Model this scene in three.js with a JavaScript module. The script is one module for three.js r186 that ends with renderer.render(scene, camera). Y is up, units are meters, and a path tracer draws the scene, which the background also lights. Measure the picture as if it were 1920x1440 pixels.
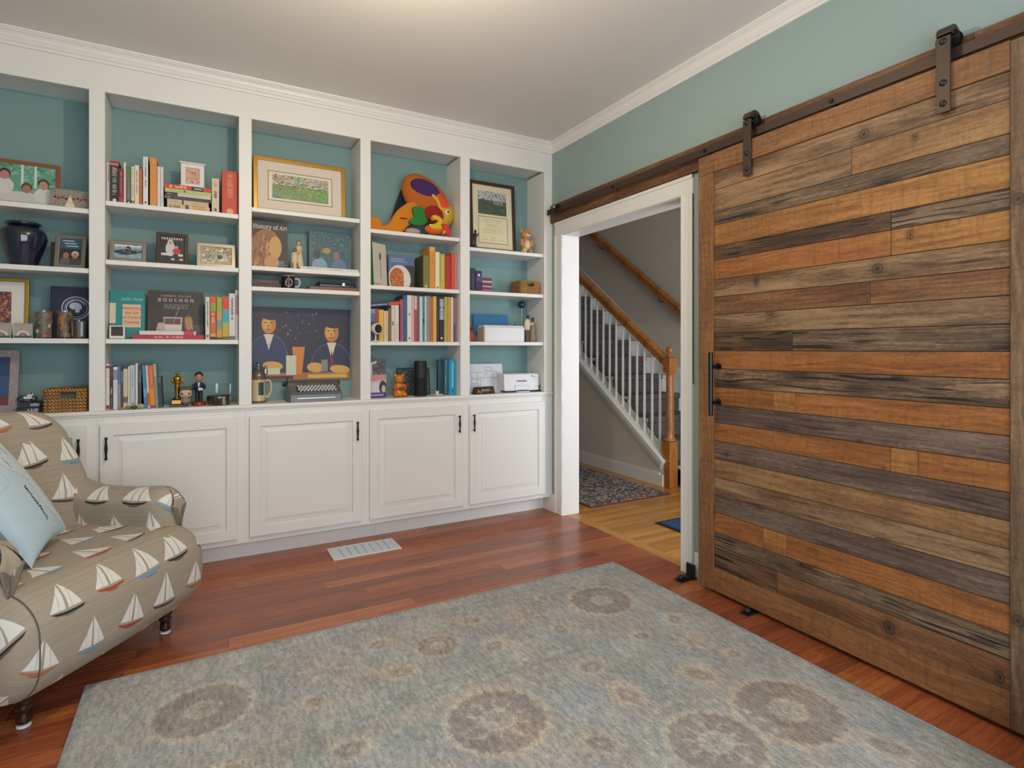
import * as THREE from 'three';
import { RoundedBoxGeometry } from 'three/addons/geometries/RoundedBoxGeometry.js';
import { mergeGeometries } from 'three/addons/utils/BufferGeometryUtils.js';
import { RectAreaLightUniformsLib } from 'three/addons/lights/RectAreaLightUniformsLib.js';

// ---------- camera, sky, lights, exposure ----------
const scene = new THREE.Scene();
const camera = new THREE.PerspectiveCamera(2 * Math.atan(720 / 1048.7) * 180 / Math.PI, 4 / 3, 0.05, 60);
camera.position.set(-2.292, 1.2, 3.497);
camera.rotation.y = -29.12 * Math.PI / 180;
camera.setViewOffset(1920, 1440, 0, 64.5, 1920, 1440);   // shift lens, as in an upright-corrected interior photograph
scene.background = new THREE.Color(0.62, 0.76, 0.95);
RectAreaLightUniformsLib.init();
const renderer = new THREE.WebGLRenderer();
renderer.toneMapping = THREE.LinearToneMapping;
renderer.toneMappingExposure = 0.92;
renderer.shadowMap.enabled = true;
function daylight(w, h, x, y, z, tx, ty, tz, intensity, color) {   // the sky seen through a window: an area light as large as the opening
  const l = new THREE.RectAreaLight(color, intensity, w, h);
  l.position.set(x, y, z); l.lookAt(tx, ty, tz); scene.add(l); return l;
}
const SKYLIGHT = new THREE.Color(0.88, 0.94, 1.0);
daylight(2.5, 1.7, -1.75, 1.35, 4.24, -1.75, 1.35, 0, 4.3, SKYLIGHT).name = 'window_daylight';
daylight(1.3, 1.9, 0.75, 1.25, 2.5, 0.75, 1.25, 0, 6.5, SKYLIGHT).name = 'hall_daylight';

// ---------- helpers ----------
function rng(seed) { let a = seed >>> 0; return () => { a = (a + 0x6d2b79f5) | 0; let t = Math.imul(a ^ (a >>> 15), 1 | a); t = (t + Math.imul(t ^ (t >>> 7), 61 | t)) ^ t; return ((t ^ (t >>> 14)) >>> 0) / 4294967296; }; }
const taken = new Map();
function numbered(n) { const k = taken.get(n) || 0; taken.set(n, k + 1); return k ? n + '_' + String(k).padStart(3, '0') : n; }
function tag(o, label, category, group) { o.userData.label = label; o.userData.category = category; if (group) o.userData.group = group; return o; }
function thing(name, label, category, [x, y, z] = [0, 0, 0], turn = 0, group) {
  const o = new THREE.Group(); o.name = numbered(name); o.position.set(x, y, z); o.rotation.y = turn; scene.add(o); return tag(o, label, category, group);
}
function part(parent, name, geo, mat) {
  const g = Array.isArray(geo) ? (geo.length > 1 ? mergeGeometries(geo.map((q) => clean(q))) : geo[0]) : geo;
  const m = new THREE.Mesh(g, mat); m.name = name; m.castShadow = m.receiveShadow = true; parent.add(m); return m;
}
function clean(g) { const q = g.index ? g.toNonIndexed() : g; for (const k of Object.keys(q.attributes)) if (!['position', 'normal', 'uv'].includes(k)) q.deleteAttribute(k); return q; }
function struct(name, geo, mat) { const m = part(scene, name, geo, mat); m.userData.kind = 'structure'; return m; }
function box(x0, x1, y0, y1, z0, z1) { const g = new THREE.BoxGeometry(x1 - x0, y1 - y0, z1 - z0); return g.translate((x0 + x1) / 2, (y0 + y1) / 2, (z0 + z1) / 2); }
function rbox(x0, x1, y0, y1, z0, z1, r = 0.003, s = 1) {
  const w = x1 - x0, h = y1 - y0, d = z1 - z0; r = Math.min(r, w * 0.45, h * 0.45, d * 0.45);
  return new RoundedBoxGeometry(w, h, d, s, r).translate((x0 + x1) / 2, (y0 + y1) / 2, (z0 + z1) / 2);
}
function cyl(r0, r1, h, x, y, z, n = 20) { return new THREE.CylinderGeometry(r1, r0, h, n).translate(x, y + h / 2, z); }
function lathe(pts, n = 28) { return new THREE.LatheGeometry(pts.map(([r, y]) => new THREE.Vector2(r, y)), n); }
function tube(pts, r, seg = 24, n = 8, closed = false) { return new THREE.TubeGeometry(new THREE.CatmullRomCurve3(pts.map((p) => new THREE.Vector3(...p)), closed), seg, r, n, closed); }
function ball(r, x, y, z, sx = 1, sy = 1, sz = 1, n = 20) { return new THREE.SphereGeometry(r, n, Math.round(n * 0.7)).scale(sx, sy, sz).translate(x, y, z); }
function prism(pts, d, bevel = 0) {   // outline in xy, thickness d along z, centred on z
  const s = new THREE.Shape(pts.map(([x, y]) => new THREE.Vector2(x, y)));
  return new THREE.ExtrudeGeometry(s, { depth: d - 2 * bevel, bevelEnabled: bevel > 0, bevelSize: bevel, bevelThickness: bevel, bevelSegments: 2, curveSegments: 8 }).translate(0, 0, -d / 2 + bevel);
}
function smoothOutline(pts, n = 40) { return new THREE.CatmullRomCurve3(pts.map(([x, y]) => new THREE.Vector3(x, y, 0)), true, 'centripetal').getPoints(n).slice(0, n).map((p) => [p.x, p.y]); }
// grid surface: fn(i/nu, j/nv) -> [x,y,z]; uv measured in metres along the surface
function sheet(nu, nv, fn, uvFn) {
  const P = [], U = [], I = [];
  for (let j = 0; j <= nv; j++) for (let i = 0; i <= nu; i++) { P.push(...fn(i / nu, j / nv)); U.push(...(uvFn ? uvFn(i / nu, j / nv) : [i / nu, j / nv])); }
  for (let j = 0; j < nv; j++) for (let i = 0; i < nu; i++) { const a = j * (nu + 1) + i, b = a + 1, c = a + nu + 1, d = c + 1; I.push(a, b, d, a, d, c); }
  const g = new THREE.BufferGeometry(); g.setAttribute('position', new THREE.Float32BufferAttribute(P, 3)); g.setAttribute('uv', new THREE.Float32BufferAttribute(U, 2)); g.setIndex(I); g.computeVertexNormals(); return g;
}
function mat(color, roughness = 0.6, o = {}) { return new THREE.MeshPhysicalMaterial({ color: new THREE.Color(color), roughness, ...o }); }
function planeUV(g, axis = 'z', scale = 1, ou = 0, ov = 0) {   // box uv in metres for the chosen grain axis: u runs along the axis
  const p = g.attributes.position, n = g.attributes.normal, uv = new Float32Array(p.count * 2);
  for (let i = 0; i < p.count; i++) {
    const x = p.getX(i), y = p.getY(i), z = p.getZ(i), ax = Math.abs(n.getX(i)), ay = Math.abs(n.getY(i)), az = Math.abs(n.getZ(i));
    const u = axis === 'z' ? (az > 0.7 ? x : z) : axis === 'x' ? (ax > 0.7 ? z : x) : (ay > 0.7 ? x : y);
    let v; if (axis === 'z') v = ax > ay ? y : (az > 0.7 ? y : x); else if (axis === 'x') v = ay > az ? z : y; else v = ax > az ? z : (ay > 0.7 ? z : x);
    uv[2 * i] = (u + ou) * scale; uv[2 * i + 1] = (v + ov) * scale;
  }
  g.setAttribute('uv', new THREE.BufferAttribute(uv, 2)); return g;
}
// periodic value noise
function hash2(x, y, s) { let h = Math.imul(x, 374761393) + Math.imul(y, 668265263) + Math.imul(s, 2246822519); h = Math.imul(h ^ (h >>> 13), 1274126177); return ((h ^ (h >>> 16)) >>> 0) / 4294967296; }
function vnoise(x, y, px, py, s) {
  const x0 = Math.floor(x), y0 = Math.floor(y), fx = x - x0, fy = y - y0, u = fx * fx * (3 - 2 * fx), v = fy * fy * (3 - 2 * fy);
  const m = (a, p) => ((a % p) + p) % p, A = hash2(m(x0, px), m(y0, py), s), B = hash2(m(x0 + 1, px), m(y0, py), s), C = hash2(m(x0, px), m(y0 + 1, py), s), D = hash2(m(x0 + 1, px), m(y0 + 1, py), s);
  return A + (B - A) * u + (C - A) * v + (A - B - C + D) * u * v;
}
function texture(w, h, fn, { srgb = true, repeat = true } = {}) {
  const d = new Uint8Array(w * h * 4);
  for (let y = 0; y < h; y++) for (let x = 0; x < w; x++) { const c = fn(x / w, y / h, x, y), k = (y * w + x) * 4; d[k] = Math.max(0, Math.min(255, c[0])); d[k + 1] = Math.max(0, Math.min(255, c[1])); d[k + 2] = Math.max(0, Math.min(255, c[2])); d[k + 3] = 255; }
  const t = new THREE.DataTexture(d, w, h); t.magFilter = THREE.LinearFilter; t.minFilter = THREE.LinearMipmapLinearFilter; t.generateMipmaps = true;
  if (repeat) t.wrapS = t.wrapT = THREE.RepeatWrapping; if (srgb) t.colorSpace = THREE.SRGBColorSpace; t.needsUpdate = true; return t;
}
function hex(c) { return [(c >> 16) & 255, (c >> 8) & 255, c & 255]; }
function mix(a, b, t) { return [a[0] + (b[0] - a[0]) * t, a[1] + (b[1] - a[1]) * t, a[2] + (b[2] - a[2]) * t]; }
// wood: u along the grain. pal = [light, mid, dark]; weather adds cracks and grey patches
function woodTexture(pal, seed, { w = 1024, h = 256, weather = 0.3, mottle = 0.3, saw = 0.0, lines = 34, knots = 1, grit = 1 } = {}) {
  const [L, M, D] = pal.map(hex);
  const bump = new Uint8Array(w * h * 4), kr = rng(seed * 3 + 1), KN = Array.from({ length: knots }, () => [kr(), kr(), 0.006 + kr() * 0.012, 0.03 + kr() * 0.05]);
  const t = texture(w, h, (u, v, x, y) => {
    const warp = (vnoise(u * 6, v * 4, 6, 4, seed) - 0.5) * 0.5 + (vnoise(u * 14, v * 9, 14, 9, seed + 7) - 0.5) * 0.16;
    const g1 = vnoise(u * 5, (v * lines + warp * 7), 5, lines, seed + 1), g2 = vnoise(u * 22, v * lines * 3.0 + warp * 5, 22, lines * 3, seed + 2), g3 = vnoise(u * 90, v * h / 3, 90, Math.round(h / 3), seed + 3);
    const patch = vnoise(u * 4, v * 5, 4, 5, seed + 4) * 0.65 + vnoise(u * 11, v * 12, 11, 12, seed + 5) * 0.35;
    let k = 0.4 * g1 + 0.3 * g2 + 0.3 * g3 + grit * (hash2(x, y, seed + 12) - 0.5) * 0.24;
    let c = k < 0.5 ? mix(D, M, k * 2) : mix(M, L, (k - 0.5) * 2);
    const pm = (patch - 0.5) * 2 * mottle; c = pm > 0 ? mix(c, L, pm) : mix(c, D, -pm);
    const cr = vnoise(u * 9, v * lines * 1.6 + warp * 6, 9, Math.round(lines * 1.6), seed + 6), crack = Math.max(0, cr - (1 - 0.34 * weather)) * 6 * weather;
    c = mix(c, D.map((q) => q * 0.45), Math.min(0.85, crack));
    for (const [a, b, ru, rv] of KN) { const du = (u - a) / ru, dv = (v - b) / rv, e = Math.exp(-(du * du + dv * dv) * 0.9); if (e > 0.03) c = mix(c, D.map((q) => q * 0.6), Math.min(0.9, e * (0.75 + 0.4 * Math.sin(9 * Math.hypot(du, dv))))); }
    const sw = saw * Math.max(0, vnoise(u * 160, v * 6, 160, 6, seed + 8) - 0.55) * 1.2; c = mix(c, D, sw);
    const speck = hash2(x >> 1, y >> 1, seed + 9); if (speck > 0.9975) c = mix(c, D.map((q) => q * 0.4), 0.7);
    const b = Math.max(0, Math.min(255, 150 + (k - 0.5) * 150 - crack * 150)), q = (y * w + x) * 4; bump[q] = bump[q + 1] = bump[q + 2] = b; bump[q + 3] = 255;
    return c;
  });
  const bt = new THREE.DataTexture(bump, w, h); bt.magFilter = THREE.LinearFilter; bt.wrapS = bt.wrapT = THREE.RepeatWrapping; bt.needsUpdate = true;
  return { map: t, bump: bt };
}
function woodMat(pal, seed, { rough = 0.6, size = [1.3, 0.34], bump = 0.0012, clear = 0, coatRough = 0.2, ...o } = {}) {
  const t = woodTexture(pal, seed, o); for (const q of [t.map, t.bump]) q.repeat.set(1 / size[0], 1 / size[1]);
  return new THREE.MeshPhysicalMaterial({ map: t.map, bumpMap: t.bump, bumpScale: bump, roughness: rough, clearcoat: clear, clearcoatRoughness: coatRough });
}
// print sheets: pictures, covers and spines share two canvases, cut into cells
class Sheet {
  constructor(w = 2048, h = 2048) { this.w = w; this.h = h; this.c = document.createElement('canvas'); this.c.width = w; this.c.height = h; this.g = this.c.getContext('2d'); this.g.fillStyle = '#888'; this.g.fillRect(0, 0, w, h); this.x = 2; this.y = 2; this.row = 0; this.t = new THREE.CanvasTexture(this.c); this.t.colorSpace = THREE.SRGBColorSpace; this.t.magFilter = THREE.LinearFilter; }
  cell(wm, hm, dens, draw) {
    const w = Math.max(6, Math.round(wm * dens)), h = Math.max(6, Math.round(hm * dens));
    if (this.x + w + 3 > this.w) { this.x = 2; this.y += this.row + 4; this.row = 0; }
    if (this.y + h + 3 > this.h) throw new Error('print sheet full');
    const g = this.g; g.save(); g.translate(this.x, this.y); g.beginPath(); g.rect(-1, -1, w + 2, h + 2); g.clip(); draw(g, w, h); g.restore();
    const r = { u0: this.x / this.w, u1: (this.x + w) / this.w, v1: 1 - this.y / this.h, v0: 1 - (this.y + h) / this.h };
    this.x += w + 4; this.row = Math.max(this.row, h); return r;
  }
}
const sheetA = new Sheet(), sheetB = new Sheet();
const printA = new THREE.MeshPhysicalMaterial({ map: sheetA.t, roughness: 0.5 }), printB = new THREE.MeshPhysicalMaterial({ map: sheetB.t, roughness: 0.45 });
const photoPaper = new THREE.MeshPhysicalMaterial({ map: sheetB.t, roughness: 0.4, clearcoat: 0.25, clearcoatRoughness: 0.15 });
function decal(w, h, r, z = 0) { const g = new THREE.PlaneGeometry(w, h), uv = g.attributes.uv; for (let i = 0; i < 4; i++) uv.setXY(i, uv.getX(i) ? r.u1 : r.u0, uv.getY(i) ? r.v1 : r.v0); return g.translate(0, 0, z); }

// ---------- shared materials ----------
const plaster = texture(256, 256, (u, v, x, y) => { const k = 128 + (vnoise(u * 40, v * 40, 40, 40, 3) - 0.5) * 50 + (hash2(x, y, 5) - 0.5) * 40; return [k, k, k]; }, { srgb: false }); plaster.repeat.set(2.5, 2.5);
const M = {
  white: mat('#e6e4e0', 0.42), whiteFlat: mat('#dedbd4', 0.85, { bumpMap: plaster, bumpScale: 0.0004 }), ceiling: mat('#e4e1dc', 0.95, { bumpMap: plaster, bumpScale: 0.0006 }),
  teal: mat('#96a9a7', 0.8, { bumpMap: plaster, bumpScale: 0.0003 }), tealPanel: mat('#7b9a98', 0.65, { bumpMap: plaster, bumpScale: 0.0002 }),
  beige: mat('#cbc0b1', 0.9, { bumpMap: plaster, bumpScale: 0.0004 }), trimHall: mat('#d9d6cf', 0.5),
  iron: mat('#2c2622', 0.5, { metalness: 0.65 }), ironBrown: mat('#4a3c33', 0.48, { metalness: 0.45 }), black: mat('#17171a', 0.42), blackGloss: mat('#0c0e12', 0.16), chrome: mat('#d8d8d8', 0.2, { metalness: 1 }),
  pages: mat('#e3d9c2', 0.85), card: mat('#6e5a45', 0.9), glass: new THREE.MeshPhysicalMaterial({ color: 0xffffff, transmission: 1, roughness: 0.03, thickness: 0, ior: 1.45 }),
};
const WOOD = {
  orange: woodMat([0xb5773f, 0x935a2d, 0x5f391d], 11, { weather: 0.15, mottle: 0.55, saw: 0.4 }),
  golden: woodMat([0xc08a4e, 0x9b6834, 0x674120], 23, { weather: 0.2, mottle: 0.5, saw: 0.6 }),
  tan: woodMat([0xb08a5c, 0x8a633e, 0x573c27], 37, { weather: 0.3, mottle: 0.6, saw: 0.3, knots: 3 }),
  brown: woodMat([0x9c7048, 0x744c2f, 0x422c1e], 41, { weather: 0.4, mottle: 0.65, saw: 0.3, knots: 3 }),
  greybrown: woodMat([0xab8b66, 0x7f6145, 0x483424], 53, { weather: 0.55, mottle: 0.7, knots: 5 }),
  dark: woodMat([0x856348, 0x593f2c, 0x2b1d15], 67, { weather: 0.9, mottle: 0.8, knots: 4 }),
  grey: woodMat([0x977f67, 0x6a543f, 0x382a20], 71, { weather: 0.8, mottle: 0.7, lines: 44, knots: 4 }),
  slate: woodMat([0x8f7868, 0x655044, 0x3a2c26], 83, { weather: 0.55, mottle: 0.65, lines: 50, knots: 2 }),
  mottled: woodMat([0xaa8e6e, 0x745a45, 0x30241c], 97, { weather: 0.95, mottle: 1.1, knots: 7 }),
  frame: woodMat([0xa97a4a, 0x875b37, 0x5a3b24], 101, { weather: 0.15, mottle: 0.4, saw: 0.6 }),
  frameGrey: woodMat([0x987c5c, 0x765c43, 0x4e3c2c], 107, { weather: 0.2, mottle: 0.45, saw: 0.6 }),
};
// ---------- room shell ----------
const H = 2.73, XL = -3.463, ZF = 4.3;
struct('ceiling', box(XL - 0.12, 0.12, H, H + 0.12, -0.4, ZF + 0.12), M.ceiling);
struct('wall_back', box(XL - 0.12, 0.12, 0, H, -0.4, -0.262), M.teal);
struct('wall_left', box(XL - 0.12, XL, 0, H, -0.262, ZF), M.teal);
struct('wall_right', [box(0, 0.12, 0, H, -0.262, 0.147), box(0, 0.12, 2.032, H, 0.147, 1.297), box(0, 0.12, 0, H, 1.297, ZF + 0.12)], M.teal);
struct('wall_front', [box(XL - 0.12, -3.0, 0, H, ZF, ZF + 0.12), box(-0.5, 0, 0, H, ZF, ZF + 0.12), box(-3.0, -0.5, 0, 0.5, ZF, ZF + 0.12), box(-3.0, -0.5, 2.25, H, ZF, ZF + 0.12)], M.teal);
{ // the window behind the camera
  const w = struct('window_1', [box(-3.05, -2.98, 0.47, 2.3, ZF - 0.02, ZF + 0.08), box(-0.52, -0.45, 0.47, 2.3, ZF - 0.02, ZF + 0.08), box(-3.05, -0.45, 2.24, 2.31, ZF - 0.02, ZF + 0.08), box(-1.78, -1.72, 0.5, 2.25, ZF + 0.01, ZF + 0.08), box(-2.98, -0.52, 1.48, 1.52, ZF + 0.02, ZF + 0.07)], M.white);
  part(w, 'window_sill', box(-3.09, -0.41, 0.45, 0.495, ZF - 0.07, ZF + 0.1), M.white);
  for (const [a, b] of [[-2.98, -1.78], [-1.72, -0.52]]) for (const [c, d] of [[0.5, 1.48], [1.52, 2.24]]) part(w, 'pane', box(a, b, c, d, ZF + 0.045, ZF + 0.049), M.glass);
}
// crown moulding: one profile swept along each wall
function crown(len, sg = 1) {   // profile in (out, y), extruded along z
  const pr = [[0, 2.652], [0.011, 2.652], [0.013, 2.658], [0.013, 2.664], [0.010, 2.668], [0.016, 2.672], [0.017, 2.68], [0.014, 2.684], [0.019, 2.69], [0.022, 2.702], [0.030, 2.712], [0.036, 2.714], [0.036, 2.72], [0.042, 2.722], [0.044, 2.73], [0, 2.73]];
  return new THREE.ExtrudeGeometry(new THREE.Shape(pr.map(([x, y]) => new THREE.Vector2(x * sg, y))), { depth: len, bevelEnabled: false });
}
struct('trim_1', crown(3.463).rotateY(-Math.PI / 2), M.white);   // over the bookcase, leaning out into the room
struct('trim_2', crown(ZF, -1), M.white);
struct('trim_3', crown(ZF).translate(XL, 0, 0), M.white);
struct('baseboard_right', [rbox(-0.016, 0, 0, 0.13, 1.385, ZF, 0.003), rbox(-0.022, 0, 0, 0.13, -0.093, 0.056, 0.002)], M.white);
struct('baseboard_left', rbox(XL, XL + 0.016, 0, 0.13, 0, ZF, 0.003), M.white);

// ---------- floors laid board by board ----------
const cherry = [[0xbd6c3c, 0x9f532d, 0x77391d], [0xb06037, 0x914a28, 0x68331b], [0xc87b45, 0xab6032, 0x824521], [0xa15636, 0x824128, 0x5c2c1a]].map((p, i) => woodMat(p, 200 + i * 13, { w: 1024, h: 128, weather: 0, mottle: 0.25, lines: 20, knots: 0, grit: 0.4, rough: 0.5, clear: 0.55, coatRough: 0.2, bump: 0.0001, size: [1.4, 0.16] }));
{
  const floor = struct('floor', box(XL - 0.12, 0.02, -0.12, -0.014, -0.4, ZF + 0.12), M.card);
  const r = rng(77), pitch = 0.0765; const shape = new Map();
  for (let z = -0.1, k = 0; z < ZF; z += pitch, k++) {
    let x = XL - r() * 0.9;
    while (x < 0.03) {
      const len = (z > 1.2 && z < 3.9) ? 1.5 + Math.round(r() * 4) * 0.2 : 0.62 + Math.round(r() * 6) * 0.17; const a = Math.max(x, XL), b = Math.min(x + len, 0.03); x += len;
      if (b - a < 0.02) continue;
      const key = (b - a).toFixed(2); let g = shape.get(key);
      if (!g) { g = planeUV(rbox(-(b - a) / 2 + 0.0003, (b - a) / 2 - 0.0003, -0.013, 0, 0.0003, pitch - 0.0003, 0.0007), 'x'); shape.set(key, g); }
      const q = g.clone(), uv = q.attributes.uv, ou = r() * 3, ov = r(); for (let i = 0; i < uv.count; i++) uv.setXY(i, uv.getX(i) + ou, uv.getY(i) + ov);
      const m = part(floor, 'plank', q, cherry[r() < 0.4 ? 0 : r() < 0.55 ? 1 : r() < 0.6 ? 2 : 3]); m.position.set((a + b) / 2, 0, z);
    }
  }
}
const oak = [[0xc98f45, 0xb07730, 0x8a5820], [0xc38740, 0xa66c2a, 0x7f4f1c], [0xd09a50, 0xb98038, 0x946026]].map((p, i) => woodMat(p, 300 + i * 17, { w: 1024, h: 128, weather: 0, mottle: 0.2, lines: 26, knots: 0, grit: 0.4, rough: 0.5, clear: 0.5, coatRough: 0.22, bump: 0.0001, size: [1.3, 0.16] }));
{
  const floor = struct('floor_hall', box(0.02, 2.4, -0.12, -0.014, -4.7, 2.7), M.card);
  const r = rng(91), pitch = 0.057;
  part(floor, 'threshold_board', planeUV(rbox(0.031, 0.1, -0.013, 0.0005, 0.15, 1.294, 0.001), 'z'), oak[2]);
  for (let z = -1.75, k = 0; z < 1.5; z += pitch, k++) {
    let x = 0.1 - r() * 0.8;
    while (x < 1.45) {
      const len = 0.7 + r() * 0.9, a = Math.max(x, 0.101), b = Math.min(x + len, 2.3); x += len; if (b - a < 0.03) continue;
      part(floor, 'plank', planeUV(rbox(a + 0.0003, b - 0.0003, -0.013, 0, z + 0.0003, z + pitch - 0.0003, 0.0006), 'x', 1, r() * 3, r()), oak[Math.floor(r() * 3)]);
    }
  }
  part(floor, 'plank_field', [box(0.1, 2.4, -0.013, 0, -4.7, -1.75), box(0.1, 2.4, -0.013, 0, 1.5, 2.7)].map((g) => planeUV(g, 'x')), oak[0]).userData.kind = 'stuff';
}

// ---------- built-in bookcase ----------
const BAY = [[-3.397, -2.783], [-2.717, -2.103], [-2.037, -1.423], [-1.358, -0.745], [-0.675, -0.071]];
const SH = [[1.911, 1.61, 1.255], [1.963, 1.661, 1.255], [2.014, 1.68, 1.562], [1.962, 1.608, 1.252], [1.908, 1.608, 1.255]];
const CT = 0.888, ZB = -0.25;
{
  const b = thing('bookcase', 'white built-in open bookcase with teal back spanning the whole wall', 'bookcase', [0, 0, 0]);
  const px = [[XL, -3.397], [-2.783, -2.717], [-2.103, -2.037], [-1.423, -1.358], [-0.745, -0.675], [-0.071, -0.0005]];
  for (const [a, c] of px) part(b, 'upright', rbox(a, c, CT, 2.518, ZB, 0, 0.0025), M.white);
  part(b, 'top_rail', [rbox(XL, -0.0005, 2.512, 2.662, -0.022, 0.0005, 0.002), box(XL, -0.0005, 2.53, 2.56, ZB, -0.02)], M.white);
  BAY.forEach(([a, c], i) => {
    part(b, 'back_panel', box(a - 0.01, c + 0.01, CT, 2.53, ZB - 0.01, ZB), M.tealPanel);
    for (const y of SH[i]) part(b, 'shelf', rbox(a + 0.001, c - 0.001, y - 0.0245, y, ZB, -0.013, 0.002), M.white);
  });
}
tag(part(scene, numbered('countertop'), [rbox(XL, -0.0005, 0.868, CT, ZB, 0.013, 0.005, 2), rbox(XL, -0.0005, 0.858, 0.87, -0.02, 0.006, 0.003)], M.white), 'long white painted countertop ledge between lower cabinets and open shelves', 'countertop');
{
  const doors = [[-3.402, -2.79, 1, 'under the basket and vase bay'], [-2.736, -2.109, -1, 'behind the armchair arm'], [-2.05, -1.417, 1, 'under the grey typewriter'], [-1.37, -0.735, 1, 'under the black cylinder speaker'], [-0.684, -0.072, -1, 'nearest the doorway']];
  const units = [[XL, -2.75], [-2.75, -2.07], [-2.07, -1.39], [-1.39, -0.71], [-0.71, -0.0005]];
  doors.forEach(([x0, x1, side, where], i) => {
    const [a, c] = units[i], u = thing('base_cabinet', 'white raised-panel base cabinet ' + where, 'cabinet', [(a + c) / 2, 0, 0], 0, 'base cabinets'), ox = -(a + c) / 2;
    const y0 = 0.139, y1 = 0.82, B = (...q) => rbox(...q).translate(ox, 0, 0);
    part(u, 'face_frame', [B(a, x0 + 0.012, 0.107, 0.858, -0.02, 0, 0.001), B(x1 - 0.012, c, 0.107, 0.858, -0.02, 0, 0.001), B(x0 + 0.012, x1 - 0.012, 0.107, y0 + 0.012, -0.02, 0, 0.001), B(x0 + 0.012, x1 - 0.012, y1 - 0.012, 0.858, -0.02, 0, 0.001)], M.white);
    part(u, 'body', [box(a + 0.001 + ox, a + 0.018 + ox, 0.1, 0.858, ZB, -0.02), box(c - 0.018 + ox, c - 0.001 + ox, 0.1, 0.858, ZB, -0.02), box(a + ox, c + ox, 0.1, 0.115, ZB, -0.02), box(a + ox, c + ox, 0.1, 0.858, ZB - 0.004, ZB)], M.white);
    part(u, 'toe_kick', box(a + ox, (i === 4 ? -0.022 : c) + ox, 0, 0.107, -0.11, -0.093), M.white);
    const d = part(u, 'door', [B(x0, x0 + 0.058, y0, y1, 0.0006, 0.019, 0.003), B(x1 - 0.058, x1, y0, y1, 0.0006, 0.019, 0.003), B(x0 + 0.055, x1 - 0.055, y0, y0 + 0.058, 0.0006, 0.019, 0.003), B(x0 + 0.055, x1 - 0.055, y1 - 0.058, y1, 0.0006, 0.019, 0.003)], M.white);
    // raised panel: field, then a bevel falling to a groove beside the frame
    const px0 = x0 + 0.057 + ox, px1 = x1 - 0.057 + ox, py0 = y0 + 0.057, py1 = y1 - 0.057, bw = 0.036, zg = 0.007, zf = 0.0165, zs = 0.0135;
    const ring = (i0, i1, z0, z1) => { const q = (k) => [[px0 + k, py0 + k], [px1 - k, py0 + k], [px1 - k, py1 - k], [px0 + k, py1 - k]], A = q(i0), Bq = q(i1), P = []; for (let e = 0; e < 4; e++) { const f = (e + 1) % 4; const v = [[...A[e], z0], [...A[f], z0], [...Bq[f], z1], [...Bq[e], z1]]; for (const t of [0, 1, 2, 0, 2, 3]) P.push(...v[t]); } const g = new THREE.BufferGeometry(); g.setAttribute('position', new THREE.Float32BufferAttribute(P, 3)); g.setAttribute('uv', new THREE.Float32BufferAttribute(new Float32Array(P.length / 3 * 2), 2)); g.computeVertexNormals(); return g; };
    part(d, 'raised_panel', [ring(0, 0.004, zg, zg), ring(0.004, bw, zg + 0.001, zs), ring(bw, bw + 0.001, zs, zf), box(px0 + bw + 0.001, px1 - bw - 0.001, py0 + bw + 0.001, py1 - bw - 0.001, 0.002, zf)], M.white);
    const hx = (side > 0 ? x1 - 0.03 : x0 + 0.028) + ox, hy = 0.699, hz = 0.019;
    part(d, 'handle', [lathe([[0.001, -0.058], [0.006, -0.057], [0.007, -0.05], [0.004, -0.046], [0.0055, -0.043], [0.004, -0.039], [0.0055, -0.02], [0.0075, 0], [0.0055, 0.02], [0.004, 0.039], [0.0055, 0.043], [0.004, 0.046], [0.007, 0.05], [0.006, 0.057], [0.001, 0.058]], 12).translate(hx, hy, hz + 0.018), cyl(0.0045, 0.0035, 0.018, 0, 0, 0, 10).rotateX(Math.PI / 2).translate(hx, hy + 0.048, hz), cyl(0.0045, 0.0035, 0.018, 0, 0, 0, 10).rotateX(Math.PI / 2).translate(hx, hy - 0.048, hz)], M.iron);
  });
}

// ---------- doorway casing ----------
{
  const leg = (z0, z1, y1, outerLow) => { const o = outerLow ? [z0, z0 + 0.02] : [z1 - 0.02, z1], n = outerLow ? [z1 - 0.014, z1] : [z0, z0 + 0.014], m2 = outerLow ? [z1 - 0.03, z1 - 0.022] : [z0 + 0.022, z0 + 0.03];
    return [rbox(-0.015, 0, 0, y1, z0, z1, 0.002), rbox(-0.022, -0.001, 0, y1, o[0], o[1], 0.004, 2), rbox(-0.02, -0.001, 0, y1, n[0], n[1], 0.004, 2), rbox(-0.018, -0.001, 0, y1, m2[0], m2[1], 0.003, 2)]; };
  const s = struct('door_casing', [...leg(0.056, 0.151, 2.032, true), ...leg(1.293, 1.374, 2.032, false)], M.white);
  s.name = 'trim_4';
  part(s, 'head_casing', [rbox(-0.015, 0, 2.03, 2.13, 0.056, 1.374, 0.002), rbox(-0.022, -0.001, 2.11, 2.131, 0.056, 1.374, 0.004, 2), rbox(-0.02, -0.001, 2.03, 2.044, 0.14, 1.304, 0.004, 2)], M.white);
  part(s, 'jamb', [rbox(-0.012, 0.135, 0, 2.032, 0.132, 0.152, 0.002), rbox(-0.012, 0.135, 0, 2.032, 1.292, 1.312, 0.002), rbox(-0.012, 0.135, 2.026, 2.046, 0.132, 1.312, 0.002)], M.white);
  part(s, 'hall_casing', [rbox(0.12, 0.136, 0, 2.13, 0.05, 0.15, 0.003), rbox(0.12, 0.136, 0, 2.13, 1.294, 1.39, 0.003), rbox(0.12, 0.136, 2.03, 2.13, 0.05, 1.39, 0.003)], M.white);
}

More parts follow.
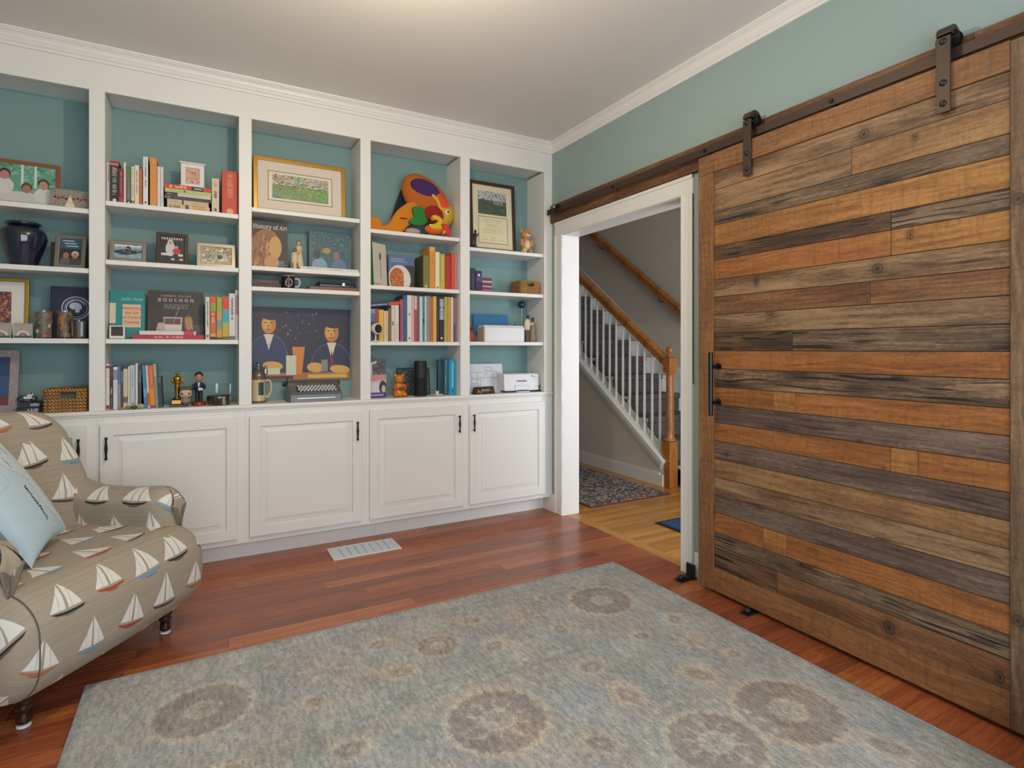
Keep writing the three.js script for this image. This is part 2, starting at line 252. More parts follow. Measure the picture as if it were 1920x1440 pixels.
// ---------- sliding barn door and its track ----------
{
  const t = thing('door_track', 'dark iron flat track bolted on a rough wooden header board above the doorway', 'track', [0, 2.135, 1.5]);
  part(t, 'header_board', planeUV(rbox(-0.026, 0, 0, 0.13, -1.488, 1.6, 0.002), 'z', 1, 0.3, 0.2), WOOD.brown);
  part(t, 'rail', rbox(-0.064, -0.057, 0.05, 0.089, -1.472, 1.6, 0.0015), M.ironBrown);
  for (const z of [-1.33, -0.72, 0.0, 0.65, 1.3]) { const s = part(t, 'spacer', cyl(0.012, 0.012, 0.032, 0, 0, 0, 16).rotateZ(Math.PI / 2).translate(-0.026, 0.07, z), M.iron); part(s, 'bolt', [cyl(0.009, 0.009, 0.007, 0, 0, 0, 6).rotateZ(Math.PI / 2).translate(-0.064, 0.07, z)], M.iron); }
  part(t, 'end_stop', [rbox(-0.075, -0.05, 0.045, 0.1, -1.356, -1.318, 0.003), ball(0.011, -0.08, 0.082, -1.337)], M.iron);
  part(t, 'stop_screw', ball(0.009, -0.092, 0.082, -1.337), M.chrome);
}
const barn = thing('barn_door', 'reclaimed wood sliding barn door of mixed orange, brown and grey planks', 'door', [0, 0.019, 1.484]);
{
  const F = -0.092, P = -0.085, B = -0.05, W = 1.345, y = (v) => v - 0.019, zz = (v) => v - 1.484;
  part(barn, 'backing', box(-0.058, B, 0.004, 2.135, 0.004, W - 0.004), M.card);
  const r = rng(5), wd = (g, ax, m, n) => part(barn, n, planeUV(g, ax, 1, r() * 4, r() * 2), m);
  wd(rbox(F, B + 0.004, 0, 2.051, 0, 0.094, 0.002), 'y', WOOD.frame, 'stile');
  wd(rbox(F, B + 0.004, 0, 2.142, 1.247, W, 0.002), 'y', WOOD.frameGrey, 'stile');
  wd(rbox(F, B + 0.004, 2.052, 2.145, 0, 1.2465, 0.002), 'z', WOOD.frame, 'rail');
  wd(rbox(F, B + 0.004, 0, 0.113, 0.0945, 1.2465, 0.002), 'z', WOOD.frame, 'rail');
  const E = [2.071, 1.984, 1.876, 1.81, 1.705, 1.638, 1.543, 1.457, 1.37, 1.281, 1.194, 1.107, 1.017, 0.93, 0.843, 0.753, 0.664, 0.576, 0.489, 0.402, 0.306, 0.228, 0.131];
  const K = [[['greybrown']], [['greybrown', 2.242], ['tan']], [['grey']], [['golden']], [['dark', 2.384], ['grey']], [['orange', 2.384], ['golden']], [['greybrown']], [['brown', 2.31], ['brown']], [['greybrown']], [['dark', 1.994], ['grey']], [['orange']], [['mottled']], [['orange', 1.905], ['golden', 2.006], ['orange']], [['slate']], [['orange', 2.381], ['golden', 2.472], ['orange']], [['slate']], [['tan']], [['greybrown']], [['slate']], [['orange', 1.85], ['golden', 1.967], ['orange']], [['grey']], [['dark', 1.92], ['brown']]];
  K.forEach((segs, i) => {
    let z0 = 1.5785; segs.forEach(([k, z1 = 2.7305]) => {
      const dx = (r() - 0.5) * 0.0022; wd(rbox(P + dx, -0.056, y(E[i + 1]) + 0.0008, y(E[i]) - 0.0008, zz(z0) + 0.0006, zz(z1) - 0.0006, 0.0016), 'z', WOOD[k], 'plank'); z0 = z1;
    });
  });
  for (const z of [1.78, 2.556]) {   // roller hangers
    const zc = zz(z), st = part(barn, 'hanger_strap', [rbox(-0.104, -0.097, y(2.0), y(2.256), zc - 0.021, zc + 0.021, 0.0015), new THREE.CylinderGeometry(0.036, 0.036, 0.042, 20, 1, false, Math.PI, Math.PI).rotateX(Math.PI / 2).rotateZ(-Math.PI / 2).translate(-0.068, y(2.262), zc), rbox(-0.039, -0.032, y(2.2), y(2.256), zc - 0.021, zc + 0.021, 0.0015)], M.ironBrown);
    part(st, 'roller', [cyl(0.03, 0.03, 0.02, 0, 0, 0, 28).rotateZ(Math.PI / 2).translate(-0.05, y(2.253), zc), cyl(0.036, 0.036, 0.004, 0, 0, 0, 28).rotateZ(Math.PI / 2).translate(-0.048, y(2.253), zc), cyl(0.036, 0.036, 0.004, 0, 0, 0, 28).rotateZ(Math.PI / 2).translate(-0.07, y(2.253), zc)], M.iron);
    for (const v of [2.03, 2.1, 2.24]) part(st, 'bolt', [ball(0.0115, -0.104, y(v), zc, 0.6, 1, 1, 12), cyl(0.006, 0.006, v > 2.2 ? 0.05 : 0.012, 0, 0, 0, 8).rotateZ(Math.PI / 2).translate(-0.05, y(v), zc).translate(v > 2.2 ? 0 : -0.042, 0, 0)], M.black);
  }
  const h = part(barn, 'handle', lathe([[0.0001, -0.153], [0.011, -0.1525], [0.0115, -0.15], [0.0115, 0.15], [0.011, 0.1525], [0.0001, 0.153]], 18).translate(-0.14, y(1.034), zz(1.604)), M.blackGloss);
  for (const v of [1.118, 0.944]) part(h, 'standoff', [cyl(0.008, 0.008, 0.045, 0, 0, 0, 12).rotateZ(Math.PI / 2).translate(-0.092, y(v), zz(1.606)), cyl(0.017, 0.015, 0.01, 0, 0, 0, 20).rotateZ(Math.PI / 2).translate(-0.085, y(v), zz(1.606))], M.blackGloss);
}
{
  const g = thing('floor_guide', 'black metal roller guide screwed to floor at the casing foot', 'guide', [-0.075, 0, 1.385]);
  part(g, 'base_plate', rbox(-0.062, 0.05, 0, 0.006, -0.028, 0.028, 0.002), M.black);
  part(g, 'bracket', [rbox(0.028, 0.04, 0.004, 0.075, -0.026, 0.03, 0.003), rbox(-0.02, 0.035, 0.004, 0.02, -0.02, 0.02, 0.003)], M.black);
  part(g, 'roller', lathe([[0.004, 0.006], [0.016, 0.007], [0.016, 0.022], [0.011, 0.028], [0.004, 0.029]], 18).translate(-0.038, 0, 0), M.black);
  const g2 = thing('floor_guide', 'small black roller guide peeping from under the barn door', 'guide', [-0.118, 0, 1.797]);
  part(g2, 'base_plate', rbox(-0.028, 0.06, 0, 0.005, -0.022, 0.022, 0.002), M.black);
  part(g2, 'roller', lathe([[0.004, 0.005], [0.017, 0.006], [0.017, 0.02], [0.012, 0.027], [0.004, 0.028]], 18).translate(-0.004, 0, 0), M.black);
}

// ---------- hall and stairs beyond the doorway ----------
{
  const slope = 0.6946, capY = (z) => 0.19 + (-0.13 - z) * slope;
  struct('wall_hall_far', box(2.2, 2.32, 0, 3.4, -4.7, 2.7), M.beige);
  struct('wall_hall_back', box(0, 2.32, 0, 3.4, -4.82, -4.7), M.beige);
  struct('wall_hall_front', [box(0.12, 2.32, 2.3, 3.4, 2.6, 2.72), box(0.12, 0.2, 0, 2.3, 2.6, 2.72), box(1.4, 2.32, 0, 2.3, 2.6, 2.72)], M.beige);
  struct('wall_hall_near', [box(0, 0.12, 0, 3.4, -4.7, -0.4), box(0.0, 0.12, H, 3.4, -0.4, 2.7)], M.beige);
  struct('ceiling_hall', box(0, 2.32, 3.4, 3.5, -4.82, 2.72), M.ceiling);
  const d = struct('door_2', [box(0.2, 0.28, 0, 2.3, 2.6, 2.68), box(1.32, 1.4, 0, 2.3, 2.6, 2.68), box(0.2, 1.4, 2.22, 2.3, 2.6, 2.68), box(0.2, 1.4, 0, 0.25, 2.6, 2.68), box(0.77, 0.83, 0.25, 2.22, 2.6, 2.68)], M.white);
  part(d, 'pane', box(0.28, 1.32, 0.25, 2.22, 2.63, 2.635), M.glass);
  // knee wall under the stringer
  const kn = new THREE.Shape([[0.13, 0], [0.13, capY(-0.13)], [4.7, capY(-4.7)], [4.7, 0]].map(([a, b]) => new THREE.Vector2(a, b)));
    const st = thing('staircase', 'carpeted staircase with oak handrail and white balusters beyond the doorway', 'staircase', [1.8, 0, 0]);
  part(st, 'knee_wall', new THREE.ExtrudeGeometry(kn, { depth: 0.1, bevelEnabled: false }).rotateY(Math.PI / 2).translate(1.245 - 1.8, 0, 0), M.beige);
  const carpet = new THREE.MeshPhysicalMaterial({ map: texture(256, 256, (u, v, x, y) => { const k = 0.75 + 0.5 * (hash2(x, y, 8) * 0.6 + vnoise(u * 30, v * 30, 30, 30, 4) * 0.4); return [92 * k, 88 * k, 86 * k]; }), roughness: 0.98 });
  carpet.map.repeat.set(3, 3);
  const rise = 0.186, run = 0.252;
  for (let n = 1; n <= 14; n++) {
    const z = 0.03 - run * (n - 1), y = rise * n;
    const rs = part(st, 'riser', box(-0.44, 0.38, y - rise, y - 0.02, z - 0.018, z), M.trimHall);
    part(st, 'tread', rbox(-0.44, 0.38, y - 0.034, y - 0.003, z - run - 0.01, z + 0.018, 0.008), M.trimHall);
    part(st, 'runner', [rbox(-0.43, 0.235, y - 0.048, y + 0.009, z - run - 0.006, z + 0.03, 0.012, 2), rbox(-0.43, 0.235, y - rise + 0.005, y - 0.04, z - 0.01, z + 0.009, 0.003)].map((g) => planeUV(g, 'x')), carpet);
  }
  const sk = new THREE.Shape([[-0.06, 0], [-0.06, 0.3], [3.6, 0.3 + 3.66 * (rise / run)], [3.6, 3.66 * (rise / run) - 0.3], [0.4, 0]].map(([a, b]) => new THREE.Vector2(a, b)));
  part(st, 'wall_skirt', new THREE.ExtrudeGeometry(sk, { depth: 0.02, bevelEnabled: false }).rotateY(Math.PI / 2).translate(0.379, 0, 0), M.trimHall);
  // stringer cap on the knee wall
  const L = 4.3, ang = Math.atan(slope), run3 = (x0, x1, y0, y1, r) => rbox(x0, x1, y0, y1, -L, 0, r, 2).rotateX(-0).applyMatrix4(new THREE.Matrix4().makeRotationX(ang)).translate(0, capY(-0.13), -0.13);
  part(st, 'stringer_cap', [run3(-0.59, -0.43, 0.0, 0.045, 0.006), run3(-0.578, -0.45, -0.03, 0.01, 0.004), run3(-0.566, -0.44, -0.05, 0, 0.003)], M.trimHall);
  part(st, 'baseboard', [rbox(-0.568, -0.55, 0, 0.1, -4.6, -0.13, 0.002), rbox(-0.566, -0.55, 0.095, 0.118, -4.6, -0.17, 0.005, 2)], M.trimHall);
  // balustrade
  const bal = st, BX = 1.294 - 1.8, BZ = -0.104;
  const oakP = woodMat([0xc78540, 0xa8672a, 0x7a461a], 411, { weather: 0, mottle: 0.25, lines: 18, knots: 0, grit: 0.3, rough: 0.4, clear: 0.4, coatRough: 0.25, bump: 0.0002 });
  const nw = part(bal, 'newel_post', mergeGeometries([planeUV(rbox(-0.048, 0.048, 0, 0.4, -0.048, 0.048, 0.004), 'y'), lathe([[0.001, 0.4], [0.055, 0.4], [0.055, 0.41], [0.046, 0.425], [0.038, 0.44], [0.036, 0.5], [0.033, 0.8], [0.031, 0.93], [0.036, 0.945], [0.031, 0.955], [0.031, 0.985], [0.042, 0.995], [0.044, 1.006], [0.001, 1.01]], 24), planeUV(rbox(-0.044, 0.044, 1.004, 1.128, -0.044, 0.044, 0.006), 'y'), lathe([[0.001, 1.126], [0.036, 1.13], [0.032, 1.14], [0.018, 1.147], [0.015, 1.158], [0.022, 1.166], [0.031, 1.18], [0.033, 1.196], [0.028, 1.214], [0.015, 1.226], [0.001, 1.229]], 24)].map(clean)).translate(BX, 0, BZ), oakP);
  const hr = [[-0.022, -0.05], [0.022, -0.05], [0.024, -0.03], [0.018, -0.022], [0.032, -0.005], [0.032, 0.014], [0.02, 0.03], [0, 0.034], [-0.02, 0.03], [-0.032, 0.014], [-0.032, -0.005], [-0.018, -0.022], [-0.024, -0.03]];
  const rail = (len, a) => new THREE.ExtrudeGeometry(new THREE.Shape(hr.map(([x, y]) => new THREE.Vector2(x, y))), { depth: len, bevelEnabled: false }).rotateY(Math.PI).applyMatrix4(new THREE.Matrix4().makeRotationX(a));
  part(bal, 'handrail', rail(4.2, Math.atan(0.694)).translate(BX, 1.095, -0.02 + BZ), oakP);
  const prof = (h) => lathe([[0.001, 0], [0.017, 0], [0.017, 0.07], [0.012, 0.08], [0.017, 0.09], [0.012, 0.1], [0.0125, 0.16], [0.015, 0.22], [0.011, h - 0.1], [0.009, h], [0.001, h]], 10);
  for (let i = 0; i < 34; i++) { const z = -0.12 - i * 0.1005, zw = z - 0.104, y0 = capY(zw) + 0.03, y1 = 1.095 + (-0.02 - z) * 0.694 - 0.05; part(bal, 'baluster', prof(y1 - y0 + 0.02).translate(BX, y0, z + BZ), M.trimHall); }
  const wr = thing('wall_handrail', 'plain wooden handrail fixed on the far beige stair wall', 'handrail', [2.1, 0, -0.6]);
  part(wr, 'rail', rail(3.4, Math.atan(0.714)).translate(0, 1.47, 0.05), oakP);
  for (const z of [-0.5, -1.55, -2.6]) part(wr, 'bracket', tube([[0.1, 1.47 - 0.13 + (0.05 - z) * 0.714, z], [0.04, 1.47 - 0.13 + (0.05 - z) * 0.714, z], [0, 1.47 - 0.06 + (0.05 - z) * 0.714, z]], 0.007, 10, 8), mat('#8a6b3c', 0.35, { metalness: 0.8 }));
}
{ // hall rug and door mat
  const r = thing('hall_rug', 'muted red and grey patterned runner rug on the oak hall floor', 'rug', [0.7, 0, -0.75]);
  const tx = texture(512, 768, (u, v, x, y) => { const n = vnoise(u * 24, v * 36, 24, 36, 31), m = vnoise(u * 60, v * 90, 60, 90, 32), e = Math.min(u, 1 - u, (v) * 1.5, (1 - v) * 1.5); let c = n > 0.58 ? [120, 92, 84] : n > 0.44 ? [128, 120, 112] : [82, 82, 86]; if (m > 0.66) c = [168, 156, 142]; if (m < 0.28) c = [62, 60, 64]; if (e < 0.012) c = [112, 48, 40]; const k = 0.85 + 0.3 * hash2(x, y, 33); return c.map((q) => q * k); }, { repeat: false });
  const g = rbox(-0.41, 0.41, 0.0008, 0.009, -0.845, 0.845, 0.003); const p = g.attributes.position, uv = g.attributes.uv; for (let i = 0; i < p.count; i++) uv.setXY(i, (p.getX(i) + 0.41) / 0.82, (p.getZ(i) + 0.845) / 1.69);
  part(r, 'pile', g, new THREE.MeshPhysicalMaterial({ map: tx, roughness: 1 }));
  const m = thing('door_mat', 'dark blue door mat with black edge on the oak hall floor', 'mat', [0.81, 0, 1.05]);
  part(m, 'edging', rbox(-0.36, 0.36, 0.0006, 0.006, -0.45, 0.45, 0.002), M.black); part(m, 'pile', rbox(-0.335, 0.335, 0.004, 0.01, -0.425, 0.425, 0.003), mat('#27416b', 1));
}
// floor register
{
  const v = thing('floor_register', 'white slotted metal floor vent set beside the base cabinets', 'vent', [-1.432, 0, 0.131]);
  part(v, 'frame', [rbox(-0.2, 0.2, 0.0006, 0.007, -0.104, -0.084, 0.002), rbox(-0.2, 0.2, 0.0006, 0.007, 0.084, 0.104, 0.002), rbox(-0.2, -0.178, 0.0006, 0.007, -0.09, 0.09, 0.002), rbox(0.178, 0.2, 0.0006, 0.007, -0.09, 0.09, 0.002)], mat('#dcdedd', 0.4));
  part(v, 'damper', box(-0.18, 0.18, 0.0004, 0.0012, -0.086, 0.086), mat('#a9b9cc', 0.5));
  for (let i = 0; i < 8; i++) part(v, 'slat', rbox(-0.178 + i * 0.0448, -0.1368 + i * 0.0448, 0.0012, 0.0056, -0.086, 0.086, 0.001), mat('#cfdae6', 0.4));
}
// ceiling lamp, just above the frame
{
  const l = thing('ceiling_lamp', 'ceiling lamp with a bare glowing bulb on a short stem', 'lamp', [-1.75, 2.44, 1.78]);
  part(l, 'canopy', lathe([[0.001, 0.26], [0.06, 0.262], [0.065, 0.28], [0.065, 0.2895]], 28), M.iron); part(l, 'stem', cyl(0.008, 0.008, 0.2, 0, 0.07, 0, 12), M.iron); part(l, 'socket', cyl(0.02, 0.022, 0.045, 0, 0.035, 0, 18), M.iron);
  part(l, 'bulb', ball(0.038, 0, 0, 0), new THREE.MeshStandardMaterial({ color: 0xfff2dd, emissive: new THREE.Color(1, 0.87, 0.7), emissiveIntensity: 6 }));
  const p = new THREE.PointLight(new THREE.Color(1, 0.8, 0.56), 3.3); p.castShadow = true; p.shadow.radius = 1.8; p.position.set(0, 0, 0); p.name = 'bulb_light'; l.add(p);
}
// ---------- area rug ----------
{
  const W = 2.384, L = 3.05, D = 500, w = Math.round(W * D), h = Math.round(L * D);
  const c = document.createElement('canvas'); c.width = w; c.height = h; const g = c.getContext('2d'), r = rng(17);
  const BASE = '#a9a8a5', LINE = '#919593', CREAM = '#bbb1a4', MAUVE = '#9b918a', TAUPE = '#a89f95', BLUE = '#989fa3', PALE = '#b8b7b0', OLIVE = '#a4a398';
  g.fillStyle = BASE; g.fillRect(0, 0, w, h);
  for (let i = 0; i < 260; i++) { g.globalAlpha = 0.10 + r() * 0.12; g.fillStyle = [BLUE, TAUPE, OLIVE, PALE, '#9aa19f'][Math.floor(r() * 5)]; g.beginPath(); g.ellipse(r() * w, r() * h, 30 + r() * 130, 12 + r() * 40, 0, 0, 7); g.fill(); }
  g.globalAlpha = 1; const px = (m) => m * D;
  const band = (o, wd, col, a = 1) => { g.globalAlpha = a; g.strokeStyle = col; g.lineWidth = wd; g.strokeRect(px(o), px(o), w - 2 * px(o), h - 2 * px(o)); g.globalAlpha = 1; };
  band(0.012, 12, '#8f999b', 0.6); band(0.095, 3, LINE, 0.6); band(0.125, 2, CREAM, 0.35); band(0.596, 4, LINE, 0.6); band(0.635, 30, '#9ba19b', 0.7); band(0.668, 4, LINE, 0.65); band(0.58, 2, CREAM, 0.3);
  const scallop = (x, y, rx, ry, n, amp, fill, stroke, lw = 3, a = 1) => { g.globalAlpha = a; g.beginPath(); for (let i = 0; i <= 120; i++) { const t = i / 120 * Math.PI * 2, k = 1 + amp * Math.abs(Math.sin(t * n / 2)) + (r() - 0.5) * 0.03; const X = x + Math.cos(t) * rx * k, Y = y + Math.sin(t) * ry * k; i ? g.lineTo(X, Y) : g.moveTo(X, Y); } g.closePath(); if (fill) { g.fillStyle = fill; g.fill(); } if (stroke) { g.strokeStyle = stroke; g.lineWidth = lw; g.stroke(); } g.globalAlpha = 1; };
  const petals = (x, y, R0, R1, n, col, lw, a0 = 0) => { g.strokeStyle = col; g.lineWidth = lw; g.lineCap = 'round'; for (let i = 0; i < n; i++) { const t = a0 + i / n * Math.PI * 2; g.beginPath(); g.moveTo(x + Math.cos(t) * R0, y + Math.sin(t) * R0); g.lineTo(x + Math.cos(t) * R1, y + Math.sin(t) * R1); g.stroke(); } };
  const rosette = (xm, zm, R, big) => { const x = px(xm), y = px(zm), q = px(R);
    scallop(x, y, q * 1.22, q * 1.18, 26, 0.05, null, OLIVE, 3, 0.7); scallop(x, y, q * 1.05, q, 20, 0.07, CREAM, null); scallop(x, y, q * 0.9, q * 0.86, 20, 0.08, MAUVE, null); scallop(x, y, q * 0.6, q * 0.58, 10, 0.1, '#9b9189', OLIVE, 2, 0.9);
    if (big) { petals(x, y, q * 0.42, q * 0.62, 10, CREAM, 5); for (let i = 0; i < 24; i++) { const t = i / 24 * Math.PI * 2; g.fillStyle = i % 2 ? PALE : CREAM; g.beginPath(); g.ellipse(x + Math.cos(t) * q * 1.4, y + Math.sin(t) * q * 1.36, 8, 4.5, t + 1.57, 0, 7); g.fill(); } }
    scallop(x, y, q * 0.34, q * 0.32, 12, 0.12, CREAM, null); scallop(x, y, q * 0.24, q * 0.22, 8, 0.1, OLIVE, null, 0, 0.8); petals(x, y, q * 0.06, q * 0.2, 6, CREAM, 4); g.fillStyle = MAUVE; g.beginPath(); g.arc(x, y, q * 0.07, 0, 7); g.fill(); };
  const palmette = (xm, zm, R, ang) => { g.save(); g.translate(px(xm), px(zm)); g.rotate(ang); const q = px(R);
    g.globalAlpha = 0.5; g.strokeStyle = OLIVE; g.lineWidth = 3; g.beginPath(); g.ellipse(0, 0, q * 1.35, q * 1.1, 0, 0, 7); g.stroke(); g.globalAlpha = 1;
    g.fillStyle = CREAM; g.beginPath(); for (let i = 0; i <= 22; i++) { const t = -2.5 + i / 22 * 5, k = i % 2 ? 0.72 : 1.12; const X = Math.cos(t) * q * k, Y = Math.sin(t) * q * 0.8 * k; i ? g.lineTo(X, Y) : g.moveTo(X, Y); } g.closePath(); g.fill();
    g.fillStyle = TAUPE; g.beginPath(); g.ellipse(q * 0.08, 0, q * 0.56, q * 0.4, 0, 0, 7); g.fill(); g.strokeStyle = MAUVE; g.lineWidth = 4; g.beginPath(); g.ellipse(q * 0.08, 0, q * 0.34, q * 0.22, 0, 0, 7); g.stroke(); g.fillStyle = CREAM; g.beginPath(); g.ellipse(q * 0.1, 0, q * 0.16, q * 0.1, 0, 0, 7); g.fill(); g.restore(); };
  const star = (xm, zm, R) => { const x = px(xm), y = px(zm), q = px(R); g.globalAlpha = 0.55; g.fillStyle = TAUPE; g.beginPath(); g.ellipse(x, y, q * 1.25, q * 1.1, 0, 0, 7); g.fill(); g.globalAlpha = 1; petals(x, y, q * 0.4, q, 6, CREAM, 9, 0.3); g.fillStyle = OLIVE; g.beginPath(); g.arc(x, y, q * 0.16, 0, 7); g.fill(); };
  const curl = (xm, zm, R, a, col = CREAM, lw = 6) => { g.strokeStyle = col; g.lineWidth = lw; g.lineCap = 'round'; g.beginPath(); for (let i = 0; i <= 20; i++) { const t = a + i / 20 * 3.1, k = px(R) * (0.5 + i / 28); const X = px(xm) + Math.cos(t) * k, Y = px(zm) + Math.sin(t) * k * 0.7; i ? g.lineTo(X, Y) : g.moveTo(X, Y); } g.stroke(); };
  const vine = (pts, col = OLIVE, lw = 4, a = 0.55) => { g.globalAlpha = a; g.strokeStyle = col; g.lineWidth = lw; g.beginPath(); pts.forEach(([X, Y], i) => { i ? g.quadraticCurveTo(px((X + pts[i - 1][0]) / 2 + 0.05), px((Y + pts[i - 1][1]) / 2), px(X), px(Y)) : g.moveTo(px(X), px(Y)); }); g.stroke(); g.globalAlpha = 1; };
  const C = W / 2;
  const both = (dx, z, f) => { f(C + dx, z, 1); if (Math.abs(dx) > 1e-6) f(C - dx, z, -1); };
  for (let k = 0; k < 60; k++) { const x = 0.1 + r() * (W - 0.2), z = 0.1 + r() * (L - 0.2); vine([[x, z], [x + (r() - 0.5) * 0.25, z + (r() - 0.5) * 0.25], [x + (r() - 0.5) * 0.4, z + (r() - 0.5) * 0.4]], r() < 0.5 ? OLIVE : CREAM, 2 + r() * 2, 0.4); }
  // border
  for (const end of [0, 1]) { const Z = (z) => end ? L - z : z;
    both(0.826, Z(0.356), (x, z) => rosette(x, z, 0.15)); rosette(C, Z(0.36), 0.085);
    both(0.43, Z(0.32), (x, z) => star(x, z, 0.09)); both(0.2, Z(0.235), (x, z, s) => palmette(x, z, 0.07, s > 0 ? 0.4 : 2.7)); both(0.2, Z(0.47), (x, z, s) => palmette(x, z, 0.075, s > 0 ? 2.8 : 0.3)); both(0.63, Z(0.47), (x, z, s) => curl(x, z, 0.05, s * 0.7)); both(0.6, Z(0.2), (x, z) => palmette(x, z, 0.05, 1.6)); both(0.5, Z(0.49), (x, z) => palmette(x, z, 0.06, 1.2)); both(0.33, Z(0.5), (x, z, s) => curl(x, z, 0.045, s)); both(0.1, Z(0.21), (x, z, s) => curl(x, z, 0.04, s * 2)); both(0.32, Z(0.2), (x, z, s) => curl(x, z, 0.04, -s)); }
  both(0.86, 1.3, (x, z) => rosette(x, z, 0.175)); both(0.86, 2.2, (x, z) => rosette(x, z, 0.15));
  both(0.995, 0.66, (x, z, s) => palmette(x, z, 0.075, s > 0 ? 2.4 : 0.7)); both(0.76, 0.7, (x, z, s) => palmette(x, z, 0.06, 0.2)); both(0.9, 0.83, (x, z) => star(x, z, 0.07)); both(0.757, 1.01, (x, z, s) => palmette(x, z, 0.085, s > 0 ? 1.0 : 2.1)); both(0.98, 0.98, (x, z, s) => palmette(x, z, 0.06, 0)); both(0.96, 1.55, (x, z, s) => palmette(x, z, 0.09, s > 0 ? 1.2 : 1.9)); both(0.75, 1.62, (x, z, s) => curl(x, z, 0.06, s)); both(0.86, 1.85, (x, z) => star(x, z, 0.08)); both(0.72, 1.5, (x, z) => curl(x, z, 0.05, 1));
  // field
  rosette(C, 0.875, 0.165, true); rosette(C, 2.15, 0.165, true); both(0.53, 1.29, (x, z) => rosette(x, z, 0.15, true)); both(0.53, 1.95, (x, z) => rosette(x, z, 0.14, true)); rosette(C, 1.52, 0.13);
  both(0.44, 0.78, (x, z, s) => palmette(x, z, 0.085, s > 0 ? 0.1 : 3.0)); both(0.45, 0.97, (x, z, s) => palmette(x, z, 0.085, 1.5)); both(0.22, 1.12, (x, z, s) => palmette(x, z, 0.08, s > 0 ? 0.8 : 2.3)); both(0.28, 0.73, (x, z, s) => curl(x, z, 0.05, s * 1.2)); both(0.26, 1.0, (x, z, s) => curl(x, z, 0.05, s * 2.2)); both(0.3, 1.5, (x, z, s) => palmette(x, z, 0.09, s > 0 ? 0.4 : 2.7)); both(0.3, 1.75, (x, z) => star(x, z, 0.07));
  for (let k = 0; k < 40; k++) { const x = 0.69 + r() * (W - 1.38), z = 0.7 + r() * (L - 1.4); curl(x, z, 0.02 + r() * 0.03, r() * 6, r() < 0.5 ? OLIVE : '#b3ab98', 3); }
  g.fillStyle = '#bab8b0'; for (let k = 0; k < 90; k++) { const t = r() * 4, s = r(), o = 0.632 + (r() - 0.5) * 0.03; const x = t < 1 ? o + s * (W - 2 * o) : t < 2 ? W - o : t < 3 ? o + s * (W - 2 * o) : o, z = t < 1 ? o : t < 2 ? o + s * (L - 2 * o) : t < 3 ? L - o : o + s * (L - 2 * o); g.globalAlpha = 0.75; g.beginPath(); g.ellipse(px(x), px(z), 6 + r() * 5, 4 + r() * 2, r() * 3, 0, 7); g.fill(); } g.globalAlpha = 1;
  const im = g.getImageData(0, 0, w, h), d = im.data, src = Uint8ClampedArray.from(d);
  for (let y = 0; y < h; y++) for (let x = 0; x < w; x++) { const k = (y * w + x) * 4, sx = Math.max(0, Math.min(w - 1, x + Math.round((hash2(x, y >> 1, 41) - 0.5) * 7))), sy = Math.max(0, Math.min(h - 1, y + Math.round((hash2(x >> 1, y, 42) - 0.5) * 7))), e = (sy * w + sx) * 4, n = 1 + (hash2(x >> 1, y >> 1, 5) - 0.5) * 0.17 + (vnoise(x / 4, y / 11, 4096, 4096, 6) - 0.5) * 0.2 + (vnoise(x / 40, y / 60, 4096, 4096, 9) - 0.5) * 0.1, b = (vnoise(x / 90, y / 70, 4096, 4096, 7) - 0.5) * 9; d[k] = Math.min(255, src[e] * n - b); d[k + 1] = Math.min(255, src[e + 1] * n); d[k + 2] = Math.min(255, src[e + 2] * n + b); }
  g.putImageData(im, 0, 0);
  const t = new THREE.CanvasTexture(c); t.colorSpace = THREE.SRGBColorSpace; t.magFilter = THREE.LinearFilter;
  const bt = texture(512, 512, (u, v, x, y) => { const k = hash2(x, y, 14) * 140 + vnoise(u * 90, v * 50, 90, 50, 15) * 115; return [k, k, k]; }, { srgb: false }); bt.repeat.set(6, 7.6);
  const geo = new RoundedBoxGeometry(W, 0.0115, L, 2, 0.005); const p = geo.attributes.position, uv = geo.attributes.uv; for (let i = 0; i < p.count; i++) uv.setXY(i, p.getX(i) / W + 0.5, 0.5 - p.getZ(i) / L);
  const rug = thing('area_rug', 'large pale grey-blue floral wool rug covering the cherry floor', 'rug', [-1.458, 0.0006, 1.03 + L / 2]);
  part(rug, 'pile', geo.translate(0, 0.00575, 0), new THREE.MeshPhysicalMaterial({ map: t, bumpMap: bt, bumpScale: 0.0025, roughness: 1, sheen: 0.2, sheenColor: new THREE.Color(0.6, 0.6, 0.6), sheenRoughness: 0.6 }));
}

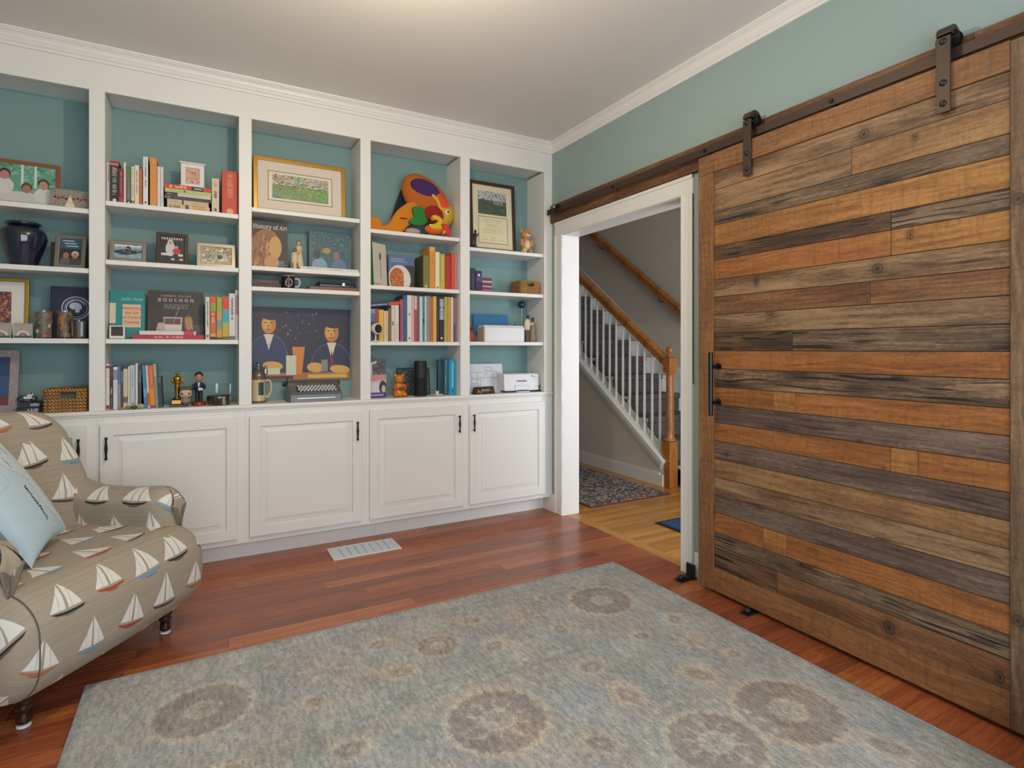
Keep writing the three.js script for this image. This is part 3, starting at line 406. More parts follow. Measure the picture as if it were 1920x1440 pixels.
// ---------- armchair ----------
function fabricBoats() {
  const S = 1024, c = document.createElement('canvas'); c.width = c.height = S; const g = c.getContext('2d'), r = rng(29);
  g.fillStyle = '#a59988'; g.fillRect(0, 0, S, S);
  for (let y = 0; y < S; y += 3) { g.fillStyle = r() < 0.5 ? 'rgba(120,110,92,0.22)' : 'rgba(190,178,155,0.18)'; g.fillRect(0, y, S, 1 + Math.floor(r() * 2)); }
  for (let x = 0; x < S; x += 4) { g.fillStyle = 'rgba(125,114,96,0.12)'; g.fillRect(x, 0, 1, S); }
  const SAIL = '#dedbd5', SEAM = '#a59c8b', hulls = [['#a8402e', '#8b3022'], ['#262a28', '#5c7a4e'], ['#33262c', '#4a3138'], ['#6e96b5', '#4f7896'], ['#b06a45', '#8a4a30'], ['#3c4650', '#c08a4a']];
  const tri = (p, f) => { g.fillStyle = f; g.beginPath(); p.forEach(([x, y], i) => i ? g.lineTo(x, y) : g.moveTo(x, y)); g.closePath(); g.fill(); };
  const line = (p, col, lw) => { g.strokeStyle = col; g.lineWidth = lw; g.beginPath(); p.forEach(([x, y], i) => i ? g.lineTo(x, y) : g.moveTo(x, y)); g.stroke(); };
  const boat = (kind, hl, flip) => { g.scale(flip, 1);
    if (kind === 0) { tri([[-8, -100], [-10, 30], [-82, 34]], SAIL); tri([[0, -112], [4, 28], [70, 20]], SAIL); line([[-4, -108], [-2, 34]], SEAM, 4); line([[20, -70], [22, 26]], SEAM, 2); line([[-30, -60], [-40, 32]], SEAM, 2); }
    else if (kind === 1) { tri([[-20, -70], [-22, 30], [-96, 36]], SAIL); tri([[-12, -92], [28, -70], [22, 28], [-14, 30]], SAIL); tri([[32, -96], [84, 16], [30, 26]], SAIL); line([[-16, -92], [-16, 34]], SEAM, 3); line([[29, -98], [28, 30]], SEAM, 3); line([[-50, -20], [-54, 32]], SEAM, 2); }
    else { tri([[6, -118], [0, 30], [-60, 26]], SAIL); tri([[12, -104], [12, 30], [78, 26], [40, -40]], SAIL); line([[8, -118], [6, 34]], SEAM, 4); line([[40, -38], [42, 28]], SEAM, 2); line([[-20, -50], [-28, 26]], SEAM, 2); }
    g.fillStyle = hl[0]; g.beginPath(); g.moveTo(-80, 38); g.quadraticCurveTo(0, 48, 86, 27); g.lineTo(70, 42); g.quadraticCurveTo(0, 60, -56, 51); g.closePath(); g.fill(); g.fillStyle = hl[1]; g.beginPath(); g.moveTo(-40, 54); g.quadraticCurveTo(0, 60, 50, 49); g.lineTo(30, 58); g.quadraticCurveTo(0, 64, -20, 60); g.closePath(); g.fill(); };
  const spots = []; for (let j = 0; j < 4; j++) for (let i = 0; i < 4; i++) spots.push([128 + i * 256 + (j % 2) * 128 + (r() - 0.5) * 36, 128 + j * 256 + (r() - 0.5) * 36]);
  spots.forEach(([x, y], k) => { const kd = Math.floor(r() * 3), hl = hulls[(k * 5 + Math.floor(k / 4)) % 6], fl = r() < 0.5 ? 1 : -1, ro = (r() - 0.5) * 0.3, sc = 1.05 + r() * 0.2; for (const ox of [-S, 0, S]) for (const oy of [-S, 0, S]) { g.save(); g.translate(x + ox, y + oy); g.rotate(ro); g.scale(sc, sc); boat(kd, hl, fl); g.restore(); } });
  const t = new THREE.CanvasTexture(c); t.colorSpace = THREE.SRGBColorSpace; t.magFilter = THREE.LinearFilter; t.wrapS = t.wrapT = THREE.RepeatWrapping; t.repeat.set(1 / 0.66, 1 / 0.66);
  const bt = texture(256, 256, (u, v, x, y) => { const k = 120 + (hash2(x, y, 2) - 0.5) * 90 + ((x + y) % 4 < 2 ? 25 : -25); return [k, k, k]; }, { srgb: false }); bt.repeat.set(9, 9);
  return new THREE.MeshPhysicalMaterial({ map: t, bumpMap: bt, bumpScale: 0.0003, roughness: 0.72, sheen: 0.35, sheenColor: new THREE.Color(0.75, 0.72, 0.66), sheenRoughness: 0.45 });
}
function loft(secs, ou = 0, ov = 0, swap = false, sv = 1) {   // secs: closed rings of equal count; uv in metres
  const n = secs[0].length, P = [], U = [], I = []; const len = new Array(n + 1).fill(0);
  const dist = (a, b) => Math.hypot(a[0] - b[0], a[1] - b[1], a[2] - b[2]);
  const mid = secs[Math.floor(secs.length / 2)], arc = [0]; for (let i = 1; i <= n; i++) arc.push(arc[i - 1] + dist(mid[i % n], mid[i - 1]));
  const along = [0]; for (let j = 1; j < secs.length; j++) { let s = 0; for (let i = 0; i < n; i += 4) s += dist(secs[j][i], secs[j - 1][i]); along.push(along[j - 1] + s / Math.ceil(n / 4)); }
  const m0 = along[Math.floor(secs.length / 2)];
  secs.forEach((s, j) => { for (let i = 0; i <= n; i++) { P.push(...s[i % n]); const u = along[j] - m0 + ou, v = arc[i] * sv + ov; U.push(...(swap ? [v, u] : [u, v])); } });
  for (let j = 0; j < secs.length - 1; j++) for (let i = 0; i < n; i++) { const a = j * (n + 1) + i, b = a + 1, c = a + n + 1, d = c + 1; I.push(a, c, b, b, c, d); }
  const g = new THREE.BufferGeometry(); g.setAttribute('position', new THREE.Float32BufferAttribute(P, 3)); g.setAttribute('uv', new THREE.Float32BufferAttribute(U, 2)); g.setIndex(I); g.computeVertexNormals();
  const N = g.attributes.normal; for (let j = 0; j < secs.length; j++) { const a = j * (n + 1), b = a + n; const v = new THREE.Vector3().fromBufferAttribute(N, a).add(new THREE.Vector3().fromBufferAttribute(N, b)).normalize(); N.setXYZ(a, v.x, v.y, v.z); N.setXYZ(b, v.x, v.y, v.z); }
  return g;
}
function rring(p0, p1, q0, q1, [r0, r1, r2, r3], k = 7) {   // rounded rectangle ring in (p,q): corners p1q0, p1q1, p0q1, p0q0
  const out = [], co = [[p1 - r0, q0 + r0, r0, -Math.PI / 2], [p1 - r1, q1 - r1, r1, 0], [p0 + r2, q1 - r2, r2, Math.PI / 2], [p0 + r3, q0 + r3, r3, Math.PI]];
  co.forEach(([x, y, r, a], c) => { for (let i = 0; i <= k; i++) { const t = a + i / k * Math.PI / 2; out.push([x + Math.cos(t) * r, y + Math.sin(t) * r]); } const nx = co[(c + 1) % 4], e = [x + Math.cos(a + Math.PI / 2) * r, y + Math.sin(a + Math.PI / 2) * r], f = [nx[0] + Math.cos(nx[3]) * nx[2], nx[1] + Math.sin(nx[3]) * nx[2]]; for (let i = 1; i < 6; i++) out.push([e[0] + (f[0] - e[0]) * i / 6, e[1] + (f[1] - e[1]) * i / 6]); });
  return out;
}
const chair = thing('armchair', 'tan upholstered armchair printed with sailboats on turned dark legs', 'armchair', [-2.6025, 0, 0.9495], 52.5 * Math.PI / 180);
{
  const fab = fabricBoats();
  // seat: ring in (b, y) swept across the width
  const seatRing = (a) => { const e = Math.abs(a), hw = 0.425, r = 0.1, o = Math.max(0, e - (hw - r)), ins = r - Math.sqrt(Math.max(0, r * r - o * o)), cr = 0.014 * (1 - (a / hw) ** 2);
    return rring(-0.56 + ins * 0.4, 0.125 - ins * 0.75 - 0.02 * (a / hw) ** 2, 0.105 + ins * 0.5, 0.442 + cr - ins * 0.75, [0.11, 0.125, 0.05, 0.03]).map(([b, y]) => { const bul = b > 0 ? 0.012 * Math.sin(Math.PI * (y - 0.1) / 0.35) : 0; return [a, y, b + bul]; }); };
  const as = []; for (let i = 0; i <= 44; i++) as.push(-0.425 * Math.cos(i / 44 * Math.PI) * (1 - 0.0) ); const secs = as.map((a) => seatRing(Math.max(-0.4249, Math.min(0.4249, a))));
  const cap = (s) => { const c = s.reduce((q, p) => [q[0] + p[0] / s.length, q[1] + p[1] / s.length, q[2] + p[2] / s.length], [0, 0, 0]); return s.map(() => c); };
  part(chair, 'seat', loft([cap(secs[0]), ...secs, cap(secs[44])], 0.1, 0.05), fab);
  for (const s of [-1]) part(chair, 'piping', tube(seatRing(s * 0.352).filter((p) => p[2] > -0.1 && p[1] > 0.104).sort((p, q) => Math.atan2(p[1] - 0.25, p[2] + 0.12) - Math.atan2(q[1] - 0.25, q[2] + 0.12)).map(([a, y, b]) => [a, y + 0.001, b + 0.002]), 0.0019, 60, 6), mat('#5c584f', 0.7));
  // arms: ring in (a, y) swept front to back
  for (const s of [-1, 1]) {
    const ring = (b) => { const f = 0.02, o = Math.max(0, b - (f - 0.1)), ins = 0.1 - Math.sqrt(Math.max(0, 0.01 - o * o)), dip = 0.018 * Math.sin(Math.PI * Math.min(1, Math.max(0, (b + 0.5) / 0.5))), back = b < -0.4 ? (-0.4 - b) * 0.25 : 0;
      return rring(-0.078 + ins * 0.8, 0.088 - ins * 0.8, 0.3, 0.615 - dip - ins * 0.9 + back, [0.02, 0.085 - ins * 0.3, 0.074 - ins * 0.3, 0.02]).map(([p, y]) => { const neck = y < 0.5 ? 0.014 * Math.sin(Math.PI * Math.min(1, (0.5 - y) / 0.2)) : 0; return [s * (0.352 + (p > 0 ? p - neck : p + neck)), y, b]; }); };
    const bs = [0.0199, 0.017, 0.012, 0.004, -0.008, -0.025, -0.05, -0.08, -0.14, -0.2, -0.26, -0.32, -0.38, -0.44, -0.5, -0.56].map(ring);
    part(chair, 'armrest', loft([cap(bs[0]), ...bs, cap(bs[bs.length - 1])], s > 0 ? 0.33 : 0.5, s > 0 ? 0.18 : 0.4, false, -1), fab);
  }
  // back: ring in (a, b) stacked upwards
  const ringB = (y) => { const k = (y - 0.36) / 0.585, top = 0.945, r = 0.11, o = Math.max(0, y - (top - r)), ins = r - Math.sqrt(Math.max(0, r * r - o * o)), hw = (y < 0.62 ? 0.392 - (0.62 - y) * 0.1 : 0.392 - (y - 0.62) * 0.26) - ins * 0.75, bc = -0.485 - k * 0.1, bow = 0.02 * Math.sin(Math.PI * Math.min(1, k * 1.1)), d0 = 0.075 - ins * 0.55;
    return rring(-hw, hw, bc - d0, bc + d0 + bow, [0.045 - ins * 0.2, 0.05 - ins * 0.25, 0.05 - ins * 0.25, 0.045 - ins * 0.2]).map(([a, b]) => [a, y - 0.02 * (a / 0.4) ** 2 * Math.max(0, k), b]); };
  const ys = [0.36, 0.42, 0.48, 0.54, 0.6, 0.66, 0.72, 0.78, 0.82, 0.85, 0.875, 0.9, 0.92, 0.933, 0.941, 0.9449].map(ringB);
  part(chair, 'backrest', loft([cap(ys[0]), ...ys, cap(ys[ys.length - 1])], 0.15, 0.62, true), fab);
  const dark = mat('#2a1711', 0.18, { clearcoat: 0.6, clearcoatRoughness: 0.1 });
  for (const s of [-1, 1]) {
    const l = part(chair, 'leg', lathe([[0.001, 0.012], [0.017, 0.012], [0.021, 0.02], [0.022, 0.03], [0.017, 0.036], [0.021, 0.043], [0.016, 0.05], [0.023, 0.058], [0.025, 0.066], [0.02, 0.074], [0.026, 0.082], [0.031, 0.1], [0.034, 0.12], [0.034, 0.16], [0.001, 0.162]], 24).translate(s * 0.297, 0, 0), dark);
    part(l, 'glide', lathe([[0.001, 0], [0.019, 0.0005], [0.02, 0.005], [0.017, 0.0125], [0.001, 0.0128]], 20).translate(s * 0.297, 0, 0), mat('#d9d6cf', 0.4));
    part(chair, 'leg', new THREE.CylinderGeometry(0.024, 0.017, 0.2, 12).applyMatrix4(new THREE.Matrix4().makeRotationX(0.22)).translate(s * 0.29, 0.1, -0.53), dark);
  }
}
{ // scatter cushion in the chair's corner
  const c = document.createElement('canvas'); c.width = 400; c.height = 640; const g = c.getContext('2d'), r = rng(61);
  g.fillStyle = '#b4c8d2'; g.fillRect(0, 0, 400, 640); g.fillStyle = '#c3ced1'; g.beginPath(); g.moveTo(400, 0); g.lineTo(150, 0); g.bezierCurveTo(190, 120, 150, 190, 230, 260); g.bezierCurveTo(300, 330, 230, 380, 262, 470); g.bezierCurveTo(290, 540, 330, 560, 330, 640); g.lineTo(400, 640); g.closePath(); g.fill();
  g.strokeStyle = '#7b8b92'; g.lineWidth = 2; g.beginPath(); g.moveTo(150, 0); g.bezierCurveTo(190, 120, 150, 190, 230, 260); g.bezierCurveTo(300, 330, 230, 380, 262, 470); g.bezierCurveTo(290, 540, 330, 560, 330, 640); g.stroke(); g.strokeStyle = '#98a8ac'; g.beginPath(); g.ellipse(60, 230, 90, 60, 0.4, 0, 7); g.stroke();
  const scrawl = (x, y, len, s, lw) => { g.strokeStyle = '#39454d'; g.lineWidth = lw; g.lineCap = 'round'; g.beginPath(); let q = 0; g.moveTo(x, y); while (q < len) { const d = 5 + r() * 9; g.bezierCurveTo(x + s * (0.4 + r()), y + q + d * 0.2, x - s * (0.3 + r() * 0.5), y + q + d * 0.6, x + (r() - 0.5) * 5, y + q + d); q += d; } g.stroke(); };
  scrawl(205, 330, 190, 26, 4.5); scrawl(250, 60, 60, 9, 3); scrawl(290, 110, 60, 8, 3); scrawl(225, 170, 60, 9, 3); g.fillStyle = '#5b666c'; for (let i = 0; i < 40; i++) { g.beginPath(); g.arc(230 + r() * 160, r() * 620, 1.5 + r() * 2, 0, 7); g.fill(); }
  const t = new THREE.CanvasTexture(c); t.colorSpace = THREE.SRGBColorSpace; t.magFilter = THREE.LinearFilter;
  const hw = 0.155, hh = 0.25, T = 0.06, f = (s) => sheet(28, 40, (i, j) => { const u = i * 2 - 1, v = j * 2 - 1, k = Math.pow((1 - u * u) * (1 - v * v), 0.42), pinch = 1 - 0.06 * (u * u * (1 - v * v) + v * v * (1 - u * u)) , wr = 0.003 * Math.sin(v * 23 + u * 5) * k * Math.max(0, -u); return [u * hw * (1 - 0.07 * (1 - v * v) * 0 - 0.05 * (1 - Math.abs(v)) * u * u), v * hh * (1 - 0.04 * (1 - Math.abs(u)) * v * v) * pinch, s * (T * k + wr)]; });
  const p = thing('scatter_cushion', 'pale blue scatter cushion with dark handwriting leaning in the armchair', 'cushion', [0, 0, 0]);
  const R = [0.062, 0.487, -0.245], B = [-0.188, 0.452, -0.105], Tt = [-0.06, 0.772, -0.365], toW = ([a, y, b]) => new THREE.Vector3(-2.6025 + a * 0.609 + b * 0.794, y, 0.9495 - a * 0.794 + b * 0.609);
  const r3 = toW(R), b3 = toW(B), t3 = toW(Tt), X = r3.clone().sub(b3).normalize(), Y0 = t3.clone().sub(r3).normalize(), Z = X.clone().cross(Y0).normalize(), Y = Z.clone().cross(X);
  p.quaternion.setFromRotationMatrix(new THREE.Matrix4().makeBasis(X, Y, Z)); p.position.copy(r3.clone().add(b3).multiplyScalar(0.5)).addScaledVector(Y, hh).addScaledVector(Z, 0.012);
  part(p, 'cover', f(1), new THREE.MeshPhysicalMaterial({ map: t, roughness: 0.85, side: THREE.DoubleSide })); part(p, 'reverse', f(-1), mat('#b4c8d2', 0.85));
}
{ // padded stool cut by the picture's edge
  const s = thing('padded_stool', 'black glossy padded stool standing in front of the barn door', 'stool', [-0.345, 0.02, 3.065]);
  part(s, 'seat', lathe([[0.001, 0.155], [0.15, 0.155], [0.172, 0.163], [0.186, 0.18], [0.19, 0.205], [0.186, 0.232], [0.17, 0.252], [0.14, 0.262], [0.001, 0.268]], 40), M.blackGloss);
  for (let k = 0; k < 4; k++) { const t = k * Math.PI / 2 + 0.78; part(s, 'leg', cyl(0.012, 0.016, 0.168, Math.cos(t) * 0.12, -0.0078, Math.sin(t) * 0.12, 12), M.black); }
}
// ---------- books ----------
const DENS = 1000;
const ORD = ['first', 'second', 'third', 'fourth', 'fifth', 'sixth', 'seventh', 'eighth', 'ninth', 'tenth', 'eleventh', 'twelfth', 'thirteenth', 'fourteenth', 'fifteenth', 'sixteenth', 'seventeenth', 'eighteenth', 'nineteenth', 'twentieth', 'twenty-first', 'twenty-second', 'twenty-third', 'twenty-fourth', 'twenty-fifth', 'twenty-sixth', 'twenty-seventh', 'twenty-eighth'];
const covers = new Map(); function cov(c, rough = 0.55) { const k = c + rough; if (!covers.has(k)) covers.set(k, mat(c, rough)); return covers.get(k); }
// s: { bg, bands: [[t0, t1, colour]], ink: [[t0, t1, colour, width 0..1]], dots: [[t, colour]], text: [string, colour, t0, t1, upright] }; t runs from the head of the spine down
function spineCell(w, h, s, seed) {
  const r = rng(seed * 7919 + 13);
  return sheetA.cell(w, h, DENS, (g, W, Hh) => {
    g.fillStyle = s.bg; g.fillRect(-2, -2, W + 4, Hh + 4);
    for (const [a, b, c] of s.bands || []) { g.fillStyle = c; g.fillRect(-2, a * Hh, W + 4, (b - a) * Hh); }
    for (const [a, b, c, k = 0.45] of s.ink || []) { g.fillStyle = c; let y = a * Hh; while (y < b * Hh) { const d = 2 + r() * 5; if (r() < 0.86) g.fillRect(W * (0.5 - k / 2) + r() * W * 0.06, y, W * k * (0.7 + r() * 0.3), d * 0.7); y += d; } }
    for (const [t, c] of s.dots || []) { g.fillStyle = c; g.beginPath(); g.arc(W / 2, t * Hh, Math.max(2, W * 0.22), 0, 7); g.fill(); }
    if (s.text) { const [str, c, a, b, up] = s.text; g.fillStyle = c; g.textAlign = 'center'; g.textBaseline = 'middle'; if (up) { const n = str.length; [...str].forEach((ch, i) => { g.font = 'bold ' + Math.round(Math.min(W * 0.62, (b - a) * Hh / n * 1.05)) + 'px serif'; g.fillText(ch, W / 2, (a + (b - a) * (i + 0.5) / n) * Hh); }); } else { g.save(); g.translate(W / 2, (a + b) / 2 * Hh); g.rotate(Math.PI / 2); let f = W * 0.66; g.font = 'bold ' + f + 'px sans-serif'; f *= Math.min(1, (b - a) * Hh / g.measureText(str).width); g.font = 'bold ' + f + 'px sans-serif'; g.fillText(str, 0, 0); g.restore(); } }
  });
}
let bookSeed = 0;
function book(x0, x1, h, y, s, label, { z = -0.05, d = 0.15, lean = 0, group } = {}) {
  const w = x1 - x0 - 0.0006, b = thing('book', label, 'book', [(x0 + x1) / 2, y + 0.0003, z], 0, group), t = Math.min(0.0022, w * 0.16), c = cov(s.cover || s.bg);
  part(b, 'cover', [box(-w / 2, -w / 2 + t, 0, h, -d, 0), box(w / 2 - t, w / 2, 0, h, -d, 0), rbox(-w / 2, w / 2, 0, h, -0.004, 0.0006, 0.0016)], c);
  part(b, 'pages', box(-w / 2 + t, w / 2 - t, 0.003, h - 0.004, -d + 0.003, -0.004), M.pages);
  part(b, 'spine', decal(w * 0.97, h * 0.992, spineCell(w, h, s, ++bookSeed)).translate(0, h / 2, 0.0011), printA);
  if (lean) { b.rotation.z = lean; b.position.y += Math.abs(Math.sin(lean)) * w / 2; } return b;
}
function row(list, y, where, o = {}) {
  list.forEach(([x0, x1, h, s, desc, oo], i) => book(x0, x1, h, y, typeof s === 'string' ? { bg: s } : s, desc + ' book, ' + ORD[(o.from || 0) + i] + where, { group: o.group, ...o, ...(oo || {}) }));
}
function flatBook(x0, x1, y, t, s, label, { z = -0.05, d = 0.15, turn = 0, group } = {}) {   // lying down, spine to the room
  const w = x1 - x0, b = thing('book', label, 'book', [(x0 + x1) / 2, y + 0.0003, z], turn, group), c = cov(s.cover || s.bg), k = Math.min(0.0022, t * 0.16);
  part(b, 'cover', [box(-w / 2, w / 2, 0, k, -d, 0), box(-w / 2, w / 2, t - k - 0.0003, t - 0.0003, -d, 0), rbox(-w / 2, w / 2, 0, t - 0.0003, -0.004, 0.0006, 0.0016)], c);
  part(b, 'pages', box(-w / 2 + 0.004, w / 2 - 0.004, k, t - k - 0.0003, -d + 0.003, -0.004), M.pages);
  const g = decal(t * 0.95, w * 0.99, spineCell(t, w, s, ++bookSeed)).rotateZ(Math.PI / 2).translate(0, t / 2, 0.0011); part(b, 'spine', g, printA); return b;
}
function coverBook(x0, x1, h, y, z, draw, label, { lean = 0.1, d = 0.022, yaw = 0, edge = '#333', dens = 900, group } = {}) {   // standing with its cover to the room
  const w = x1 - x0, b = thing('book', label, 'book', [(x0 + x1) / 2, y + 0.0004 + d * Math.sin(lean), z], yaw, group), q = new THREE.Matrix4().makeRotationX(-lean), c = cov(edge);
  part(b, 'cover', [box(-w / 2, w / 2, 0, h, -0.0025, 0), box(-w / 2, w / 2, 0, h, -d, -d + 0.0025), box(-w / 2, -w / 2 + 0.0025, 0, h, -d, 0)].map((g) => g.applyMatrix4(q)), c);
  part(b, 'pages', box(-w / 2 + 0.0025, w / 2 - 0.004, 0.003, h - 0.003, -d + 0.0025, -0.0025).applyMatrix4(q), M.pages);
  part(b, 'front_print', decal(w, h, sheetB.cell(w, h, dens, draw)).translate(0, h / 2, 0.0006).applyMatrix4(q), printB); return b;
}
const R = (a) => ({ bg: a });
// bay 2, upper shelf
row([
  [-2.7165, -2.703, 0.213, { bg: '#d9d8d4', ink: [[0.06, 0.14, '#5fa3a5'], [0.16, 0.34, '#6f7577', 0.3], [0.36, 0.46, '#8a5a66']] }, 'white paperback', { z: -0.07 }],
  [-2.702, -2.663, 0.216, { bg: '#2b2524', bands: [[0, 0.02, '#8e2a26'], [0.03, 0.1, '#d9694a']], ink: [[0.14, 0.36, '#a9a7a3', 0.6], [0.4, 0.5, '#7fa9a6', 0.5], [0.56, 0.84, '#a4a3a5', 0.55]], dots: [[0.94, '#dcdcd8']] }, 'thick black red-topped'],
  [-2.663, -2.645, 0.184, { bg: '#8c2434', ink: [[0.1, 0.2, '#d7a08f'], [0.25, 0.7, '#b89aa0', 0.25]], bands: [[0.82, 0.96, '#b53545']] }, 'dark crimson'],
  [-2.643, -2.6325, 0.218, { bg: '#d8d3cc', ink: [[0.1, 0.9, '#b2a8a0', 0.3]] }, 'thin off-white'],
  [-2.631, -2.611, 0.201, { bg: '#6d6562', bands: [[0, 0.36, '#5c7c4c'], [0.9, 1, '#2e2c2b']], ink: [[0.4, 0.85, '#8d8583', 0.3]], dots: [[0.95, '#dfdfdc']] }, 'green-topped grey'],
  [-2.61, -2.596, 0.202, { bg: '#dcd6bd', bands: [[0.9, 1, '#6c5c33']], ink: [[0.05, 0.8, '#8b8678', 0.35]], dots: [[0.95, '#d8d2b4']] }, 'cream paperback'],
  [-2.595, -2.576, 0.212, { bg: '#e2d3c2', bands: [[0.0, 0.1, '#dcdad3']], ink: [[0.12, 0.7, '#5d5650', 0.25]] }, 'pale peach'],
  [-2.576, -2.561, 0.198, { bg: '#b4632c', ink: [[0.1, 0.5, '#d08a50', 0.3]] }, 'rust-brown'],
  [-2.5585, -2.535, 0.263, { bg: '#dcdbdb', cover: '#3a2f2a', ink: [[0.06, 0.16, '#8c8c90', 0.25], [0.2, 0.66, '#4d535c', 0.28]], dots: [[0.93, '#45457a']] }, 'tall white dark-lettered'],
  [-2.528, -2.495, 0.264, { bg: '#d98d40', cover: '#b8742c', ink: [[0.06, 0.1, '#e8b478', 0.3]] }, 'tall plain orange'],
  [-2.494, -2.48, 0.22, { bg: '#ddd9d4', ink: [[0.1, 0.9, '#c2a8a4', 0.3]] }, 'slim white'],
  [-2.479, -2.466, 0.22, { bg: '#d5d8d4', ink: [[0.1, 0.6, '#a9b3ae', 0.3], [0.7, 0.9, '#7c9a9a', 0.3]] }, 'slim blue-white'],
], 1.963, ' in the row beside the stacked books', { group: 'upright books of the upper second bay' });
{
  const o = (t, x0, x1, th, s, lab) => flatBook(x0, x1, 1.963 + t, th, s, lab, { z: -0.05, d: 0.15, group: 'stacked books under the white photo frame' });
  o(0, -2.45, -2.246, 0.029, { bg: '#c9b48c', cover: '#2f2722', bands: [[0.42, 0.5, '#6d3c22'], [0.6, 0.9, '#c9a15a']], ink: [[0.05, 0.3, '#8a5c46', 0.6]] }, 'mottled tan book lying lowest of the stack under white frame');
  o(0.029, -2.45, -2.252, 0.025, { bg: '#c8b394', ink: [[0.05, 0.3, '#ab9678', 0.3], [0.6, 0.95, '#a89272', 0.3]], bands: [[0.35, 0.39, '#33291f']] }, 'plain tan book second from the bottom of the frame stack');
  o(0.054, -2.463, -2.239, 0.018, { bg: '#3c322f', ink: [[0.02, 0.12, '#c9c2bb'], [0.22, 0.45, '#8f6f5c', 0.3], [0.5, 0.8, '#5d4258', 0.5]] }, 'dark brown book under the white-spined one in frame stack');
  o(0.072, -2.457, -2.241, 0.018, { bg: '#cfc9bd', bands: [[0, 0.26, '#38322d']], ink: [[0.04, 0.1, '#b6b0a8'], [0.3, 0.8, '#b0a99c', 0.4]] }, 'black and white book in the middle of the frame stack');
  o(0.09, -2.461, -2.239, 0.021, { bg: '#b3c37f', cover: '#2f3324', ink: [[0.1, 0.9, '#9fb46c', 0.4]], dots: [[0.42, '#2c2c22']] }, 'lime green book second from the top of frame stack');
  o(0.111, -2.467, -2.239, 0.0235, { bg: '#c8452e', bands: [[0.58, 0.83, '#2e2420']], ink: [[0.12, 0.48, '#edc9a4', 0.62], [0.61, 0.8, '#e6e0d6', 0.4]] }, 'bright red book lying directly beneath the white photo frame');
}
book(-2.237, -2.2, 0.196, 1.963, { bg: '#d0c0a6', ink: [[0.1, 0.25, '#b98a77', 0.5], [0.34, 0.56, '#4a3b33', 0.45]], dots: [[0.9, '#5a4a3a']] }, 'cream spined book standing between the stack and the red book');
book(-2.187, -2.1045, 0.249, 1.963, { bg: '#c4452f', cover: '#b8402c', ink: [[0.08, 0.62, '#c98a5a', 0.4]], dots: [[0.93, '#e0a070']] }, 'very thick red-orange book with faded gilt lettering');
// bay 2, third shelf
row([
  [-2.268, -2.247, 0.238, { bg: '#d8d2c4', ink: [[0.1, 0.72, '#3d3c38', 0.3], [0.86, 0.96, '#5d4a42', 0.7]] }, 'cream black-lettered'],
  [-2.245, -2.215, 0.242, { bg: '#c4692f', bands: [[0, 0.15, '#d4572e'], [0.16, 0.33, '#8d9c35'], [0.34, 0.62, '#c9552f'], [0.86, 0.93, '#c9a04a'], [0.94, 1, '#332a1e']], ink: [[0.38, 0.6, '#e8b08c', 0.6]] }, 'orange and green striped'],
  [-2.213, -2.186, 0.241, { bg: '#9aa846', bands: [[0.36, 0.52, '#d8886c'], [0.55, 0.76, '#7d968f'], [0.78, 0.95, '#cf8f36'], [0.95, 1, '#4a3b22']] }, 'lime and orange striped'],
  [-2.185, -2.152, 0.245, { bg: '#b9a832', bands: [[0, 0.3, '#d3452f'], [0.32, 0.6, '#35a3b8'], [0.93, 1, '#6d5f22']] }, 'red, blue and yellow striped'],
  [-2.151, -2.119, 0.264, { bg: '#d4ced0', ink: [[0.1, 0.55, '#55555c', 0.4]], bands: [[0.92, 1, '#6a6a70']] }, 'tall white grey-footed'],
  [-2.118, -2.1045, 0.284, { bg: '#d9cdd0', bands: [[0.1, 0.5, '#b98a96']] }, 'tallest slim pink-white'],
], 1.255, ' right of the dark baking book', { group: 'colourful upright cookbooks' });
flatBook(-2.607, -2.275, 1.255, 0.024, { bg: '#b3243c', ink: [[0.3, 0.7, '#e2a8ae', 0.5]] }, 'long crimson book lying flat beneath the white one', { z: -0.035, d: 0.085 });
flatBook(-2.574, -2.314, 1.279, 0.021, { bg: '#d6d3cf', bands: [[0.78, 0.97, '#c43450']] }, 'white book with red end lying on the crimson book', { z: -0.035, d: 0.085 });
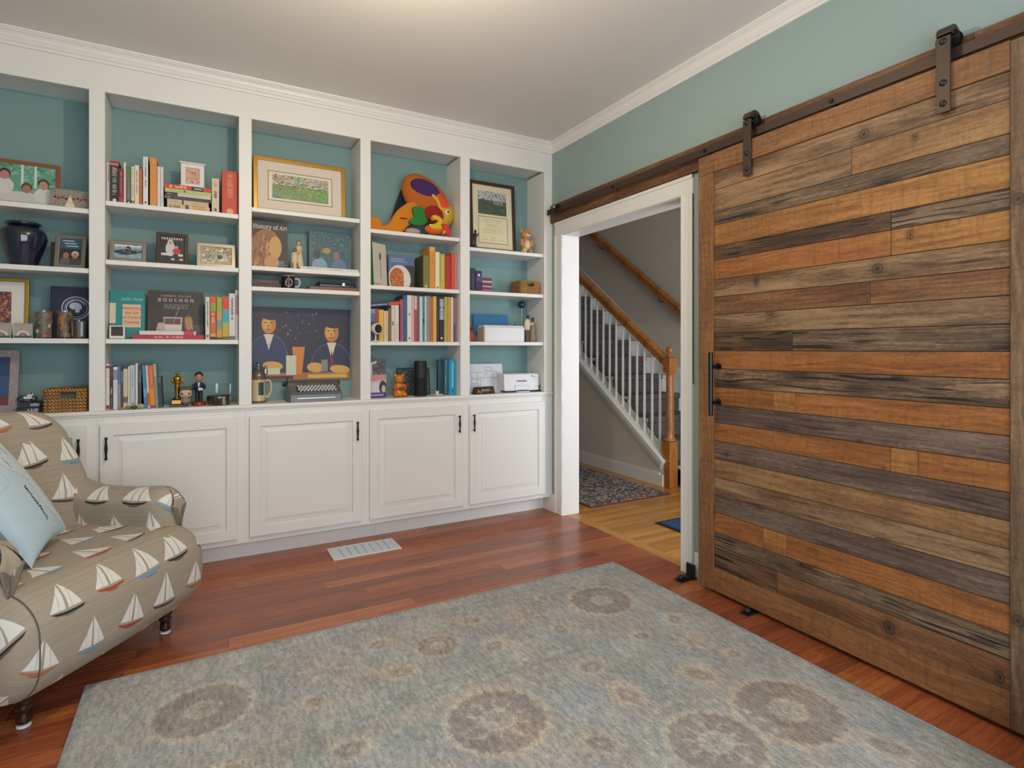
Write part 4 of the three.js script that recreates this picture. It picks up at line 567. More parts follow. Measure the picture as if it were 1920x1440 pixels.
// bay 2, on the countertop
row([
  [-2.7165, -2.7035, 0.237, { bg: '#e0cfd0', bands: [[0, 0.015, '#f0f0ee'], [0.03, 0.09, '#5a4446'], [0.9, 0.985, '#6a3640']], text: ['RED SOX FANS', '#7a2a3a', 0.11, 0.88, true] }, 'white red-lettered', { z: -0.045 }],
  [-2.703, -2.69, 0.223, { bg: '#3a3236', bands: [[0, 0.3, '#57424a'], [0.93, 1, '#7a2430']], ink: [[0.5, 0.65, '#c4bcb8', 0.6], [0.7, 0.9, '#8a8486', 0.4]] }, 'black and plum'],
  [-2.689, -2.67, 0.221, { bg: '#d3d3da', bands: [[0, 0.06, '#e6e6ea'], [0.06, 0.3, '#8c8a96']], ink: [[0.35, 0.6, '#a9a9b4', 0.3]] }, 'white and lavender'],
  [-2.669, -2.657, 0.223, { bg: '#8d949c', bands: [[0, 0.42, '#3f78ac']] }, 'blue-topped grey'],
  [-2.656, -2.647, 0.198, { bg: '#4e4846', bands: [[0, 0.3, '#77707c'], [0.8, 1, '#6d3c2a']] }, 'narrow dark'],
  [-2.646, -2.626, 0.211, { bg: '#cdbfa8', bands: [[0.7, 0.85, '#7a5c50']] }, 'wide beige'],
  [-2.625, -2.617, 0.224, { bg: '#d9d6c2' }, 'narrow ivory'],
  [-2.616, -2.595, 0.23, { bg: '#b9bfcb', ink: [[0.1, 0.5, '#7f8794', 0.3]], dots: [[0.9, '#5d6470']] }, 'pale blue-grey'],
  [-2.593, -2.582, 0.239, { bg: '#d4d2d4' }, 'narrow white'],
  [-2.5795, -2.566, 0.225, { bg: '#39434f', bands: [[0.1, 0.4, '#55606c']] }, 'slate'],
  [-2.5535, -2.5385, 0.229, { bg: '#3f83ad', bands: [[0.55, 0.75, '#5fa8c8']] }, 'bright blue', { lean: 0.05 }],
  [-2.5375, -2.527, 0.228, { bg: '#dcc2b2', bands: [[0.65, 0.95, '#d4502c']] }, 'thin white and orange', { lean: 0.05 }],
  [-2.5265, -2.503, 0.228, { bg: '#cf6a2a', bands: [[0.55, 0.95, '#d88a26'], [0.95, 1, '#6a4a78']], ink: [[0.1, 0.45, '#e0a070', 0.3]] }, 'deep orange', { lean: 0.05 }],
  [-2.5025, -2.489, 0.236, { bg: '#8a8d78', bands: [[0, 0.3, '#a8a894']] }, 'olive-grey', { lean: 0.05 }],
  [-2.4885, -2.47, 0.165, { bg: '#2c3a4a', bands: [[0.0, 0.2, '#4a5f68']] }, 'short navy', { lean: 0.05 }],
], CT, ' in the countertop row by the gold statuette', { z: -0.06, d: 0.14, group: 'upright books on the countertop' });
// bay 4, second shelf
row([
  [-0.991, -0.948, 0.224, { bg: '#77783f', cover: '#514a2c', dots: [[0.93, '#b8b48a']] }, 'olive green'],
  [-0.946, -0.907, 0.285, { bg: '#d98a2f', bands: [[0, 0.1, '#d8a860']], ink: [[0.3, 0.4, '#b06a22', 0.3]] }, 'tallest orange'],
  [-0.905, -0.873, 0.254, { bg: '#e0d6bd', dots: [[0.95, '#a8442e']] }, 'cream'],
  [-0.871, -0.835, 0.244, { bg: '#b3a83c', bands: [[0.8, 1, '#c4b02e']], ink: [[0.05, 0.7, '#d8c8a8', 0.2]] }, 'mustard'],
  [-0.833, -0.792, 0.244, { bg: '#b22c2a', bands: [[0, 0.04, '#7c2020']] }, 'scarlet'],
  [-0.791, -0.762, 0.254, { bg: '#d05a34', cover: '#b8342a' }, 'orange-red', { z: -0.055 }],
  [-0.761, -0.7485, 0.243, { bg: '#c08a98' }, 'slim pink', { z: -0.058 }],
], 1.608, ' on the shelf beneath the plush fish', { z: -0.06, d: 0.17, group: 'upright books beneath the plush fish' });
// bay 4, third shelf: a packed row
{
  const X = [[-1.3565, -1.315, 0.209, { bg: '#4a6aa0', bands: [[0, 0.14, '#8a8f98'], [0.4, 1, '#3a4048']] }, 'blue'], [-1.314, -1.294, 0.208, { bg: '#b04430', bands: [[0.5, 1, '#6a2c34']] }, 'red'], [-1.293, -1.261, 0.204, { bg: '#d8b440' }, 'yellow'], [-1.26, -1.233, 0.198, { bg: '#d8c09a', ink: [[0.1, 0.9, '#c49a70', 0.3]] }, 'sand-coloured'], [-1.232, -1.215, 0.215, { bg: '#7a5f4c' }, 'brown'], [-1.212, -1.189, 0.236, { bg: '#cfc6ba', ink: [[0.45, 0.55, '#4a4642', 0.6]] }, 'stone-white'], [-1.188, -1.161, 0.237, { bg: '#d6d2c6', ink: [[0.5, 0.95, '#a8a49a', 0.4]] }, 'off-white'], [-1.153, -1.1435, 0.276, { bg: '#b8485a', bands: [[0, 0.15, '#d8562e']] }, 'slim red'], [-1.143, -1.1325, 0.277, { bg: '#8a6890' }, 'slim mauve'], [-1.132, -1.106, 0.304, { bg: '#40587c', ink: [[0.1, 0.5, '#6c84a0', 0.2]] }, 'tall navy'], [-1.105, -1.075, 0.306, { bg: '#d6d6d2', ink: [[0.38, 0.44, '#6a6c70', 0.4]], dots: [[0.93, '#55585c']] }, 'tall white'], [-1.074, -1.058, 0.306, { bg: '#dca6a8' }, 'pink'], [-1.057, -1.037, 0.304, { bg: '#b04a5a', bands: [[0, 0.3, '#d0b8b0']] }, 'rose-striped'], [-1.036, -1.022, 0.302, { bg: '#6a5c50' }, 'umber'], [-1.02, -0.999, 0.302, { bg: '#c2ced8' }, 'pale blue'], [-0.998, -0.985, 0.306, { bg: '#4a7c94', bands: [[0.5, 0.6, '#28323c']] }, 'teal blue'], [-0.984, -0.971, 0.304, { bg: '#bcd0c0' }, 'mint'], [-0.97, -0.944, 0.308, { bg: '#948880' }, 'warm grey'], [-0.943, -0.925, 0.302, { bg: '#b8683a' }, 'copper'], [-0.924, -0.9, 0.307, { bg: '#d8a84a' }, 'amber'], [-0.899, -0.882, 0.302, { bg: '#2c2826', ink: [[0.2, 0.9, '#8a867c', 0.2]] }, 'black'], [-0.88, -0.845, 0.299, { bg: '#26242c', bands: [[0.02, 0.2, '#8a80a0'], [0.24, 0.5, '#7c8c98']], ink: [[0.04, 0.48, '#d0d0d8', 0.5]], dots: [[0.92, '#d8d8d8']] }, 'black silver-lettered'], [-0.844, -0.82, 0.307, { bg: '#b0a23c' }, 'olive yellow'], [-0.819, -0.796, 0.306, { bg: '#bf9448' }, 'ochre'], [-0.795, -0.7775, 0.306, { bg: '#dcc6b4' }, 'shell-pink'], [-0.777, -0.7625, 0.3, { bg: '#584a78', bands: [[0, 0.6, '#8c7480']] }, 'purple'], [-0.762, -0.7465, 0.304, { bg: '#8c7068' }, 'dusty brown']];
  row(X, 1.252, ' in the packed row behind the white camera', { z: -0.05, d: 0.17, group: 'packed row of tall thin books' });
  const fb = flatBook(-0.1, 0.1, 0, 0.024, { bg: '#2c3c62', bands: [[0.62, 1, '#c4482e']], ink: [[0.04, 0.55, '#d6dae0', 0.35]] }, 'navy and red book lying tilted across the packed row', { z: -0.05, d: 0.15 });
  fb.position.set(-1.252, 1.252 + 0.2285, -0.05); fb.rotation.z = 0.125;
}
// bay 5, second shelf
row([[-0.627, -0.587, 0.169, { bg: '#2c3446', bands: [[0.0, 0.9, '#2c3446']], ink: [[0.2, 0.8, '#4c5a70', 0.2]] }, 'dark navy'], [-0.583, -0.535, 0.154, { bg: '#35284e', bands: [[0.3, 0.5, '#5a4a88']], dots: [[0.2, '#cfcfd8']] }, 'deep violet'], [-0.534, -0.455, 0.107, { bg: '#6a3344', bands: [[0.2, 0.32, '#c9a8b0'], [0.55, 0.62, '#d8c0c4'], [0.8, 0.86, '#b98a94']] }, 'short thick maroon']], 1.608, ' left of the small wicker basket', { z: -0.1, d: 0.13, group: 'short books by the wicker basket' });
// covers facing the room
const strokes = (g, x, y, w, h, c, n, r) => { g.fillStyle = c; for (let i = 0; i < n; i++) g.fillRect(x + r() * w * 0.1, y + i * h / n, w * (0.6 + r() * 0.35), h / n * 0.35); };
coverBook(-2.7135, -2.557, 0.258, 1.255, -0.115, (g, w, h) => {
  g.fillStyle = '#17787c'; g.fillRect(0, 0, w, h); g.fillStyle = '#4fb3ae'; for (let y = 0; y < h; y += 7) for (let x = (y / 7 % 2) * 3.5; x < w; x += 7) { g.beginPath(); g.arc(x, y, 1.6, 0, 7); g.fill(); }
  g.fillStyle = '#d8cdb4'; g.fillRect(-2, h * 0.27, w * 0.19, h * 0.42); g.fillRect(w * 0.37, h * 0.29, w * 0.52, h * 0.48); g.fillStyle = '#d8b394'; g.fillRect(w * 0.4, h * 0.31, w * 0.46, h * 0.44);
  g.fillStyle = '#a3d8d0'; g.font = 'italic ' + Math.round(h * 0.072) + 'px serif'; g.textAlign = 'center'; g.fillText('Julia Child', w * 0.63, h * 0.2);
  g.fillStyle = '#b8502e'; g.font = 'bold ' + Math.round(h * 0.068) + 'px serif'; ['Mastering', 'the Art', 'of French', 'Cooking'].forEach((s, i) => g.fillText(s, w * 0.63, h * (0.39 + i * 0.1)));
  g.fillStyle = '#b09a78'; for (let i = 0; i < 7; i++) g.fillRect(2, h * (0.31 + i * 0.05), w * 0.13, 2);
}, 'teal polka-dot cookbook with cream title label', { edge: '#1d6f72', d: 0.05, lean: 0.12 });
coverBook(-2.545, -2.278, 0.27, 1.255, -0.15, (g, w, h) => {
  const r = rng(3); g.fillStyle = '#3a2f2c'; g.fillRect(0, 0, w, h); for (let i = 0; i < 60; i++) { g.fillStyle = 'rgba(90,64,52,0.12)'; g.beginPath(); g.ellipse(r() * w, r() * h, 20, 8, r() * 3, 0, 7); g.fill(); } g.fillStyle = '#4c2a2c'; g.fillRect(0, h * 0.74, w, h * 0.26); g.fillStyle = '#57504e'; g.fillRect(w * 0.8, h * 0.7, w * 0.2, h * 0.3);
  g.textAlign = 'center'; g.fillStyle = '#b9b2ab'; g.font = 'bold ' + Math.round(h * 0.05) + 'px sans-serif'; g.fillText('T H O M A S   K E L L E R', w * 0.5, h * 0.115); g.font = 'bold ' + Math.round(h * 0.1) + 'px sans-serif'; g.fillText('B O U C H O N', w * 0.5, h * 0.22); g.strokeStyle = '#9a928c'; g.lineWidth = 1.4; g.font = 'bold ' + Math.round(h * 0.12) + 'px sans-serif'; g.strokeText('BAKERY', w * 0.5, h * 0.36);
  g.fillStyle = '#b8ada2'; g.beginPath(); g.moveTo(w * 0.27, h * 0.54); g.lineTo(w * 0.62, h * 0.54); g.lineTo(w * 0.6, h * 0.84); g.lineTo(w * 0.14, h * 0.84); g.lineTo(w * 0.18, h * 0.66); g.lineTo(w * 0.29, h * 0.66); g.fill(); g.fillStyle = '#6a4448'; g.fillRect(w * 0.3, h * 0.57, w * 0.28, h * 0.12); g.fillStyle = '#d8ccc2'; g.fillRect(w * 0.3, h * 0.7, w * 0.3, h * 0.13);
  g.strokeStyle = '#d8b0a8'; g.lineWidth = 4; g.setLineDash([4, 4]); g.beginPath(); g.moveTo(w * 0.55, h * 0.34); g.lineTo(w * 0.45, h * 0.68); g.stroke(); g.setLineDash([]); g.fillStyle = '#8a5a2e'; g.beginPath(); g.ellipse(w * 0.73, h * 0.67, w * 0.085, h * 0.18, 0, 0, 7); g.fill(); g.strokeStyle = '#d8b878'; g.lineWidth = 3; for (let i = 0; i < 4; i++) { g.beginPath(); g.moveTo(w * (0.67 + i * 0.03), h * 0.54); g.lineTo(w * (0.71 + i * 0.03), h * 0.8); g.stroke(); }
}, 'dark brown baking cookbook standing behind two flat books', { edge: '#2a2220', d: 0.03, lean: 0.1 });
coverBook(-2.033, -1.832, 0.282, 1.68, -0.1, (g, w, h) => {   // generic warm swirls in place of the cover painting
  const r = rng(8); g.fillStyle = '#231f22'; g.fillRect(0, 0, w, h); g.fillStyle = '#8a5c36'; g.beginPath(); g.ellipse(w * 0.36, h * 0.62, w * 0.42, h * 0.46, 0.2, 0, 7); g.fill();
  for (let i = 0; i < 90; i++) { g.strokeStyle = ['#6d4226', '#a8743e', '#c49a5c', '#8a4f2e', '#5a3320'][Math.floor(r() * 5)]; g.lineWidth = 2 + r() * 3; const x = w * (0.05 + r() * 0.55), y = h * (0.25 + r() * 0.65); g.beginPath(); g.moveTo(x, y); g.bezierCurveTo(x + 14, y + 8, x - 16, y + 20, x + 4, y + 34); g.stroke(); } g.fillStyle = '#c09258'; g.beginPath(); g.ellipse(w * 0.66, h * 0.55, w * 0.17, h * 0.24, 0, 0, 7); g.fill(); g.fillStyle = '#b98850'; g.beginPath(); g.ellipse(w * 0.55, h * 0.88, w * 0.2, h * 0.16, 0, 0, 7); g.fill();
  g.fillStyle = '#e2ddd4'; g.font = Math.round(h * 0.12) + 'px serif'; g.textAlign = 'center'; g.save(); g.translate(w * 0.52, h * 0.17); g.fillText('History of Art', 0, 0, w * 0.94); g.restore(); strokes(g, w * 0.62, h * 0.84, w * 0.34, h * 0.12, '#8fa0a4', 3, r);
}, 'dark art history book with a warm golden-brown cover', { edge: '#262226', d: 0.04, lean: 0.07 });
coverBook(-1.703, -1.452, 0.262, 1.68, -0.14, (g, w, h) => { const r = rng(12); g.fillStyle = '#41606a'; g.fillRect(0, 0, w, h); for (let i = 0; i < 900; i++) { const y = r() * h; g.fillStyle = ['#5d8488', '#7fa3a0', '#35505c', '#a3b8ae', '#4f6f80', '#2f4650'][Math.floor(r() * 6)]; g.fillRect(r() * w, y, 2 + r() * 6, 2); } for (const [x, c] of [[0.25, '#7d9cb8'], [0.72, '#5f7894']]) { g.fillStyle = c; g.beginPath(); g.ellipse(w * x, h * 0.88, w * 0.19, h * 0.24, 0, 0, 7); g.fill(); g.fillStyle = x < 0.5 ? '#3a4650' : '#8a7668'; g.beginPath(); g.ellipse(w * (x - 0.06), h * 0.57, w * 0.08, h * 0.11, 0, 0, 7); g.fill(); } g.fillStyle = '#b08a52'; g.beginPath(); g.ellipse(w * 0.42, h * 0.46, w * 0.1, h * 0.07, -0.2, 0, 7); g.fill(); }, 'blue-green painted cover book behind the white flat book', { edge: '#35505c', d: 0.02, lean: 0.09 });
flatBook(-1.775, -1.4265, 1.68, 0.0185, { bg: '#d4d0c8', ink: [[0.1, 0.3, '#a88f86', 0.3], [0.5, 0.7, '#a8a49c', 0.3]] }, 'white book lying flat in front of blue-green cover', { z: -0.03, d: 0.09 });
flatBook(-2.03, -1.876, 1.562, 0.025, { bg: '#3c2a22', ink: [[0.2, 0.8, '#6a4a38', 0.3]] }, 'dark brown book lying lowest beside the mug', { z: -0.06, d: 0.16 });
flatBook(-2.03, -1.885, 1.587, 0.021, { bg: '#54382a', ink: [[0.3, 0.7, '#8a6a54', 0.3]] }, 'reddish brown book on top of the pile beside the mug', { z: -0.065, d: 0.15 });
flatBook(-1.715, -1.43, 1.562, 0.022, { bg: '#8a5240' }, 'reddish leather folder lying under the black case', { z: -0.05, d: 0.17 });
{ const c = thing('black_case', 'flat glossy black case lying on the reddish folder', 'case', [-1.55, 1.5843, -0.13]); part(c, 'body', rbox(-0.107, 0.107, 0, 0.022, -0.07, 0.07, 0.004, 2), M.blackGloss); part(c, 'lid', rbox(-0.105, 0.105, 0.0225, 0.036, -0.068, 0.068, 0.004, 2), M.black); part(c, 'clasp', rbox(0.03, 0.045, 0.012, 0.03, 0.067, 0.0725, 0.001), M.chrome); }
coverBook(-1.34, -1.216, 0.275, 1.608, -0.06, (g, w, h) => { g.fillStyle = '#c9c2b6'; g.fillRect(0, 0, w, h); g.fillStyle = '#4f4a42'; g.beginPath(); g.ellipse(w * 0.55, h * 0.3, w * 0.07, h * 0.09, 0, 0, 7); g.fill(); g.fillRect(w * 0.53, h * 0.36, 3, h * 0.46); g.fillStyle = '#a8503c'; g.fillRect(0, h * 0.955, w * 0.45, 4); }, 'tall pale grey cookbook with a spoon on its cover', { edge: '#2a7a34', d: 0.035, lean: 0.06, yaw: 0.55 });
coverBook(-1.206, -1.03, 0.222, 1.608, -0.12, (g, w, h) => { const r = rng(21); g.fillStyle = '#5c6f98'; g.fillRect(0, 0, w, h); g.fillStyle = '#b8bfd0'; strokes(g, w * 0.08, h * 0.1, w * 0.7, h * 0.14, '#aab3c8', 3, r); g.fillStyle = '#3e3c44'; g.fillRect(w * 0.62, h * 0.3, w * 0.38, h * 0.7); g.fillStyle = '#d9d3cc'; g.beginPath(); g.ellipse(w * 0.42, h * 0.72, w * 0.44, h * 0.42, 0, 0, 7); g.fill(); g.fillStyle = '#b4622e'; g.beginPath(); g.ellipse(w * 0.33, h * 0.73, w * 0.3, h * 0.34, 0, 0, 7); g.fill(); for (let i = 0; i < 60; i++) { g.strokeStyle = ['#d88a4c', '#8a3c1c', '#e0a468'][i % 3]; g.lineWidth = 3; const x = w * (0.1 + r() * 0.44), y = h * (0.44 + r() * 0.54); g.beginPath(); g.moveTo(x, y); g.lineTo(x + 9, y + (r() - 0.5) * 14); g.stroke(); } g.fillStyle = '#d8d4c8'; g.fillRect(w * 0.58, h * 0.5, w * 0.2, h * 0.5); }, 'blue cookbook with a plate of pasta on the cover', { edge: '#4a5c80', d: 0.02, lean: 0.1 });
coverBook(-1.3545, -1.234, 0.246, CT, -0.085, (g, w, h) => { const r = rng(31); g.fillStyle = '#4a484c'; g.fillRect(0, 0, w, h); for (let i = 0; i < 60; i++) { g.fillStyle = ['#2e2c30', '#6a686c', '#8c8a8c'][i % 3]; g.fillRect(r() * w, r() * h * 0.45, 8, 5); } g.fillStyle = '#c4c0bc'; g.beginPath(); g.moveTo(w * 0.2, h * 0.42); g.lineTo(w * 0.1, h * 0.1); g.lineTo(w * 0.5, h * 0.03); g.lineTo(w * 0.5, h * 0.1); g.lineTo(w * 0.26, h * 0.14); g.lineTo(w * 0.25, h * 0.42); g.fill(); g.fillStyle = '#c9b8b4'; g.fillRect(0, h * 0.4, w, h * 0.5); g.fillStyle = '#c4625c'; for (let i = 0; i < 9; i++) g.fillRect(w * (0.03 + i * 0.108), h * 0.4, w * 0.07, h * (0.14 + r() * 0.05)); g.fillStyle = '#c9c6d4'; g.fillRect(w * 0.25, h * 0.62, w * 0.35, h * 0.25); g.fillStyle = '#2c2a2e'; g.beginPath(); g.ellipse(w * 0.82, h * 0.74, w * 0.2, h * 0.18, 0, 0, 7); g.fill(); g.fillStyle = '#b8b8a8'; g.beginPath(); g.ellipse(w * 0.86, h * 0.78, w * 0.11, h * 0.1, 0, 0, 7); g.fill(); g.fillStyle = '#38307c'; g.fillRect(0, h * 0.87, w, h * 0.13); g.fillStyle = '#b8b0d8'; for (let i = 0; i < 8; i++) g.fillRect(w * (0.12 + i * 0.095), h * 0.91, w * 0.06, h * 0.05); }, 'black, white and red cover book beside the orange figurine', { edge: '#2c2a60', d: 0.03, lean: 0.06 });
// ---------- frames, figurines and other shelf things ----------
function frame(name, x0, x1, h, y, z, draw, label, { border = 0.014, t = 0.014, fm, lean = 0.14, yaw = 0, matte = 0, matCol = '#e2dccb', fillet, dens = 900, category = 'frame', group, glass = false } = {}) {
  const w = x1 - x0, o = thing(name, label, category, [(x0 + x1) / 2, y + 0.0004 + t * Math.sin(lean), z], yaw, group), q = new THREE.Matrix4().makeRotationX(-lean), A = (g) => g.applyMatrix4(q), b = border;
  part(o, 'frame', [rbox(-w / 2, -w / 2 + b, 0, h, -t, 0, 0.003, 2), rbox(w / 2 - b, w / 2, 0, h, -t, 0, 0.003, 2), rbox(-w / 2 + b * 0.6, w / 2 - b * 0.6, 0, b, -t, -0.0002, 0.003, 2), rbox(-w / 2 + b * 0.6, w / 2 - b * 0.6, h - b, h, -t, -0.0002, 0.003, 2)].map(A), fm);
  part(o, 'backing', A(box(-w / 2 + 0.003, w / 2 - 0.003, 0.003, h - 0.003, -t - 0.002, -t * 0.55)), M.card);
  const iw = w - 2 * b, ih = h - 2 * b, zp = -t * 0.45;
  if (matte) { part(o, 'mat_board', A(box(-iw / 2 - 0.002, iw / 2 + 0.002, b - 0.002, h - b + 0.002, -t * 0.56, zp)), mat(matCol, 0.9)); if (fillet) { const pw = iw - 2 * matte + 0.012, ph = ih - 2 * matte + 0.012; part(o, 'fillet', [box(-pw / 2, pw / 2, h / 2 - ph / 2, h / 2 - ph / 2 + 0.004, zp, zp + 0.0015), box(-pw / 2, pw / 2, h / 2 + ph / 2 - 0.004, h / 2 + ph / 2, zp, zp + 0.0015), box(-pw / 2, -pw / 2 + 0.004, h / 2 - ph / 2, h / 2 + ph / 2, zp, zp + 0.0015), box(pw / 2 - 0.004, pw / 2, h / 2 - ph / 2, h / 2 + ph / 2, zp, zp + 0.0015)].map(A), fillet); } }
  const pw = iw - 2 * matte, ph = ih - 2 * matte; part(o, 'picture', A(decal(pw, ph, sheetB.cell(pw, ph, dens, draw)).translate(0, h / 2, zp + 0.001)), photoPaper);
  return o;
}
const goldM = mat('#b08a3e', 0.35, { metalness: 0.75 }), pewter = mat('#8d857a', 0.38, { metalness: 0.6 }), silver = mat('#a29a8c', 0.32, { metalness: 0.7 }), darkWood = mat('#3d2a22', 0.4), redWood = mat('#8d4a24', 0.35, { clearcoat: 0.4, clearcoatRoughness: 0.2 });
const person = (g, x, y, s, skin, hair, cloth) => { g.fillStyle = cloth; g.beginPath(); g.ellipse(x, y + s * 2.4, s * 1.5, s * 1.7, 0, 0, 7); g.fill(); g.fillStyle = hair; g.beginPath(); g.ellipse(x, y - s * 0.25, s * 0.95, s * 1.05, 0, 0, 7); g.fill(); g.fillStyle = skin; g.beginPath(); g.ellipse(x, y + s * 0.15, s * 0.75, s * 0.95, 0, 0, 7); g.fill(); };
const speckle = (g, w, h, n, cols, r, a = 4, b = 3) => { for (let i = 0; i < n; i++) { g.fillStyle = cols[Math.floor(r() * cols.length)]; g.fillRect(r() * w, r() * h, a * (0.5 + r()), b * (0.5 + r())); } };
// bay 1
frame('framed_photo', -3.235, -2.918, 0.23, 1.911, -0.1, (g, w, h) => { const r = rng(1); g.fillStyle = '#5f9a82'; g.fillRect(0, 0, w, h); speckle(g, w, h, 120, ['#3f7a62', '#7fb8a0', '#8ab0a0'], r, 14, 8); g.fillStyle = '#cfd6d2'; for (const x of [0.1, 0.52, 0.7]) g.fillRect(w * x, 0, w * 0.035, h * 0.6); g.fillStyle = '#c9c6c4'; g.beginPath(); g.ellipse(w * 0.5, h * 1.02, w * 0.55, h * 0.3, 0, 0, 7); g.fill(); person(g, w * 0.3, h * 0.3, w * 0.085, '#b97f74', '#3a2c2a', '#d0cbcc'); person(g, w * 0.6, h * 0.62, w * 0.08, '#a8705f', '#4a3630', '#c4c4c2'); person(g, w * 0.83, h * 0.48, w * 0.085, '#bb8878', '#453530', '#cfd0cc'); }, 'wide reddish wood frame holding a family photo above blue vase', { border: 0.018, fm: redWood, lean: 0.12, yaw: 0.04 });
frame('photo_card', -2.944, -2.7945, 0.1, 1.911, -0.06, (g, w, h) => { const r = rng(2); g.fillStyle = '#8d8a80'; g.fillRect(0, 0, w, h); for (let i = 0; i < 9; i++) if (i !== 4) person(g, w * (0.08 + i * 0.105), h * (0.32 + (i % 2) * 0.05), w * 0.03, '#c49a72', '#4a3026', i % 3 ? '#8e2f2a' : '#5a2c26'); g.fillStyle = '#ddd2b4'; g.beginPath(); g.moveTo(w * 0.5, h * 0.28); g.lineTo(w * 0.34, h); g.lineTo(w * 0.66, h); g.fill(); speckle(g, w, h, 60, ['#7a2c26', '#caa27a', '#a84a38'], r, 3, 6); }, 'small frameless wedding party photo beside the reddish wood frame', { border: 0.002, t: 0.012, fm: mat('#8f9496', 0.2), lean: 0.1, category: 'photo' });
{
  const v = thing('vase', 'glossy dark navy ceramic urn vase with wide rim', 'vase', [-3.062, 1.6104, -0.118]);
  part(v, 'body', lathe([[0.001, 0], [0.052, 0], [0.055, 0.006], [0.058, 0.02], [0.072, 0.06], [0.086, 0.1], [0.095, 0.14], [0.094, 0.165], [0.084, 0.185], [0.066, 0.196], [0.06, 0.2], [0.001, 0.2]], 48), mat('#141c30', 0.12, { clearcoat: 1, clearcoatRoughness: 0.06 }));
  part(v, 'rim', lathe([[0.05, 0.196], [0.06, 0.2], [0.07, 0.208], [0.073, 0.214], [0.07, 0.219], [0.06, 0.2195], [0.05, 0.212], [0.048, 0.204]], 48), mat('#131827', 0.12, { clearcoat: 1, clearcoatRoughness: 0.06 }));
}
frame('framed_photo', -2.9665, -2.79, 0.145, 1.61, -0.17, (g, w, h) => { g.fillStyle = '#6e5340'; g.fillRect(0, 0, w, h); }, 'plain brown wood frame half hidden behind the navy vase', { border: 0.03, fm: mat('#5d4433', 0.6), lean: 0.1 });
frame('framed_photo', -2.94, -2.8095, 0.178, 1.61, -0.075, (g, w, h) => { g.fillStyle = '#2a2d33'; g.fillRect(0, 0, w, h); g.fillStyle = '#37566c'; g.fillRect(0, 0, w, h * 0.38); g.fillStyle = '#c9ced2'; for (let i = 0; i < 3; i++) g.fillRect(w * (0.1 + i * 0.1), h * (0.06 + i * 0.1), w * 0.55, h * 0.035); person(g, w * 0.3, h * 0.62, w * 0.19, '#a8705a', '#2e2320', '#6a5f60'); person(g, w * 0.72, h * 0.62, w * 0.18, '#b3836c', '#d3cfc8', '#4a4448'); }, 'pewter frame with a couple photo next to the navy vase', { border: 0.02, fm: pewter, lean: 0.2, yaw: -0.12 });
frame('framed_print', -3.235, -3.044, 0.3, 1.255, -0.12, (g, w, h) => { const r = rng(5); g.fillStyle = '#7c4038'; g.fillRect(0, 0, w, h); speckle(g, w, h, 160, ['#a8603c', '#3c3a58', '#c08a5a', '#5c2c30', '#8a4a44'], r, 10, 7); }, 'gold frame with white mat and red print at left end', { border: 0.018, fm: goldM, matte: 0.05, matCol: '#dcd9d4', lean: 0.08 });
for (const [x, lab] of [[-3.133, 'small faded photo card standing before the gold frame'], [-3.051, 'small arch picture card in acrylic block beside tumblers']]) frame('photo_card', x - 0.036, x + 0.036, 0.073, 1.255, -0.055, (g, w, h) => { g.fillStyle = '#a89c90'; g.fillRect(0, 0, w, h); g.strokeStyle = '#d8cfc6'; g.lineWidth = 6; g.beginPath(); g.arc(w / 2, h * 0.85, w * 0.32, Math.PI, 0); g.stroke(); g.strokeStyle = '#7a5a4e'; g.lineWidth = 5; g.beginPath(); g.arc(w / 2, h * 0.88, w * 0.16, Math.PI, 0); g.stroke(); g.fillStyle = '#4a4a4c'; g.fillRect(0, h * 0.85, w, h * 0.15); }, lab, { border: 0.002, t: 0.016, fm: mat('#c9c9c4', 0.15), lean: 0.02, category: 'photo' });
function tumbler(x, z, y, r, h, label, cell) {
  const o = thing('tumbler', label, 'glass', [x, y + 0.0004, z]); part(o, 'glass', lathe([[0.001, 0], [r * 0.88, 0], [r * 0.9, 0.004], [r, h], [r - 0.002, h], [r * 0.9 - 0.002, 0.008], [0.001, 0.008]], 32), M.glass);
  if (cell) { const g = new THREE.CylinderGeometry(r + 0.0006, r * 0.91 + 0.0006, h * 0.9, 32, 1, true).translate(0, h * 0.5, 0), uv = g.attributes.uv; for (let i = 0; i < uv.count; i++) uv.setXY(i, cell.u0 + (cell.u1 - cell.u0) * uv.getX(i), cell.v0 + (cell.v1 - cell.v0) * uv.getY(i)); part(o, 'printed_wrap', g, printB); } return o;
}
const wrap = (seed, cols) => sheetB.cell(0.2, 0.13, 700, (g, w, h) => { const r = rng(seed); g.fillStyle = '#6b5f56'; g.fillRect(0, 0, w, h); for (let i = 0; i < 90; i++) { g.fillStyle = cols[Math.floor(r() * cols.length)]; g.beginPath(); g.ellipse(r() * w, r() * h, 4 + r() * 9, 3 + r() * 6, r() * 3, 0, 7); g.fill(); } });
tumbler(-2.976, -0.085, 1.255, 0.034, 0.14, 'tumbler with blue and white printed figures beside navy album', wrap(41, ['#4a6a80', '#8a5a4e', '#c9c2b4', '#5c4a42', '#7a6a58', '#a8503c']));
tumbler(-2.893, -0.085, 1.255, 0.032, 0.142, 'tumbler with orange and plum printed figures before navy album', wrap(43, ['#b0702e', '#6a3a48', '#8a6a4a', '#574a3c', '#a08a4a', '#704a3c']));
